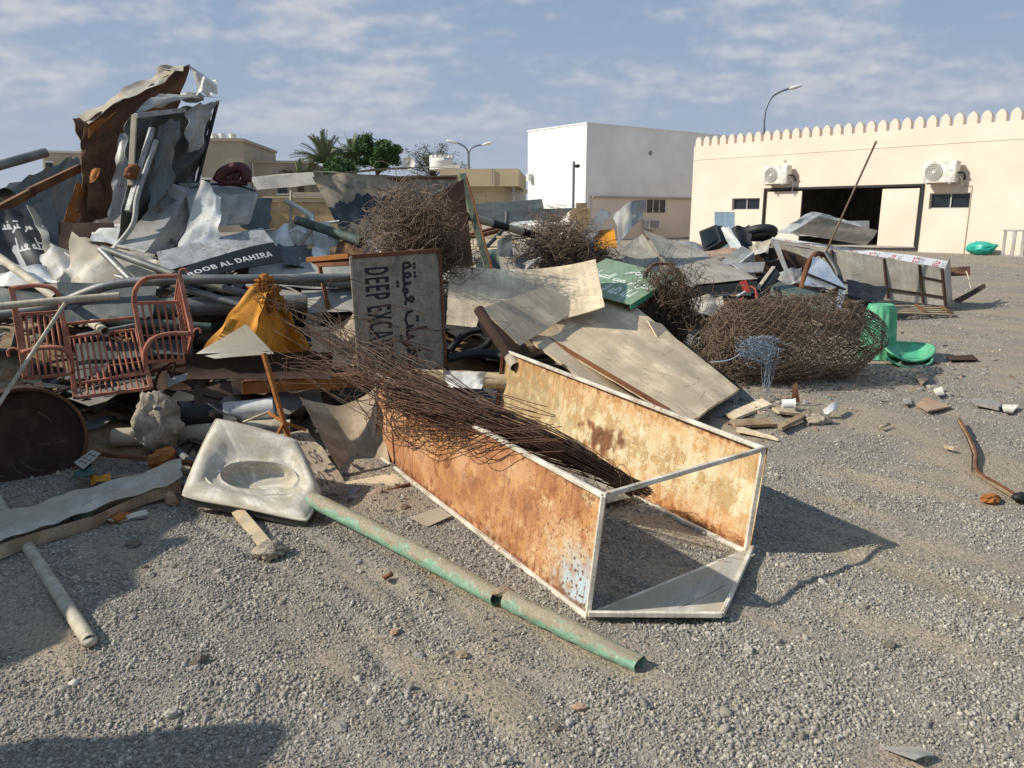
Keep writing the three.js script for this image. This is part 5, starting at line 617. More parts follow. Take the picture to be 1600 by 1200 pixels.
// ---- printed banner sheet on a frame
{
  const map = canvasTex(1024, 640, (g, w, h) => {
    g.fillStyle = '#a08a6a'; g.fillRect(0, 0, w, h); speck(g, w, h, 900, ['rgba(190,168,130,0.16)', 'rgba(120,100,78,0.14)', 'rgba(150,150,140,0.14)'], 20, 170, 12);
    const r = rng(8); g.fillStyle = '#2e343a'; g.beginPath(); g.moveTo(0, 260); for (let x = 0; x <= w; x += 16) g.lineTo(x, 205 - 55 * Math.sin(x * 0.004) - 50 * fbm(x * 0.006, 3, 4) - 26 * r()); for (let x = w; x >= 0; x -= 16) g.lineTo(x, 330 - 60 * Math.sin(x * 0.005) + 50 * fbm(x * 0.008, 9, 3)); g.fill(); speck(g, w, h * 0.6, 160, ['rgba(46,52,58,0.25)', 'rgba(130,140,145,0.12)'], 10, 80, 14);
    g.strokeStyle = '#d9d2c4'; g.lineCap = 'round'; g.lineWidth = 46; for (const [x0, y0, x1, y1] of [[190, 420, 300, 640], [330, 380, 430, 600], [430, 600, 520, 370], [330, 640, 460, 470], [620, 420, 560, 620]]) { g.beginPath(); g.moveTo(x0, y0); g.lineTo(x1, y1); g.stroke(); } g.fillStyle = '#c9c2b4'; g.beginPath(); g.moveTo(820, 120); g.lineTo(1024, 60); g.lineTo(1024, 200); g.fill(); });
  const c = pts([[488, 270, 8.2], [718, 265, 8.7], [738, 414, 8.3], [572, 432, 7.8]]), t = thing('printed_banner', 'bent sheet banner with printed dark hills and white letters', 'banner');
  part(t, 'sheet', sheet(c, { nu: 40, nv: 26, t: 0.003, amp: 0.03, f: 1.6, seed: 11, uv01: true, soft: 0.8 }), std({ map, roughness: 0.45, side: THREE.DoubleSide })); part(t, 'top_fold', sheet([c[0].clone().add(V(0, 0.03, -0.25)), c[1].clone().add(V(0, 0.03, -0.25)), c[1].clone().add(V(0, 0.01, -0.02)), c[0].clone().add(V(0, 0.01, -0.02))], { nu: 30, nv: 4, amp: 0.012 }), M.dustyWhite); part(t, 'brace', bar(c[0].clone().add(V(0.1, -0.08, -0.08)), c[1].clone().add(V(-0.05, -0.1, -0.08)), 0.05, 0.05), M.rust);
  const s = thing('sign_box', 'dark open metal sign box left of the printed banner', 'box'), b = pts([[390, 277, 9.2], [489, 269, 8.75], [497, 288, 8.6], [402, 297, 9.0]]); part(s, 'face', sheet(b, { nu: 14, nv: 4, t: 0.004, amp: 0.006 }), M.darkGrey); part(s, 'top', sheet([b[0].clone().add(V(0, 0.03, -0.3)), b[1].clone().add(V(0, 0.03, -0.3)), b[1].clone().add(V(0, 0.004, 0)), b[0].clone().add(V(0, 0.004, 0))], { nu: 10, nv: 3, amp: 0.004 }), M.dustyWhite);
  single('brown_side_panel', 'ribbed dark brown panel behind the big wire tangle', 'panel', sheet(pts([[668, 310, 8.0], [724, 280, 8.25], [739, 416, 7.9], [680, 418, 7.7]]), { nu: 10, nv: 40, t: 0.005, amp: 0.004 }), M.brownPanel);
  const gp2 = thing('green_post', 'leaning olive green steel post right of the banner', 'post'); part(gp2, 'channel', bar(at(722, 272, 8.35), at(764, 424, 7.9), 0.075, 0.035, 0.3), M.oliveGreen); part(gp2, 'rusty_edge', bar(at(729, 278, 8.3), at(770, 424, 7.88), 0.012, 0.05, 0.3), M.rust);
  const sp = thing('striped_pole', 'black and white striped pole sticking out past the banner', 'pole'), p = at(716, 334, 8.1), q = at(838, 368, 8.9); for (let k = 0; k < 5; k++) part(sp, k % 2 ? 'white_band' : 'black_band', pipe([p.clone().lerp(q, k / 5 + 0.001), p.clone().lerp(q, (k + 1) / 5)], 0.042, { n: 2, sides: 16 }), k % 2 ? M.dustyWhite : M.black);
  const gp3 = thing('dark_green_pole', 'dark green pole slanting into the big wire tangle', 'pole'); part(gp3, 'tube', pipe([at(464, 344, 7.6), at(566, 378, 7.2)], 0.045, { n: 6 }), M.greenPole); part(gp3, 'mud_plug', move(lump(0.042, 0.03, 0.04, { seed: 3, amp: 0.2, detail: 3 }), at(466, 345, 7.58)), M.concrete);
}

// ---- tall wreckage standing at the left
{
  const t = thing('truck_body_panel', 'tall rust brown vehicle body panel standing on end', 'body panel');
  part(t, 'main_panel', sheet(pts([[130, 190, 7.3], [292, 104, 8.3], [236, 320, 7.9], [124, 354, 7.0]]), { nu: 26, nv: 26, t: 0.006, amp: 0.055, f: 1.2, seed: 4, edge: 0.025, soft: 0.6 }), M.brownPanel);
  part(t, 'side_flange', sheet(pts([[107, 188, 7.5], [133, 190, 7.7], [150, 330, 7.2], [128, 332, 7.05]]), { nu: 10, nv: 24, t: 0.006, amp: 0.03, f: 2.6, seed: 7, edge: 0.012 }), M.brownPanel); part(t, 'lower_lip', sheet(pts([[122, 285, 7.05], [146, 290, 7.15], [124, 350, 6.95], [100, 350, 6.9]]), { nu: 8, nv: 12, t: 0.005, amp: 0.03, f: 3, seed: 9 }), M.orangeRust);
  part(t, 'torn_roof_edge', sheet(pts([[127, 186, 7.4], [264, 101, 8.2], [290, 106, 8.2], [136, 194, 7.25]]), { nu: 34, nv: 8, t: 0.004, amp: 0.012, f: 4, seed: 12, edge: 0.02 }), M.dustyWhite, 'torn pale painted edge along the top'); part(t, 'top_curl', sheet(pts([[240, 106, 8.0], [282, 100, 8.2], [289, 112, 8.1], [262, 112, 7.95]]), { nu: 12, nv: 10, amp: 0.02, f: 4, seed: 15, edge: 0.02 }), M.dustyWhite); part(t, 'yellow_streak_plate', sheet(pts([[136, 200, 7.2], [184, 172, 7.5], [170, 188, 7.42], [140, 214, 7.18]]), { nu: 12, nv: 8, amp: 0.01, f: 4, seed: 3, edge: 0.02 }), M.orangeRust);
  part(t, 'torn_bracket', sheet(pts([[140, 264, 7.1], [156, 262, 7.1], [152, 282, 7.05], [140, 286, 7.05]]), { nu: 6, nv: 6, amp: 0.04, f: 6 }), M.orangeRust);
  const h = thing('dark_hood', 'dark crumpled vehicle hood leaning right of the brown body panel', 'hood'), b = pts([[210, 180, 6.9], [340, 158, 7.8], [300, 318, 7.6], [196, 396, 6.5]]);
  part(h, 'panel', sheet(b, { nu: 30, nv: 34, t: 0.005, amp: 0.085, f: 1.5, seed: 21, edge: 0.03, soft: 0.6 }), M.darkGrey); part(h, 'rolled_top', sheet(pts([[212, 178, 6.9], [262, 148, 7.6], [338, 154, 7.85], [252, 172, 7.2]]), { nu: 20, nv: 10, t: 0.004, curl: 0.05, amp: 0.02, f: 3, seed: 6 }), M.greyPaint); part(h, 'edge_rail', bar(b[0], at(204, 290, 6.65), 0.045, 0.025), M.dustyWhite); part(h, 'edge_rail', bar(at(238, 200, 6.95), at(200, 330, 6.55), 0.05, 0.03), M.greyPaint); part(h, 'edge_rail', rod([at(244, 220, 6.9), at(214, 310, 6.6), at(208, 350, 6.5), at(176, 392, 6.4)], 0.022, 8, 14), M.greyPaint); part(h, 'cross_rail', bar(at(212, 181, 6.88), at(288, 172, 7.38), 0.05, 0.04), M.greyPaint); part(h, 'right_rail', bar(b[1], b[2], 0.03, 0.03), M.black); part(h, 'hinge', move(lump(0.07, 0.05, 0.04, { seed: 2, amp: 0.3, detail: 3 }), at(206, 268, 6.65), 0, 0, 0.7), M.rust);
  single('torn_white_tip', 'torn white metal tip sticking up above the dark hood', 'scrap', sheet(pts([[298, 106, 7.6], [336, 122, 7.55], [332, 148, 7.5], [300, 140, 7.5]]), { nu: 14, nv: 12, amp: 0.06, f: 5, seed: 8, edge: 0.03 }), M.white); single('hood_lamp', 'rounded grey lamp housing under the torn white tip', 'lamp housing', move(lump(0.11, 0.05, 0.09, { seed: 4, amp: 0.12, detail: 4 }), at(300, 152, 7.7)), M.greyPaint);
  single('crumpled_dark_sheet', 'dark slate crumpled sheet at the far left skyline', 'sheet', sheet(pts([[-20, 305, 7.5], [108, 252, 8.9], [130, 370, 8.6], [10, 396, 7.3]]), { nu: 26, nv: 22, amp: 0.05, f: 1.3, seed: 31, edge: 0.03 }), M.slate); single('crumpled_slate_sheet', 'lighter crumpled slate sheet below the brown beam at left', 'sheet', sheet(pts([[26, 326, 7.2], [96, 300, 8.1], [138, 430, 7.5], [40, 420, 6.8]]), { nu: 20, nv: 20, amp: 0.05, f: 1.8, seed: 33, edge: 0.02 }), M.slate);
  const bb = thing('brown_beam', 'kinked brown steel beam slanting across the far left', 'beam'); part(bb, 'section', bar(at(-30, 342, 6.9), at(50, 300, 7.25), 0.1, 0.07), M.brownPanel); part(bb, 'section', bar(at(46, 300, 7.24), at(126, 262, 7.6), 0.1, 0.07), M.brownPanel); part(bb, 'pipe_mouth', pipe([at(-14, 314, 7.5), at(10, 308, 7.3)], 0.085, { n: 3 }), M.slate);
  single('grey_pole', 'grey pole end pointing up against the sky at left', 'pole', pipe([at(-60, 275, 6.6), at(72, 238, 7.2)], 0.042, { n: 6 }), M.steelPipe);
  const mapB = canvasTex(512, 512, (g, w, h) => { g.fillStyle = '#2b2b2a'; g.fillRect(0, 0, w, h); speck(g, w, h, 700, ['rgba(90,86,78,0.14)', 'rgba(10,10,10,0.2)'], 4, 50, 3); g.strokeStyle = g.fillStyle = '#d4d1c8'; arabic(g, ['mim', 'ra', 'sp', ['tooth', 3], 'ra', ['loop', 1], 'tooth'], 480, 150, 110, 15); arabic(g, [['tooth', 2], 'lam', 'round', 'sp', 'ain', 'tooth', 'lamEnd'], 500, 320, 90, 12); g.lineWidth = 44; g.lineJoin = 'miter'; g.beginPath(); g.moveTo(40, 130); g.bezierCurveTo(150, 220, 60, 340, 130, 430); g.lineTo(290, 470); g.lineTo(270, 300); g.stroke(); });
  single('black_fascia', 'black shop fascia with white Arabic letters at the left edge', 'sign', sheet(pts([[-30, 322, 6.7], [40, 326, 6.9], [96, 424, 6.45], [-30, 420, 6.3]]), { nu: 18, nv: 16, amp: 0.05, f: 1.4, seed: 5, uv01: true, edge: 0.01 }), std({ map: mapB, roughness: 0.5, side: THREE.DoubleSide })); single('grey_torn_strip', 'narrow torn grey strip beside the black fascia', 'strip', sheet(pts([[40, 322, 6.85], [52, 328, 6.9], [98, 424, 6.4], [86, 428, 6.4]]), { nu: 4, nv: 16, amp: 0.03, f: 3, seed: 6 }), M.dustyWhite);
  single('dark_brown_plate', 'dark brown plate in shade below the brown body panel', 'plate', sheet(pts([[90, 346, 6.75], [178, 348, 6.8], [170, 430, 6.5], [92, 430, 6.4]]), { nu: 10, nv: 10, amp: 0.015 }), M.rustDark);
  const lb = thing('grey_box_beam', 'long light grey box beam slanting up to the grey cabinet', 'beam'); part(lb, 'shell', prism(pts([[268, 286, 7.1], [292, 305, 7.05], [228, 394, 6.35], [184, 384, 6.4]]), V(0.06, -0.05, -0.25)), M.greyPaint); part(lb, 'end_cap', bar(at(184, 384, 6.4), at(228, 394, 6.35), 0.02, 0.02), M.white);
  const cb = thing('grey_cabinet', 'dented grey steel cabinet lying behind the speckled box', 'cabinet'), q = pts([[292, 306, 7.0], [404, 303, 7.2], [390, 350, 7.0], [300, 356, 6.85]]); part(cb, 'body', prism(q, at(278, 286, 7.45).sub(q[0])), M.greyPaint); part(cb, 'door', sheet(q.map((p, i) => p.clone().lerp(q[(i + 2) % 4], 0.05).add(V(-0.004, 0.0, 0.012))), { nu: 10, nv: 8, t: 0.006, amp: 0.012, f: 2 }), M.greyPaint); part(cb, 'handle', bar(at(306, 318, 6.9), at(306, 332, 6.87), 0.02, 0.02), M.rust); part(cb, 'cable', rod([at(296, 294, 7.15), at(330, 288, 7.3), at(370, 290, 7.35), at(398, 298, 7.2)], 0.01, 6, 16), M.darkGrey);
  single('white_shard', 'bright torn white shard in front of the grey cabinet', 'shard', sheet(pts([[318, 289, 6.8], [346, 316, 6.75], [346, 376, 6.55], [276, 404, 6.4]]), { nu: 12, nv: 16, amp: 0.03, f: 3, seed: 3, edge: 0.02 }), M.white);
  const sb = thing('speckled_box', 'pale grey box speckled with black spots above the black sign', 'box'), s = pts([[246, 394, 6.3], [410, 356, 6.75], [432, 384, 6.55], [254, 424, 6.1]]), spot = canvasTex(768, 192, (g, w, h) => { g.fillStyle = '#a6a7a6'; g.fillRect(0, 0, w, h); speck(g, w, h, 500, ['rgba(150,150,150,0.2)', 'rgba(110,108,104,0.2)'], 6, 60, 2); speck(g, w, h, 230, ['rgba(48,44,42,0.8)', 'rgba(70,64,60,0.6)'], 1, 9, 7); }); part(sb, 'lid', sheet(s, { nu: 22, nv: 8, t: 0.004, amp: 0.016, f: 2.4, seed: 9, uv01: true }), std({ map: spot, roughness: 0.6, metalness: 0.1, side: THREE.DoubleSide })); part(sb, 'top', sheet([s[0].clone().add(V(0.05, 0.02, -0.25)), s[1].clone().add(V(0.05, 0.02, -0.25)), s[1], s[0]].map((p) => p.clone().add(V(0, 0.004, 0))), { nu: 14, nv: 4, amp: 0.01 }), M.white); part(sb, 'end', sheet([s[0].clone().add(V(0.05, 0.02, -0.25)), s[0], s[3], s[3].clone().add(V(0.05, 0, -0.25))].map((p) => p.clone().add(V(-0.006, 0, 0))), { nu: 4, nv: 4 }), M.dustyWhite);
  const mapA = canvasTex(1024, 320, (g, w, h) => { g.fillStyle = '#171717'; g.fillRect(0, 0, w, h); speck(g, w, h, 400, ['rgba(80,78,74,0.12)', 'rgba(5,5,5,0.2)'], 4, 60, 3); g.fillStyle = '#cfccc4'; g.font = 'bold 116px sans-serif'; g.save(); g.translate(90, 215); g.scale(0.86, 1); g.fillText('AROOB AL DAHIRA T', -40, 0); g.restore(); g.fillStyle = '#171717'; g.beginPath(); g.moveTo(860, 330); g.lineTo(1024, 40); g.lineTo(1024, 320); g.fill(); speck(g, w, h, 40, ['rgba(200,200,195,0.5)'], 1, 6, 5); });
  single('black_sign', 'black sign with white letters AROOB AL DAHIRA', 'sign', sheet(pts([[258, 432, 5.7], [428, 380, 6.3], [446, 412, 6.15], [284, 446, 5.65]]), { nu: 22, nv: 8, t: 0.006, amp: 0.016, f: 1.6, seed: 2, uv01: true, curl: 0.03 }), std({ map: mapA, roughness: 0.4, side: THREE.DoubleSide }));
  single('crumpled_white_sheet', 'large crumpled dirty white sheet left of the speckled box', 'sheet', sheet(pts([[112, 371, 6.55], [246, 404, 6.35], [244, 446, 5.95], [90, 462, 5.8]]), { nu: 26, nv: 18, amp: 0.045, f: 2.2, seed: 14, edge: 0.025 }), M.dustyWhite);
  single('dark_lower_sheet', 'slate grey sheet hanging below the crumpled white sheet', 'sheet', sheet(pts([[92, 448, 5.75], [250, 440, 5.9], [240, 500, 5.5], [96, 510, 5.4]]), { nu: 14, nv: 10, amp: 0.03, f: 1.6, seed: 17 }), M.slate);
}
// ---- pipes and rods over the left heap: label, points, radius, material
for (const [label, P, r, m, n] of [
  ['grey strut running from the white sheet down to the right', [[160, 388, 6.1], [295, 436, 5.9], [430, 470, 5.85]], 0.03, 'steelPipe', 14], ['short grey strut crossing the crumpled white sheet', [[158, 390, 6.1], [205, 438, 5.85]], 0.03, 'steelPipe'], ['long grey bent pipe passing above the seat rack', [[-10, 492, 5.5], [80, 478, 5.55], [170, 446, 5.6], [260, 438, 5.65], [420, 436, 5.8], [560, 434, 6.05]], 0.036, 'steelPipe', 30], ['thick grey pipe running behind the right seat bay', [[110, 484, 5.6], [480, 474, 5.95]], 0.07, 'steelPipe'], ['grey pipe slanting down towards the yellow sheet', [[270, 446, 5.75], [340, 466, 5.7], [420, 492, 5.65]], 0.026, 'steelPipe', 10], ['dark pipe lying low behind the seat rack middle bay', [[170, 500, 5.45], [330, 512, 5.6]], 0.034, 'greenPole'],
  ['pale diagonal pole coming down from the left edge', [[-10, 396, 6.0], [88, 466, 5.3]], 0.032, 'palePole'], ['rust and grey pipe lying across the left seat bay', [[-12, 480, 4.75], [80, 471, 4.85], [187, 462, 5.0]], 0.024, 'palePole', 10], ['thin pale rod leaning across the left seat bay and drum', [[102, 474, 4.7], [-14, 650, 4.2]], 0.012, 'palePole'], ['cut pipe end lying inside the middle seat bay', [[145, 505, 5.2], [165, 518, 5.0]], 0.03, 'palePole'], ['slim rod lying behind the middle seat bay', [[120, 525, 5.25], [220, 506, 5.4]], 0.014, 'steelPipe'],
  ['slim grey conduit above the crumpled white sheet', [[60, 372, 6.9], [150, 420, 6.2], [250, 452, 5.9]], 0.02, 'steelPipe', 12], ['rusty iron rod lying in the hollow below the seat rack', [[130, 600, 5.0], [310, 566, 5.2]], 0.014, 'rust'], ['bent thin rod curling out right of the seat rack', [[240, 612, 4.95], [250, 580, 5.0], [272, 566, 5.05], [268, 590, 5.0]], 0.01, 'rustDark', 16], ['dark hose looping behind the excavation sign', [[702, 548, 6.2], [730, 520, 6.3], [770, 516, 6.3], [760, 540, 6.2], [720, 556, 6.1]], 0.03, 'black', 20], ['second dark hose lying below the folded board', [[700, 560, 5.95], [750, 552, 6.0], [800, 560, 5.9]], 0.035, 'black', 12], ['grey tube slanting over the speckled box', [[236, 352, 7.0], [330, 420, 6.2]], 0.018, 'steelPipe'], ['thin rust rod crossing behind the kinked tube', [[400, 372, 7.6], [520, 412, 7.2]], 0.012, 'rust'],
  ['white upright rod in front of the boundary wall', [[455, 298, 8.4], [453, 390, 7.9]], 0.016, 'dustyWhite'], ['kinked white tube left of the dark green pole', [[446, 314, 8.2], [486, 338, 8.1], [494, 404, 7.6]], 0.026, 'white'], ['white cut branch of tube under the kinked tube', [[488, 356, 7.8], [472, 378, 7.6], [448, 408, 7.4]], 0.024, 'dustyWhite', 10], ['thin white bar level with the dark green pole', [[490, 350, 8.0], [530, 346, 8.0]], 0.014, 'white'],
  ['long grey rail lying below the black sign', [[384, 436, 6.15], [560, 446, 6.3]], 0.03, 'steelPipe'],
  ['dark bent rod among the rods behind the curved board', [[758, 388, 9], [790, 352, 9.3], [792, 332, 9.4]], 0.024, 'darkGrey', 10], ['rust brown rod rising left below the striped pole', [[735, 372, 9.3], [790, 358, 9.6]], 0.026, 'rust'], ['second rust rod under the striped pole', [[735, 366, 9.8], [785, 353, 9.9]], 0.02, 'rust'], ['pale lath crossing under the striped pole', [[776, 370, 9.1], [812, 382, 9.0]], 0.018, 'paleWood'], ['long pale lath right of the striped pole', [[795, 375, 9.6], [832, 369, 9.7]], 0.014, 'paleWood'],
  ['thin leaning iron rod rising high above the right wreck', [[1268, 418, 11.6], [1290, 395, 11.8], [1369, 221, 12.3]], 0.016, 'wireDark'], ['rusty crooked pipe beside the mirrored sheet', [[1252, 452, 11.0], [1262, 415, 11.3], [1276, 396, 11.6], [1286, 398, 11.7]], 0.04, 'rust', 14], ['dark curved tube behind the mirrored sheet', [[1290, 396, 11.7], [1306, 420, 11.5], [1316, 452, 11.2]], 0.05, 'darkGrey', 10], ['thin dark rod across the mirrored sheet', [[1262, 428, 10.9], [1320, 452, 10.7]], 0.018, 'black'],
  ['thin bent wire right of the long signboard', [[1510, 424, 12.6], [1514, 436, 12.5], [1517, 452, 12.2]], 0.012, 'palePole', 6],
]) single(/pipe|tube/.test(label) ? 'scrap_pipe' : /lath/.test(label) ? 'wood_lath' : 'scrap_rod', label, /pipe|tube/.test(label) ? 'pipe' : /lath/.test(label) ? 'lath' : 'rod', r > 0.022 ? pipe(pts(P), r, { n: n ?? 4, sides: 14 }) : rod(n ? curve(pts(P), n) : pts(P), r, 7), M[m]);
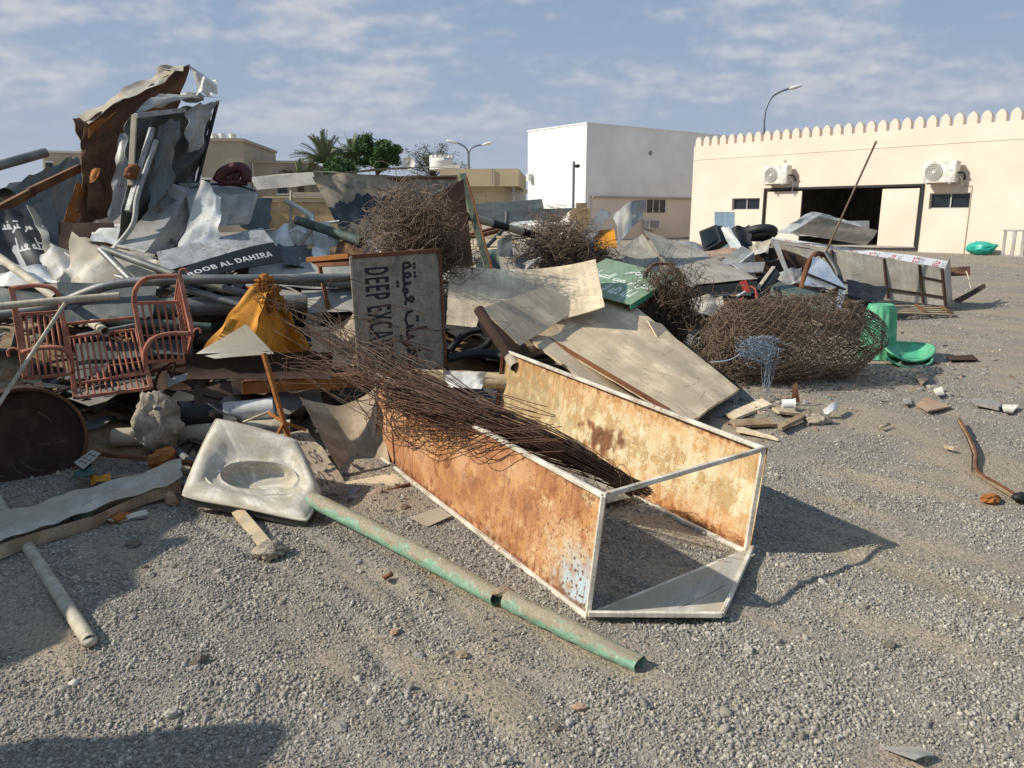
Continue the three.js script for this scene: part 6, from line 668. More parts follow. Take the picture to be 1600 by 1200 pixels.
// ---- sheets and plates of the heap: name, label, corners, material, options
for (const [name, label, c, m, o = {}] of [
  ['white_card_panel', 'white panel corner leaning on the yellow sheet', [[384, 506, 4.86], [428, 552, 4.76], [336, 560, 4.68], [306, 552, 4.72]], 'dustyWhite', { amp: 0.004, t: 0.012 }],
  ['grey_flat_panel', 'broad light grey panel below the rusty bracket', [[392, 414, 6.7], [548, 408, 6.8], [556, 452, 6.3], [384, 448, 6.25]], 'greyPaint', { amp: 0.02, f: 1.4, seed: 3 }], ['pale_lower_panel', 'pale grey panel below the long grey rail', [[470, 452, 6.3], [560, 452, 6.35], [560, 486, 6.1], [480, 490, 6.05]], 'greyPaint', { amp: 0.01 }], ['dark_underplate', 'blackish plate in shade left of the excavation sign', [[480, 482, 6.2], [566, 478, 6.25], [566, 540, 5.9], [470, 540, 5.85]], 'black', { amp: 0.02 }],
  ['crumpled_white_door', 'crumpled white vehicle door behind the speckled box', [[414, 352, 7.9], [482, 346, 8.0], [480, 408, 7.5], [428, 416, 7.3]], 'white', { amp: 0.06, f: 2.2, seed: 6, nu: 18, nv: 16, edge: 0.02 }], ['white_upright_sheet', 'upright white sheet right of the crumpled white door', [[490, 352, 7.7], [514, 346, 7.7], [516, 404, 7.4], [498, 404, 7.4]], 'white', { amp: 0.012 }], ['brown_rag_sheet', 'small brown plate below the dark green pole', [[528, 374, 7.3], [568, 378, 7.3], [566, 402, 7.0], [520, 402, 7.0]], 'brownPanel', { amp: 0.04, f: 3 }], ['light_grey_scrap', 'crumpled light grey scrap beside the brown plate', [[514, 368, 7.5], [534, 366, 7.5], [532, 392, 7.3], [516, 392, 7.3]], 'greyPaint', { amp: 0.04, f: 4 }],
  ['pale_folded_panel', 'large pale folded panel below the tower left of the grey beam', [[150, 352, 6.9], [214, 360, 6.9], [206, 398, 6.5], [138, 382, 6.45]], 'white', { amp: 0.05, f: 1.6, edge: 0.02, nu: 20 }], ['tower_side_sheet', 'light grey crumpled sheet wedged between brown panel and dark hood', [[186, 210, 7.0], [214, 200, 7.1], [210, 330, 6.75], [168, 352, 6.6]], 'greyPaint', { amp: 0.05, f: 1.8, edge: 0.025, nu: 18, nv: 24 }], ['white_front_fender', 'large white bent fender right of the speckled box', [[424, 362, 7.25], [452, 352, 7.5], [468, 420, 6.95], [428, 420, 6.8]], 'white', { amp: 0.05, f: 1.6, edge: 0.02, curl: 0.06 }], ['pale_roof_strip', 'long pale roof strip lying behind the wire tangles', [[740, 352, 10.4], [900, 346, 11.2], [900, 360, 10.8], [744, 368, 10.1]], 'dustyWhite', { amp: 0.02, f: 1.6, edge: 0.02 }],
  ['upright_folded_sheet', 'narrow folded grey sheet leaning on the front of the dark hood', [[246, 196, 7.0], [282, 186, 7.25], [262, 318, 6.85], [226, 340, 6.6]], 'slate', { amp: 0.07, f: 1.7, edge: 0.03, nu: 18, nv: 26, seed: 12 }], ['torn_hood_skin', 'torn pale skin hanging from the right edge of the dark hood', [[300, 168, 7.4], [336, 162, 7.65], [312, 236, 7.45], [290, 240, 7.2]], 'greyPaint', { amp: 0.06, f: 2, edge: 0.035, nu: 18, nv: 22, seed: 5 }],
  ['silver_bent_sheet', 'bent silver sheet between the black fascia and crumpled white sheet', [[62, 404, 6.5], [122, 374, 6.8], [134, 424, 6.3], [78, 444, 6.1]], 'greyPaint', { amp: 0.05, f: 2.4, edge: 0.02 }], ['curled_pale_strip', 'curled pale strip below the black fascia', [[-10, 424, 6.0], [72, 420, 6.2], [92, 450, 5.9], [6, 456, 5.8]], 'white', { amp: 0.05, f: 2.4, edge: 0.02 }], ['slate_plate', 'dull slate plate under the pale diagonal pole', [[-10, 444, 5.9], [92, 450, 5.9], [104, 482, 5.6], [-10, 486, 5.5]], 'slate', { amp: 0.03, edge: 0.015 }], ['folded_dark_sheet', 'folded dark sheet right of the black sign', [[432, 384, 7.0], [486, 392, 7.1], [508, 432, 6.7], [442, 420, 6.6]], 'darkGrey', { amp: 0.05, f: 2, edge: 0.02 }], ['torn_silver_flap', 'torn silver flap behind the rusty bracket', [[446, 398, 7.2], [508, 396, 7.2], [524, 422, 6.9], [452, 426, 6.8]], 'white', { amp: 0.05, f: 2.6, edge: 0.02 }], ['curved_grey_bumper', 'curved grey bumper right of the black sign lettering', [[400, 398, 6.9], [470, 404, 7.0], [470, 424, 6.7], [396, 426, 6.6]], 'greyPaint', { curlV: 0.07, amp: 0.008 }],
  ['tan_round_panel', 'tan rounded panel behind the fanned wires', [[484, 508, 5.75], [556, 488, 5.9], [566, 560, 5.6], [490, 566, 5.45]], 'shell', { curl: -0.08, amp: 0.006 }], ['grey_torn_hood', 'torn grey sheet standing behind the grey cabinet', [[384, 300, 8.2], [424, 318, 8.2], [420, 366, 7.8], [376, 352, 7.7]], 'slate', { amp: 0.04, edge: 0.02 }], ['pale_dented_door', 'pale dented door panel behind the kinked tube', [[452, 350, 8.2], [492, 344, 8.3], [500, 396, 7.9], [456, 398, 7.8]], 'dustyWhite', { amp: 0.06, f: 2.4, edge: 0.015 }], ['long_grey_channel', 'long grey channel lying under the seat rack', [[120, 540, 5.5], [300, 530, 5.7], [302, 556, 5.5], [122, 570, 5.3]], 'slate', { amp: 0.02, t: 0.01 }], ['brown_torn_plate', 'torn brown plate right of the seat rack', [[236, 562, 5.3], [300, 556, 5.4], [304, 606, 5.2], [250, 612, 5.1]], 'rustDark', { amp: 0.04, f: 2.4, edge: 0.02 }], ['silver_twisted_strip', 'twisted silver strip in the dark hollow below the seat rack', [[260, 590, 5.15], [318, 578, 5.25], [322, 588, 5.2], [264, 606, 5.1]], 'greyPaint', { amp: 0.04, f: 3, edge: 0.015 }],
  ['grey_crumpled_duct', 'crumpled grey duct piece above the curved pale board', [[800, 392, 9.0], [838, 386, 9.2], [846, 414, 8.7], [806, 420, 8.5]], 'greyPaint', { amp: 0.06, f: 2.4, edge: 0.02 }], ['white_bent_lath_sheet', 'bent white plate beside the olive post', [[742, 400, 8.7], [764, 394, 8.8], [772, 424, 8.4], [748, 428, 8.3]], 'dustyWhite', { amp: 0.04, f: 3, edge: 0.02 }], ['dark_ducting', 'dark rectangular duct behind the second wire tangle', [[906, 366, 10.6], [944, 362, 10.8], [948, 398, 10.2], [908, 404, 10.0]], 'darkGrey', { amp: 0.02, t: 0.02 }], ['grey_fan_cover', 'crumpled grey sheet between big grey cover and black television', [[1058, 372, 12.2], [1098, 386, 12.2], [1104, 404, 11.6], [1056, 392, 11.6]], 'greyPaint', { amp: 0.06, f: 2, edge: 0.02 }], ['white_torn_sheet', 'torn white sheet in the shade under the big grey cover', [[1074, 462, 8.9], [1130, 458, 9.1], [1140, 482, 8.5], [1080, 492, 8.3]], 'dustyWhite', { amp: 0.05, f: 2.4, edge: 0.02 }], ['silver_side_plate', 'silver plate between the dark angle and signboard', [[1212, 424, 11.4], [1252, 420, 11.6], [1256, 444, 11.2], [1220, 450, 11.0]], 'greyPaint', { amp: 0.04, f: 2.4, edge: 0.02 }], ['black_rubber_mat', 'black rubber mat under the mirrored sheet', [[1318, 446, 11.6], [1384, 456, 11.8], [1376, 478, 11.2], [1322, 472, 10.9]], 'black', { amp: 0.03 }],
  ['slate_gutter', 'upper slate grey gutter sheet in front of the ochre house', [[735, 318, 12.2], [847, 309, 12.6], [850, 324, 12.4], [738, 331, 12.0]], 'slate', { t: 0.02, amp: 0.006 }], ['slate_fascia', 'lower slate grey fascia below the slate gutter', [[740, 327, 11.4], [894, 326, 12.0], [872, 346, 11.7], [752, 348, 11.2]], 'slate', { t: 0.02, amp: 0.008 }], ['pale_floor_sheet', 'pale cream sheet under the striped pole', [[733, 374, 9.2], [790, 372, 9.6], [776, 390, 9.0], [734, 394, 8.8]], 'boardPale', { amp: 0.01 }], ['grey_bent_scrap', 'bent grey scrap above the curved pale board', [[776, 388, 8.6], [798, 384, 8.7], [800, 418, 8.2], [778, 416, 8.2]], 'slate', { amp: 0.06, f: 3, seed: 5 }], ['thin_white_slat_sheet', 'thin white slat right of the striped pole', [[800, 347, 10.2], [848, 343, 10.4], [848, 346, 10.3], [790, 354, 10.1]], 'white', {}],
  ['green_scrap_plate', 'small dark green plate at the foot of the olive post', [[760, 394, 8.4], [778, 390, 8.4], [782, 420, 8.1], [764, 420, 8.0]], 'greenPole', { amp: 0.03, f: 4 }],
  ['pale_gutter', 'pale bent gutter pointing up right of the wire tangle', [[940, 324, 10.1], [956, 333, 10.1], [922, 381, 9.5], [904, 371, 9.5]], 'greyPaint', { t: 0.06, amp: 0.006 }], ['twisted_hood', 'twisted grey metal hood standing above the big grey sheet', [[957, 336, 10.1], [1009, 315, 10.6], [1002, 348, 10.3], [966, 382, 9.6]], 'greyPaint', { amp: 0.05, f: 1.6, curl: 0.09, nu: 20, nv: 16, seed: 9 }], ['yellow_core_scrap', 'small amber plate under the twisted hood', [[926, 358, 9.9], [960, 356, 9.9], [964, 386, 9.4], [930, 388, 9.4]], 'yellow', { amp: 0.02 }],
  ['blue_grey_panel', 'light blue grey fridge panel standing before the warehouse', [[1117, 331, 14.6], [1148, 331, 14.6], [1148, 388, 14.3], [1118, 388, 14.3]], 'bluePanel', { t: 0.05, amp: 0.003 }], ['white_foam_strip', 'stained white strip beside the black television', [[1126, 352, 13.2], [1138, 348, 13.2], [1160, 386, 12.6], [1144, 390, 12.5]], 'white', { amp: 0.03, f: 3, seed: 5, t: 0.03 }], ['black_torn_lid', 'torn black plastic lid behind the stained white strip', [[1136, 344, 13.5], [1172, 340, 13.5], [1180, 378, 13.0], [1152, 384, 12.9]], 'black', { amp: 0.09, f: 2, seed: 7, edge: 0.03 }], ['cloth_scrap', 'crumpled cream cloth left of the long signboard', [[1170, 380, 12.6], [1206, 370, 12.8], [1200, 392, 12.3], [1172, 392, 12.2]], 'dustyWhite', { amp: 0.05, f: 3, seed: 2 }], ['tan_floor_strip', 'tan strip beneath the stained white strip', [[1104, 394, 12.4], [1150, 384, 12.8], [1152, 396, 12.3], [1110, 402, 12.0]], 'tile', { amp: 0.01 }],
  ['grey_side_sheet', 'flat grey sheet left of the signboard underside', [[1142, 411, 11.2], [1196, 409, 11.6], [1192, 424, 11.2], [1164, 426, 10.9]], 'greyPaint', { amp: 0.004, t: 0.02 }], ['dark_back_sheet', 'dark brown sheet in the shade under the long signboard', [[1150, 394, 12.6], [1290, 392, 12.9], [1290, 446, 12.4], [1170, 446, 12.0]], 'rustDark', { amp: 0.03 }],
  ['mirrored_sheet', 'shiny mirrored foil sheet in the right wreck', [[1270, 404, 11.3], [1282, 402, 11.3], [1324, 452, 10.8], [1256, 446, 10.7]], 'mirror', { amp: 0.045, f: 2.4, seed: 6, nu: 18, nv: 16 }], ['shiny_foil_tail', 'narrow shiny foil tail below the mirrored sheet', [[1312, 450, 10.7], [1322, 452, 10.7], [1314, 486, 10.2], [1302, 486, 10.2]], 'mirror', { amp: 0.03, f: 3 }], ['light_underplate', 'small light plate under the foil tail', [[1290, 478, 10.3], [1330, 484, 10.3], [1312, 490, 10.1], [1294, 484, 10.1]], 'greyPaint', {}],
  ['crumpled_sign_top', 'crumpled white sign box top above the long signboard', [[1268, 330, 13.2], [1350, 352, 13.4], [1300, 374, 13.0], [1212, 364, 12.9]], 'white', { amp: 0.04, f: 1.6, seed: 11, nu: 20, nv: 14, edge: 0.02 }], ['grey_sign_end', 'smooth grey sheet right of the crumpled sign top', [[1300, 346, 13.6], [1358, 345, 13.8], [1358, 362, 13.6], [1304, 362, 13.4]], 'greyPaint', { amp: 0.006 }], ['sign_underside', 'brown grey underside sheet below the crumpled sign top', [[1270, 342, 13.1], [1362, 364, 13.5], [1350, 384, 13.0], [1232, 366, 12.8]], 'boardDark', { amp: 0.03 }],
  ['brown_strip_pair', 'brown steel strip sticking out right of the signboard', [[1482, 418, 12.9], [1516, 416, 13.0], [1516, 428, 12.8], [1482, 430, 12.7]], 'brownPanel', { amp: 0.004, t: 0.03 }], ['dark_ground_plate', 'dark plate propped on the gravel right of the signboard', [[1486, 471, 12.0], [1538, 443, 13.4], [1540, 450, 13.2], [1500, 474, 12.1]], 'rustDark', { amp: 0.006 }],
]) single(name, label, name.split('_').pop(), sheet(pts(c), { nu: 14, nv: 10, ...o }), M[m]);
{ // bent yellow sheet
  const y = thing('yellow_sheet', 'bent amber yellow sheet metal beside the seat rack', 'sheet'), o = { nu: 18, nv: 18, t: 0.004, amp: 0.02, f: 2.4, edge: 0.012 };
  part(y, 'lit_face', sheet(pts([[394, 448, 5.62], [418, 458, 5.6], [392, 562, 5.3], [308, 560, 5.2]]), { ...o, seed: 4 }), M.yellow); part(y, 'inner_face', sheet(pts([[417, 458, 5.605], [438, 466, 5.9], [478, 562, 5.7], [391, 562, 5.31]]), { ...o, seed: 6 }), M.yellow); part(y, 'folded_edge', sheet(pts([[436, 462, 5.85], [448, 474, 5.75], [502, 566, 5.45], [474, 564, 5.68]]), { ...o, seed: 8 }), M.yellow); part(y, 'crease_strip', sheet(pts([[360, 500, 5.38], [372, 500, 5.38], [342, 548, 5.24], [326, 548, 5.22]]), { ...o, seed: 9, nu: 6, nv: 8 }), M.yellow);
}
{ // torn foam on the yellow sheet
  const t = thing('torn_foam', 'ragged rusty orange foam on top of the yellow sheet', 'foam'), r = rng(31); for (const [x, y, s] of [[414, 440, 0.06], [402, 452, 0.055], [424, 454, 0.06], [392, 466, 0.045], [434, 470, 0.05], [412, 466, 0.05], [384, 478, 0.035], [440, 484, 0.035], [420, 484, 0.03]]) part(t, 'clump', move(lump(s, s * 0.8, s * 0.7, { seed: x, amp: 0.36, f: 1.7, detail: 6, crag: 1.5 }), at(x, y, 5.62)), M.foam); const s = new Strands(); for (let k = 0; k < 46; k++) { const q = r(), a = at(412 - 30 * q + 58 * q * r(), 436 + 52 * q, 5.52), d = V(r() - 0.5, r() - 0.4, 0.3 * r()).multiplyScalar(0.09); s.add([a, a.clone().addScaledVector(d, 0.5).add(V(0, 0.01, 0)), a.clone().add(d)], 0.003, 3); } part(t, 'fibres', s.geo(), M.foam);
  const ch = thing('maroon_chair_back', 'maroon plastic chair back lying on the grey cabinet', 'chair back'), P = (x, y) => at(x, y, 7.3); part(ch, 'rim', rod([P(340, 284), P(346, 272), P(360, 264), P(376, 262), P(384, 268), P(385, 284)], 0.05, 10, 22), M.maroon); for (const x of [356, 366, 375]) part(ch, 'spindle', rod([P(x, 268), P(x - 6, 284)], 0.022, 7), M.maroon); part(ch, 'base_rail', rod([P(342, 286), P(386, 285)], 0.03, 8), M.maroon);
  const tv = thing('black_television', 'black boxy television dumped in front of the blue grey panel', 'television'), f = pts([[1093, 362, 13.3], [1118, 352, 13.3], [1126, 376, 13.1], [1100, 392, 13.1]]); part(tv, 'case', prism(f, V(0.28, -0.02, -0.3)), M.blackPlastic); part(tv, 'screen', sheet(f.map((p, i) => p.clone().lerp(f[(i + 2) % 4], 0.12).add(V(-0.008, 0.004, 0.012))), { nu: 8, nv: 8, t: 0.006, curl: 0.02 }), M.glass); part(tv, 'bezel', prism(f.map((p, i) => p.clone().lerp(f[(i + 2) % 4], -0.03).add(V(0, 0, 0.003))), V(0.02, 0, -0.05)), M.blackPlastic);
  const ty = thing('car_tyre', 'dark tyre lying on the heap left of the long signboard', 'tyre'), c = at(1188, 364, 13.6); part(ty, 'tread', new THREE.TorusGeometry(0.22, 0.08, 12, 30).rotateX(1.2).translate(c.x, c.y, c.z), M.blackPlastic); part(ty, 'hub', new THREE.CylinderGeometry(0.15, 0.15, 0.06, 20).rotateX(1.2 - Math.PI / 2).translate(c.x, c.y, c.z), M.darkGrey);
}
{ // big grey cover, beams and signboard at the right
  const t = thing('grey_cover', 'big dusty grey metal cover sloping right of the twisted hood', 'cover'), c = pts([[1004, 362, 11.0], [1062, 380, 11.2], [1183, 438, 9.9], [936, 428, 8.9]]); const e = pts([[1068, 449, 9.2]])[0]; part(t, 'top', sheet([c[0], c[1], c[2], e], { nu: 22, nv: 20, t: 0.004, amp: 0.02, f: 1.2, seed: 6 }), M.tarp); part(t, 'left_wing', sheet([at(980, 372, 10.6), c[0], e.clone().add(V(-0.005, 0, 0)), at(932, 420, 9.0)], { nu: 20, nv: 16, amp: 0.035, f: 1.6, seed: 9 }), M.tarp); part(t, 'front_flange', sheet([e, c[2], c[2].clone().add(V(0, -0.15, 0)), e.clone().add(V(0, -0.13, 0))].map((p) => p.clone().add(V(0, -0.006, 0.004))), { nu: 14, nv: 4, amp: 0.008 }), M.darkGrey); part(t, 'front_lip', bar(e.clone().add(V(0, -0.13, 0.01)), c[2].clone().add(V(0, -0.15, 0.01)), 0.02, 0.02), M.greyPaint); part(t, 'end_flange', sheet([at(1064, 446, 9.15), e, e.clone().add(V(0, -0.16, 0)), at(1064, 464, 9.15)], { nu: 3, nv: 4 }), M.white);
  const g = thing('grey_duct', 'light grey box duct slanting behind the big grey cover', 'duct'), q = pts([[1160, 384, 12.0], [1178, 394, 11.9], [1150, 416, 11.2], [1124, 410, 11.3]]); part(g, 'shell', prism(q, V(0.1, -0.2, -0.2)), M.greyPaint); part(g, 'edge', bar(q[1], q[2], 0.025, 0.025), M.white);
  const L = thing('dark_angle', 'dark steel angle with a pale top edge by the fence roll', 'angle'); part(L, 'web', prism(pts([[1208, 418, 10.6], [1216, 423, 10.5], [1188, 462, 9.9], [1180, 456, 10.0]]), V(0.05, -0.06, -0.04)), M.black); part(L, 'flange', bar(at(1209, 417, 10.6), at(1183, 452, 10.0), 0.05, 0.02), M.dustyWhite);
  const D = thing('dark_box_beam', 'dark box beam lying behind the fence roll top', 'beam'); part(D, 'shell', prism(pts([[1204, 448, 10.4], [1298, 476, 9.6], [1298, 492, 9.55], [1204, 462, 10.35]]), at(1216, 440, 10.8).sub(at(1204, 448, 10.4))), M.greenPole); part(D, 'end', bar(at(1298, 474, 9.58), at(1312, 469, 9.9), 0.03, 0.02), M.greyPaint);
  const s = thing('long_signboard', 'long overturned signboard with red printed film on its edge', 'signboard'), film = canvasTex(1536, 128, (k, w, h) => { k.fillStyle = '#dddbd6'; k.fillRect(0, 0, w, h); speck(k, w, h, 300, ['rgba(160,155,145,0.25)', 'rgba(225,225,222,0.3)'], 4, 50, 3); for (let i = 0; i < 8; i++) { const x = 60 + i * 188; k.fillStyle = '#b1322f'; k.save(); k.translate(x + 62, 18); k.rotate(Math.PI / 2); k.font = 'bold 74px sans-serif'; k.scale(0.9, 1); k.fillText(i % 2 ? 'ng' : 'S3', 0, 0); k.restore(); k.fillStyle = '#54504c'; k.save(); k.translate(x + 120, 24); k.rotate(Math.PI / 2); k.font = '46px sans-serif'; k.fillText(i % 3 ? 'SA' : '3.2', 0, 0); k.restore(); k.fillStyle = 'rgba(160,120,120,0.6)'; k.fillRect(x + 150, 8, 3, 110); } });
  const T = pts([[1208, 364, 13.3], [1484, 402, 12.7], [1476, 419, 12.2], [1204, 372, 12.8]]), Bt = pts([[1482, 479, 12.0], [1214, 446, 12.6]]); part(s, 'edge', sheet([T[0], T[1], T[2], T[3]], { nu: 30, nv: 4, t: 0.004, amp: 0.008, uv01: true }), std({ map: film, roughness: 0.5, side: THREE.DoubleSide })); const fc = [T[3], T[2], Bt[0], Bt[1]].map((p) => p.clone().add(V(0, -0.004, -0.02))); part(s, 'back_panel', sheet(fc, { nu: 24, nv: 10, t: 0.004, amp: 0.02, f: 1.2, seed: 4 }), M.tarp); part(s, 'end_plate', sheet([T[2], T[1], at(1488, 476, 12.5), Bt[0]].map((p) => p.clone().add(V(0.006, -0.002, 0))), { nu: 4, nv: 8 }), M.greyPaint);
  const F = (u, v) => fc[0].clone().lerp(fc[1], u).lerp(fc[3].clone().lerp(fc[2], u), v).add(V(-0.01, 0, 0.035)); for (const u of [0.36, 0.66, 0.86, 0.985]) part(s, 'rib', bar(F(u, 0.02), F(u, 0.98), 0.035, 0.035), M.rustDark); part(s, 'rib', bar(F(0.36, 0.72), F(0.98, 0.76), 0.03, 0.03), M.rustDark); part(s, 'rib', bar(F(0.86, 0.32), F(0.98, 0.34), 0.028, 0.028), M.rustDark); part(s, 'hanging_strip', sheet([at(1206, 374, 12.6), at(1216, 376, 12.6), at(1236, 430, 12.0), at(1230, 432, 12.0)], { nu: 3, nv: 10, amp: 0.01 }), M.greyPaint);
  const w = thing('slatted_pallet', 'broken pale slatted frame lying under the long signboard', 'pallet'), c4 = pts([[1382, 478, 11.8], [1470, 478, 12.2], [1492, 492, 11.4], [1388, 488, 11.1]]); for (let k = 0; k < 5; k++) part(w, 'slat', bar(c4[0].clone().lerp(c4[3], k / 4), c4[1].clone().lerp(c4[2], k / 4), 0.09, 0.02), M.paleWood); for (const u of [0.05, 0.55, 0.95]) part(w, 'rail', bar(c4[0].clone().lerp(c4[1], u).add(V(0, 0.022, 0)), c4[3].clone().lerp(c4[2], u).add(V(0, 0.022, 0)), 0.05, 0.025), u > 0.9 ? M.brownPanel : M.rust);
}
// ---- green plastic seats
{
  const t = thing('green_tub', 'upright green plastic ribbed tub beside the fence roll', 'tub'), c = onGround(at(1369, 560, 8.3)), h = at(1369, 476, 8.3).y - c.y; const P = [], I = [], n = 84, prof = [[0.0, 1], [0.1, 1], [0.125, 0.995], [0.14, 0.97], [0.155, 0.85], [0.165, 0.6], [0.175, 0.3], [0.185, 0.04], [0.2, 0.0], [0.19, 0.0], [0.17, 0.04], [0.15, 0.6], [0.13, 0.94], [0, 0.96]]; for (let i = 0; i <= n; i++) { const a = i / n * 6.283; prof.forEach(([r, y]) => { const rib = y > 0.03 && y < 0.86 && r > 0.1 ? 0.008 * Math.max(-0.4, Math.sin(a * 14)) : 0; P.push(c.x + Math.cos(a) * (r + rib), c.y + y * h, c.z + Math.sin(a) * (r + rib)); }); } for (let i = 0; i < n; i++) for (let j = 0; j < prof.length - 1; j++) { const k = i * prof.length + j, m = k + prof.length; I.push(k, m, k + 1, k + 1, m, m + 1); } part(t, 'body', tri(P, I), M.plasticGreen); part(t, 'seat_ring', new THREE.TorusGeometry(0.12, 0.012, 8, 36).rotateX(Math.PI / 2).translate(c.x, c.y + h - 0.005, c.z), M.plasticGreen);
  for (const [lab, cc, m] of [['upper green plastic seat bowl lying on its side on the gravel', [[1382, 536, 8.2], [1458, 540, 8.3], [1448, 557, 7.9], [1392, 566, 7.75]], M.plasticGreen], ['lower green plastic seat bowl resting flat on the gravel', [[1388, 560, 8.05], [1456, 562, 8.1], [1440, 573, 7.72], [1398, 575, 7.68]], M.plasticGreenDark]]) { const b = thing('green_seat_bowl', lab, 'seat bowl', 'green seat bowls'), q = pts(cc), ct = q.reduce((s, p) => s.add(p), V(0, 0, 0)).multiplyScalar(0.25), PP = [], II = [], NN = 48, U = q[1].clone().sub(q[0]).multiplyScalar(0.5), W = q[3].clone().sub(q[0]).multiplyScalar(0.5), down = V(0, -0.09, 0), rim = []; for (let i = 0; i <= NN; i++) { const a = i / NN * 6.283; for (let j = 0; j <= 8; j++) { const k = 1 - j / 8, p = ct.clone().addScaledVector(U, Math.cos(a) * k).addScaledVector(W, Math.sin(a) * k).addScaledVector(down, 1 - k * k); p.y += 0.05 * Math.cos(a) ** 2 * k * k; PP.push(p.x, p.y, p.z); if (!j) rim.push(p); } } for (let i = 0; i < NN; i++) for (let j = 0; j < 8; j++) { const k = i * 9 + j; II.push(k, k + 9, k + 1, k + 1, k + 9, k + 10); } part(b, 'bowl', tri(PP, II), m); part(b, 'rim', new Strands().add(rim, 0.013, 7).geo(), M.plasticGreen); }
}
// ---- rubble on the open gravel
for (const [name, label, c, m, t = 0.012] of [
  ['tile_shard', 'largest brown tile shard on the gravel right of the fence roll', [[1432, 632], [1446, 620], [1486, 634], [1450, 642]], 'tile'], ['tile_shard', 'small brown tile shard above the largest brown shard', [[1430, 588], [1440, 584], [1450, 592], [1440, 600]], 'tile'], ['tile_shard', 'cream tile shard near the grey stones', [[1458, 608], [1472, 604], [1476, 616], [1464, 617]], 'tileWhite'], ['tile_shard', 'cream tile shard close to the right picture edge', [[1563, 632], [1592, 632], [1582, 644], [1570, 642]], 'tileWhite'], ['tile_shard', 'flat grey shard left of the largest brown shard', [[1410, 622], [1420, 620], [1426, 630], [1414, 631]], 'tileGrey'], ['tile_shard', 'long grey slab beside the cream shard at the right', [[1520, 622], [1560, 626], [1562, 636], [1524, 628]], 'tileGrey', 0.03], ['rust_flake', 'flat dark rusty flake on gravel beyond the seat bowls', [[1478, 556], [1520, 554], [1528, 562], [1484, 562]], 'rustDark'],
  ['wood_splinter', 'pale splinter on the gravel below the fence roll', [[1374, 664], [1390, 660], [1392, 662], [1376, 667]], 'paleWood'], ['wood_splinter', 'thin pale splinter on gravel in the right half', [[1474, 694], [1490, 698], [1491, 702], [1476, 697]], 'paleWood'], ['wood_splinter', 'dark leaf like flake on the gravel left of centre', [[596, 900], [612, 893], [613, 896], [600, 903]], 'rust'], ['torn_paper', 'torn grey paper lying at the bottom edge of the gravel', [[1374, 1166], [1436, 1164], [1462, 1180], [1430, 1186]], 'tileGrey', 0.003],
  ['board_fragment', 'broken pale board fragment leaning under the largest board', [[1132, 646], [1190, 622], [1206, 630], [1150, 652]], 'boardPale', 0.02], ['board_fragment', 'thin curved board strip below the broken fragments', [[1152, 664], [1210, 682], [1216, 686], [1150, 672]], 'boardPale'], ['board_fragment', 'grey plank flat in front of the fence roll', [[1140, 655], [1196, 652], [1216, 662], [1150, 664]], 'wood', 0.02], ['board_fragment', 'short brown plank crossing the debris before the fence roll', [[1214, 664], [1262, 640], [1268, 645], [1222, 668]], 'wood', 0.025], ['board_fragment', 'pale plank tip left of the white cup', [[1206, 636], [1240, 638], [1248, 646], [1216, 642]], 'paleWood', 0.02],
]) single(name, label, name.split('_').pop(), sheet(c.map(([x, y], i) => gp(x, y, 0.016 + t + 0.012 * (i % 2))), { nu: 8, nv: 6, t, amp: 0.003, edge: 0.004 }), M[m]);
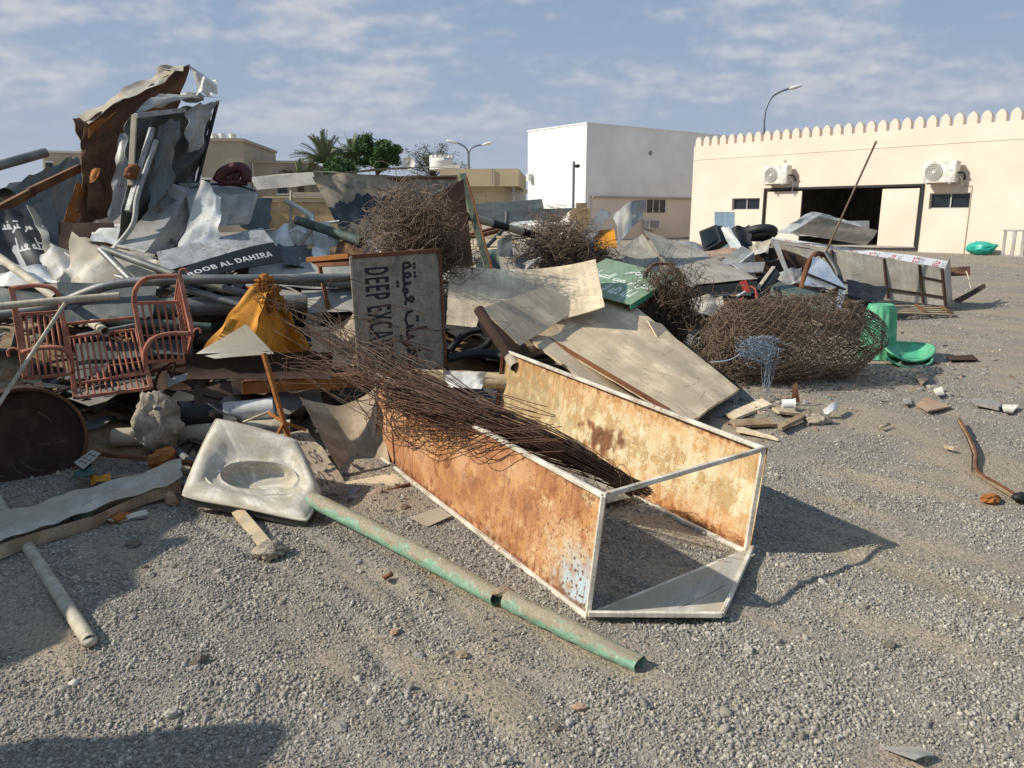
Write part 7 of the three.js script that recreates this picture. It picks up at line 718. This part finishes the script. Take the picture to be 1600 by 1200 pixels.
{
  const cup = thing('white_cup', 'white cup on its side before the fence roll', 'cup'), a = gp(1222, 632, 0.05), b = a.clone().add(V(0.09, 0.01, 0.02)); part(cup, 'wall', pipe([a, b], 0.04, { n: 4, wall: 0.004 }), M.plainWhite); part(cup, 'rim', new THREE.TorusGeometry(0.04, 0.005, 6, 20).rotateY(Math.PI / 2 - 0.2).translate(b.x, b.y, b.z), M.plainWhite);
  single('upright_flake', 'brown flake standing upright beside the white cup', 'flake', sheet([gp(1238, 612, 0.1).setY(0.2), gp(1244, 612, 0.1).setY(0.22), gp(1250, 628, 0.03), gp(1236, 628, 0.03)], { nu: 5, nv: 6, t: 0.006, amp: 0.01 }), M.rust);
  single('curled_strip', 'curled white plastic strip right of the debris planks', 'strip', sheet([gp(1286, 640, 0.05), gp(1312, 632, 0.06), gp(1308, 646, 0.02), gp(1290, 650, 0.02)], { nu: 10, nv: 5, t: 0.003, curl: 0.05 }), M.white);
  single('mortar_lump', 'rounded mortar lump among the planks before the fence roll', 'lump', move(lump(0.09, 0.05, 0.07, { seed: 5, amp: 0.3, detail: 4 }), gp(1278, 656, 0.03)), M.concrete);
  const bs = thing('bent_strip', 'long bent brown metal strip on the gravel at far right', 'strip'), P = [gp(1496, 656, 0.045), gp(1512, 684, 0.035), gp(1522, 710, 0.03), gp(1524, 738, 0.02), gp(1556, 758, 0.025), gp(1592, 780, 0.03)]; const Q = (k, s) => { const a = P[k], d = P[Math.min(k + 1, 5)].clone().sub(P[Math.max(k - 1, 0)]).normalize(), n = V(-d.z, 0, d.x); return a.clone().addScaledVector(n, s * (k < 3 ? 0.013 : 0.024)); }; for (let k = 0; k < 5; k++) part(bs, 'segment', sheet([Q(k, -1), Q(k, 1), Q(k + 1, 1), Q(k + 1, -1)], { nu: 4, nv: 6, t: 0.004, curl: 0.012 }), M.wood); part(bs, 'rolled_edge', rod(P.map((p) => p.clone().add(V(0.012, 0.01, 0))), 0.008, 6, 24), M.rust); part(bs, 'black_end', move(lump(0.045, 0.03, 0.03, { seed: 3, amp: 0.2, detail: 3 }), P[5].clone().add(V(0.01, 0.01, 0))), M.black);
  single('orange_brick_chip', 'orange broken chip beside the bent brown strip', 'chip', move(lump(0.06, 0.028, 0.04, { seed: 12, amp: 0.25, detail: 3, flat: true }), gp(1548, 779, 0.025), 0.4), M.orangeRust);
  for (const [x, y, lab] of [[617, 986, 'small orange shard left of the green pipe break'], [722, 1022, 'brown crinkled leaf like shard below the green pipe'], [905, 1104, 'ochre shard near the bottom centre of the gravel']]) single('small_shard', lab, 'shard', move(lump(0.022, 0.008, 0.016, { seed: x, amp: 0.3, detail: 2, flat: true }), gp(x, y, 0.012), x), x === 722 ? M.wood : M.tile);
  // larger pebbles
  const r = rng(61), sg = [1, 2, 3].map((s) => lump(1, 0.6, 0.8, { seed: s * 7, amp: 0.26, f: 1.2, detail: 3, flat: true })), sm = [M.tileGrey, M.concrete, std({ color: 0x8f8b84, roughness: 0.95 }), std({ color: 0xa79f90, roughness: 0.95 })]; let i = 0;
  for (const [x, y, s] of [[235, 900, 0.03], [228, 886, 0.018], [208, 965, 0.022], [118, 904, 0.022], [95, 912, 0.024], [312, 1034, 0.04], [305, 1046, 0.026], [318, 1010, 0.02], [268, 946, 0.018], [208, 852, 0.05], [222, 832, 0.026], [270, 1116, 0.036], [85, 1116, 0.022], [272, 886, 0.018], [560, 880, 0.026], [562, 894, 0.022], [764, 895, 0.026], [780, 890, 0.018], [655, 1026, 0.028], [590, 1080, 0.03], [532, 1138, 0.034], [870, 1140, 0.024], [948, 1138, 0.024], [1170, 1018, 0.034], [1200, 1076, 0.026], [1390, 1010, 0.036], [1180, 805, 0.045], [1214, 744, 0.03], [1258, 760, 0.022], [1190, 690, 0.02], [1438, 610, 0.05], [1452, 606, 0.05], [1482, 618, 0.05], [1498, 620, 0.045], [1310, 690, 0.03], [1540, 775, 0.02], [1100, 690, 0.02], [405, 860, 0.03], [375, 815, 0.03], [280, 905, 0.02], [1330, 640, 0.03], [1260, 665, 0.035]]) { const o = meshOf(numbered('pebble'), sg[i % 3], sm[i % 4], scene); o.position.copy(gp(x, y)).add(V(0, s * 0.12, 0)); o.scale.setScalar(s * 0.72); o.rotation.y = r() * 6; o.userData = { label: 'loose pebble larger than the gravel around it', category: 'pebble', group: 'larger pebbles on the gravel' }; i++; }
}
// ---- more of the heap out of the picture at the left: it throws the shade on the left foreground
for (const [name, label, c, m, o = {}] of [
  ['leaning_panel', 'tall grey panel standing just outside the left picture edge', [[-3.7, 1.5, -4.3], [-3.5, 1.35, -3.1], [-3.35, 0, -3.05], [-3.6, 0, -4.3]], 'greyPaint', { amp: 0.04 }], ['low_leaning_panel', 'lower brown panel standing outside the left picture edge', [[-3.45, 1.5, -3.15], [-3.3, 1.15, -2.05], [-3.15, 0, -2.05], [-3.3, 0, -3.15]], 'brownPanel', { amp: 0.03 }], ['near_leaning_panel', 'nearest dark panel outside the lower left picture edge', [[-2.75, 1.5, -1.8], [-2.65, 1.55, -1.0], [-2.5, 0, -1.0], [-2.6, 0, -1.8]], 'darkGrey', { amp: 0.03 }],
]) single(name, label, 'panel', sheet(c.map((p) => V(...p)), { nu: 14, nv: 12, t: 0.006, edge: 0.03, ...o }), M[m]);
// ---- the dark body of the heap underneath: a mass of small scrap that cannot be counted
{
  const hills = [[-3.3, -7.7, 1.5, 1.75], [-2.2, -7.2, 1.4, 1.25], [-4.2, -6.6, 1.5, 1.2], [-3.2, -5.6, 1.1, 0.62], [-2.2, -5.8, 1.1, 0.62], [-1.3, -6.3, 1.1, 0.7], [-1.0, -7.6, 1.3, 1.0], [0.1, -8.4, 1.4, 0.85], [-0.6, -6.0, 0.8, 0.45], [0.6, -6.6, 0.8, 0.5], [1.0, -9.6, 1.5, 0.75], [2.2, -10.8, 1.6, 0.75], [3.6, -12.8, 1.9, 0.95], [4.6, -12.9, 1.5, 0.5], [-0.4, -10.5, 2.2, 0.9], [1.5, -12.5, 2.2, 0.9], [1.6, -8.4, 0.7, 0.45], [-5.2, -5.2, 1.2, 0.8]];
  const top = (x, z) => { let h = 0; for (const [a, b, R, H] of hills) { const q = ((x - a) ** 2 + (z - b) ** 2) / (R * R); if (q < 1) h = Math.max(h, H * (1 - q)); } return h; };
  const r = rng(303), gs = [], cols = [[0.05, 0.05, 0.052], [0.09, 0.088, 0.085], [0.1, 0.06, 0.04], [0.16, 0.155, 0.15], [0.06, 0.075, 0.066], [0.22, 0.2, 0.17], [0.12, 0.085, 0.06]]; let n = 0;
  for (let k = 0; k < 16000 && n < 2600; k++) {
    const x = -6 + r() * 12.5, z = -4.8 - r() * 9.5, h = top(x, z); if (h < 0.12) continue; n++; const y = gh(x, z) + h * (0.25 + 0.6 * r()) - 0.06, a = r() * 6.283, e = (r() - 0.5) * 0.9, L = 0.15 + 0.5 * r() * r(), d = V(Math.cos(a) * Math.cos(e), Math.sin(e), Math.sin(a) * Math.cos(e)), p = V(x, y, z); let g; const kind = r();
    if (kind < 0.4) g = rod([p.clone().addScaledVector(d, -L), p.clone().add(V(0, 0.03 * r(), 0)), p.clone().addScaledVector(d, L)], 0.008 + 0.02 * r(), 6); else if (kind < 0.6) g = bar(p.clone().addScaledVector(d, -L), p.clone().addScaledVector(d, L), 0.03 + 0.06 * r(), 0.02 + 0.04 * r(), r() * 3); else { const s = V(-d.z, 0.5 * (r() - 0.5), d.x).multiplyScalar(0.1 + 0.2 * r()), q = d.clone().multiplyScalar(L * 0.7); g = sheet([p.clone().sub(q).add(s), p.clone().add(q).add(s), p.clone().add(q).sub(s), p.clone().sub(q).sub(s)], { nu: 5, nv: 5, t: 0.004, amp: 0.05, f: 3, seed: k, edge: 0.03 }); }
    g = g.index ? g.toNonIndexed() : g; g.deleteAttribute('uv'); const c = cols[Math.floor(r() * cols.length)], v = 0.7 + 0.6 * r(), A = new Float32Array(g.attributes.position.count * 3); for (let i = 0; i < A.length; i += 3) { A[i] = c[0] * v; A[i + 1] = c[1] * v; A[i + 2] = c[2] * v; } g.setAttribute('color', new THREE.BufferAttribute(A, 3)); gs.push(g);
  }
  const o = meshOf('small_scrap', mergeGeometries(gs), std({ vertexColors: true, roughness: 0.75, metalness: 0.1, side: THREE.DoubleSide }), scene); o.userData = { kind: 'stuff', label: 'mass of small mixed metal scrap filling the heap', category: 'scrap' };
  // settled earth and dust inside the heap
  const P = [], I = [], U = [], nx = 150, nz = 120; for (let j = 0; j <= nz; j++) for (let i = 0; i <= nx; i++) { const x = -6.4 + 13 * i / nx, z = -4.6 - 10.4 * j / nz, h = top(x, z) * 0.55 + 0.05 * fbm(x * 3, z * 3, 3) * sst(0, 0.2, top(x, z)) - 0.03; P.push(x, gh(x, z) + h, z); U.push(x, z); } for (let j = 0; j < nz; j++) for (let i = 0; i < nx; i++) { const k = j * (nx + 1) + i; I.push(k, k + 1, k + nx + 1, k + 1, k + nx + 2, k + nx + 1); } structure('earth_mound', 'settled dusty earth under the scrap heap', tri(P, I, U), M.wood);
}
{ // chips and crumbs along the foot of the heap
  const r = rng(515), g = lump(1, 0.3, 0.7, { seed: 3, amp: 0.3, f: 1.4, detail: 1, flat: true }), N = 900, im = new THREE.InstancedMesh(g, std({ color: 0xffffff, roughness: 0.9 }), N), m = new THREE.Matrix4(), q = new THREE.Quaternion(), c = new THREE.Color(); let k = 0;
  const line = [[-2.6, -4.2], [-1.5, -4.2], [-0.9, -4.1], [-0.6, -4.4], [1.2, -5.6], [1.9, -5.9], [2.6, -6.4], [3.2, -7.2], [4.6, -7.2], [5.2, -10.5]];
  while (k < N) { const s = Math.floor(r() * (line.length - 1)), t = r(), x = lerp(line[s][0], line[s + 1][0], t) + (r() + r() - 1) * 0.7, z = lerp(line[s][1], line[s + 1][1], t) + (r() + r() - 1) * 0.7, S = 0.006 + 0.028 * r() ** 3; q.setFromEuler(new THREE.Euler((r() - 0.5) * 0.8, r() * 6.3, (r() - 0.5) * 0.8)); m.compose(V(x, gh(x, z) + S * 0.2, z), q, V(S * (0.7 + r()), S, S * (0.6 + r()))); im.setMatrixAt(k, m); const w = r(), b = 0.12 + 0.4 * r() * r(); w < 0.3 ? c.setRGB(b * 1.2, b * 0.8, b * 0.55) : w < 0.8 ? c.setRGB(b * 1.05, b, b * 0.9) : c.setRGB(b * 0.6, b * 0.58, b * 0.56); im.setColorAt(k++, c); }
  im.name = 'debris_chips'; im.castShadow = im.receiveShadow = true; im.userData = { kind: 'stuff', label: 'crumbs of rust, wood and plaster along the foot of the heap', category: 'debris' }; scene.add(im);
}
// ---- set every thing's origin at its base
scene.updateMatrixWorld(true);
for (const o of [...scene.children]) {
  if (o.isInstancedMesh || o.isLight || !o.userData.label || o.userData.kind || o.position.lengthSq() > 0) continue; const b = new THREE.Box3().setFromObject(o), c = V((b.min.x + b.max.x) / 2, b.min.y, (b.min.z + b.max.z) / 2);
  if (o.isGroup) { o.position.copy(c); for (const k of o.children) k.position.sub(c); } else { o.geometry.translate(-c.x, -c.y, -c.z); o.position.copy(c); }
}
renderer.render(scene, camera);
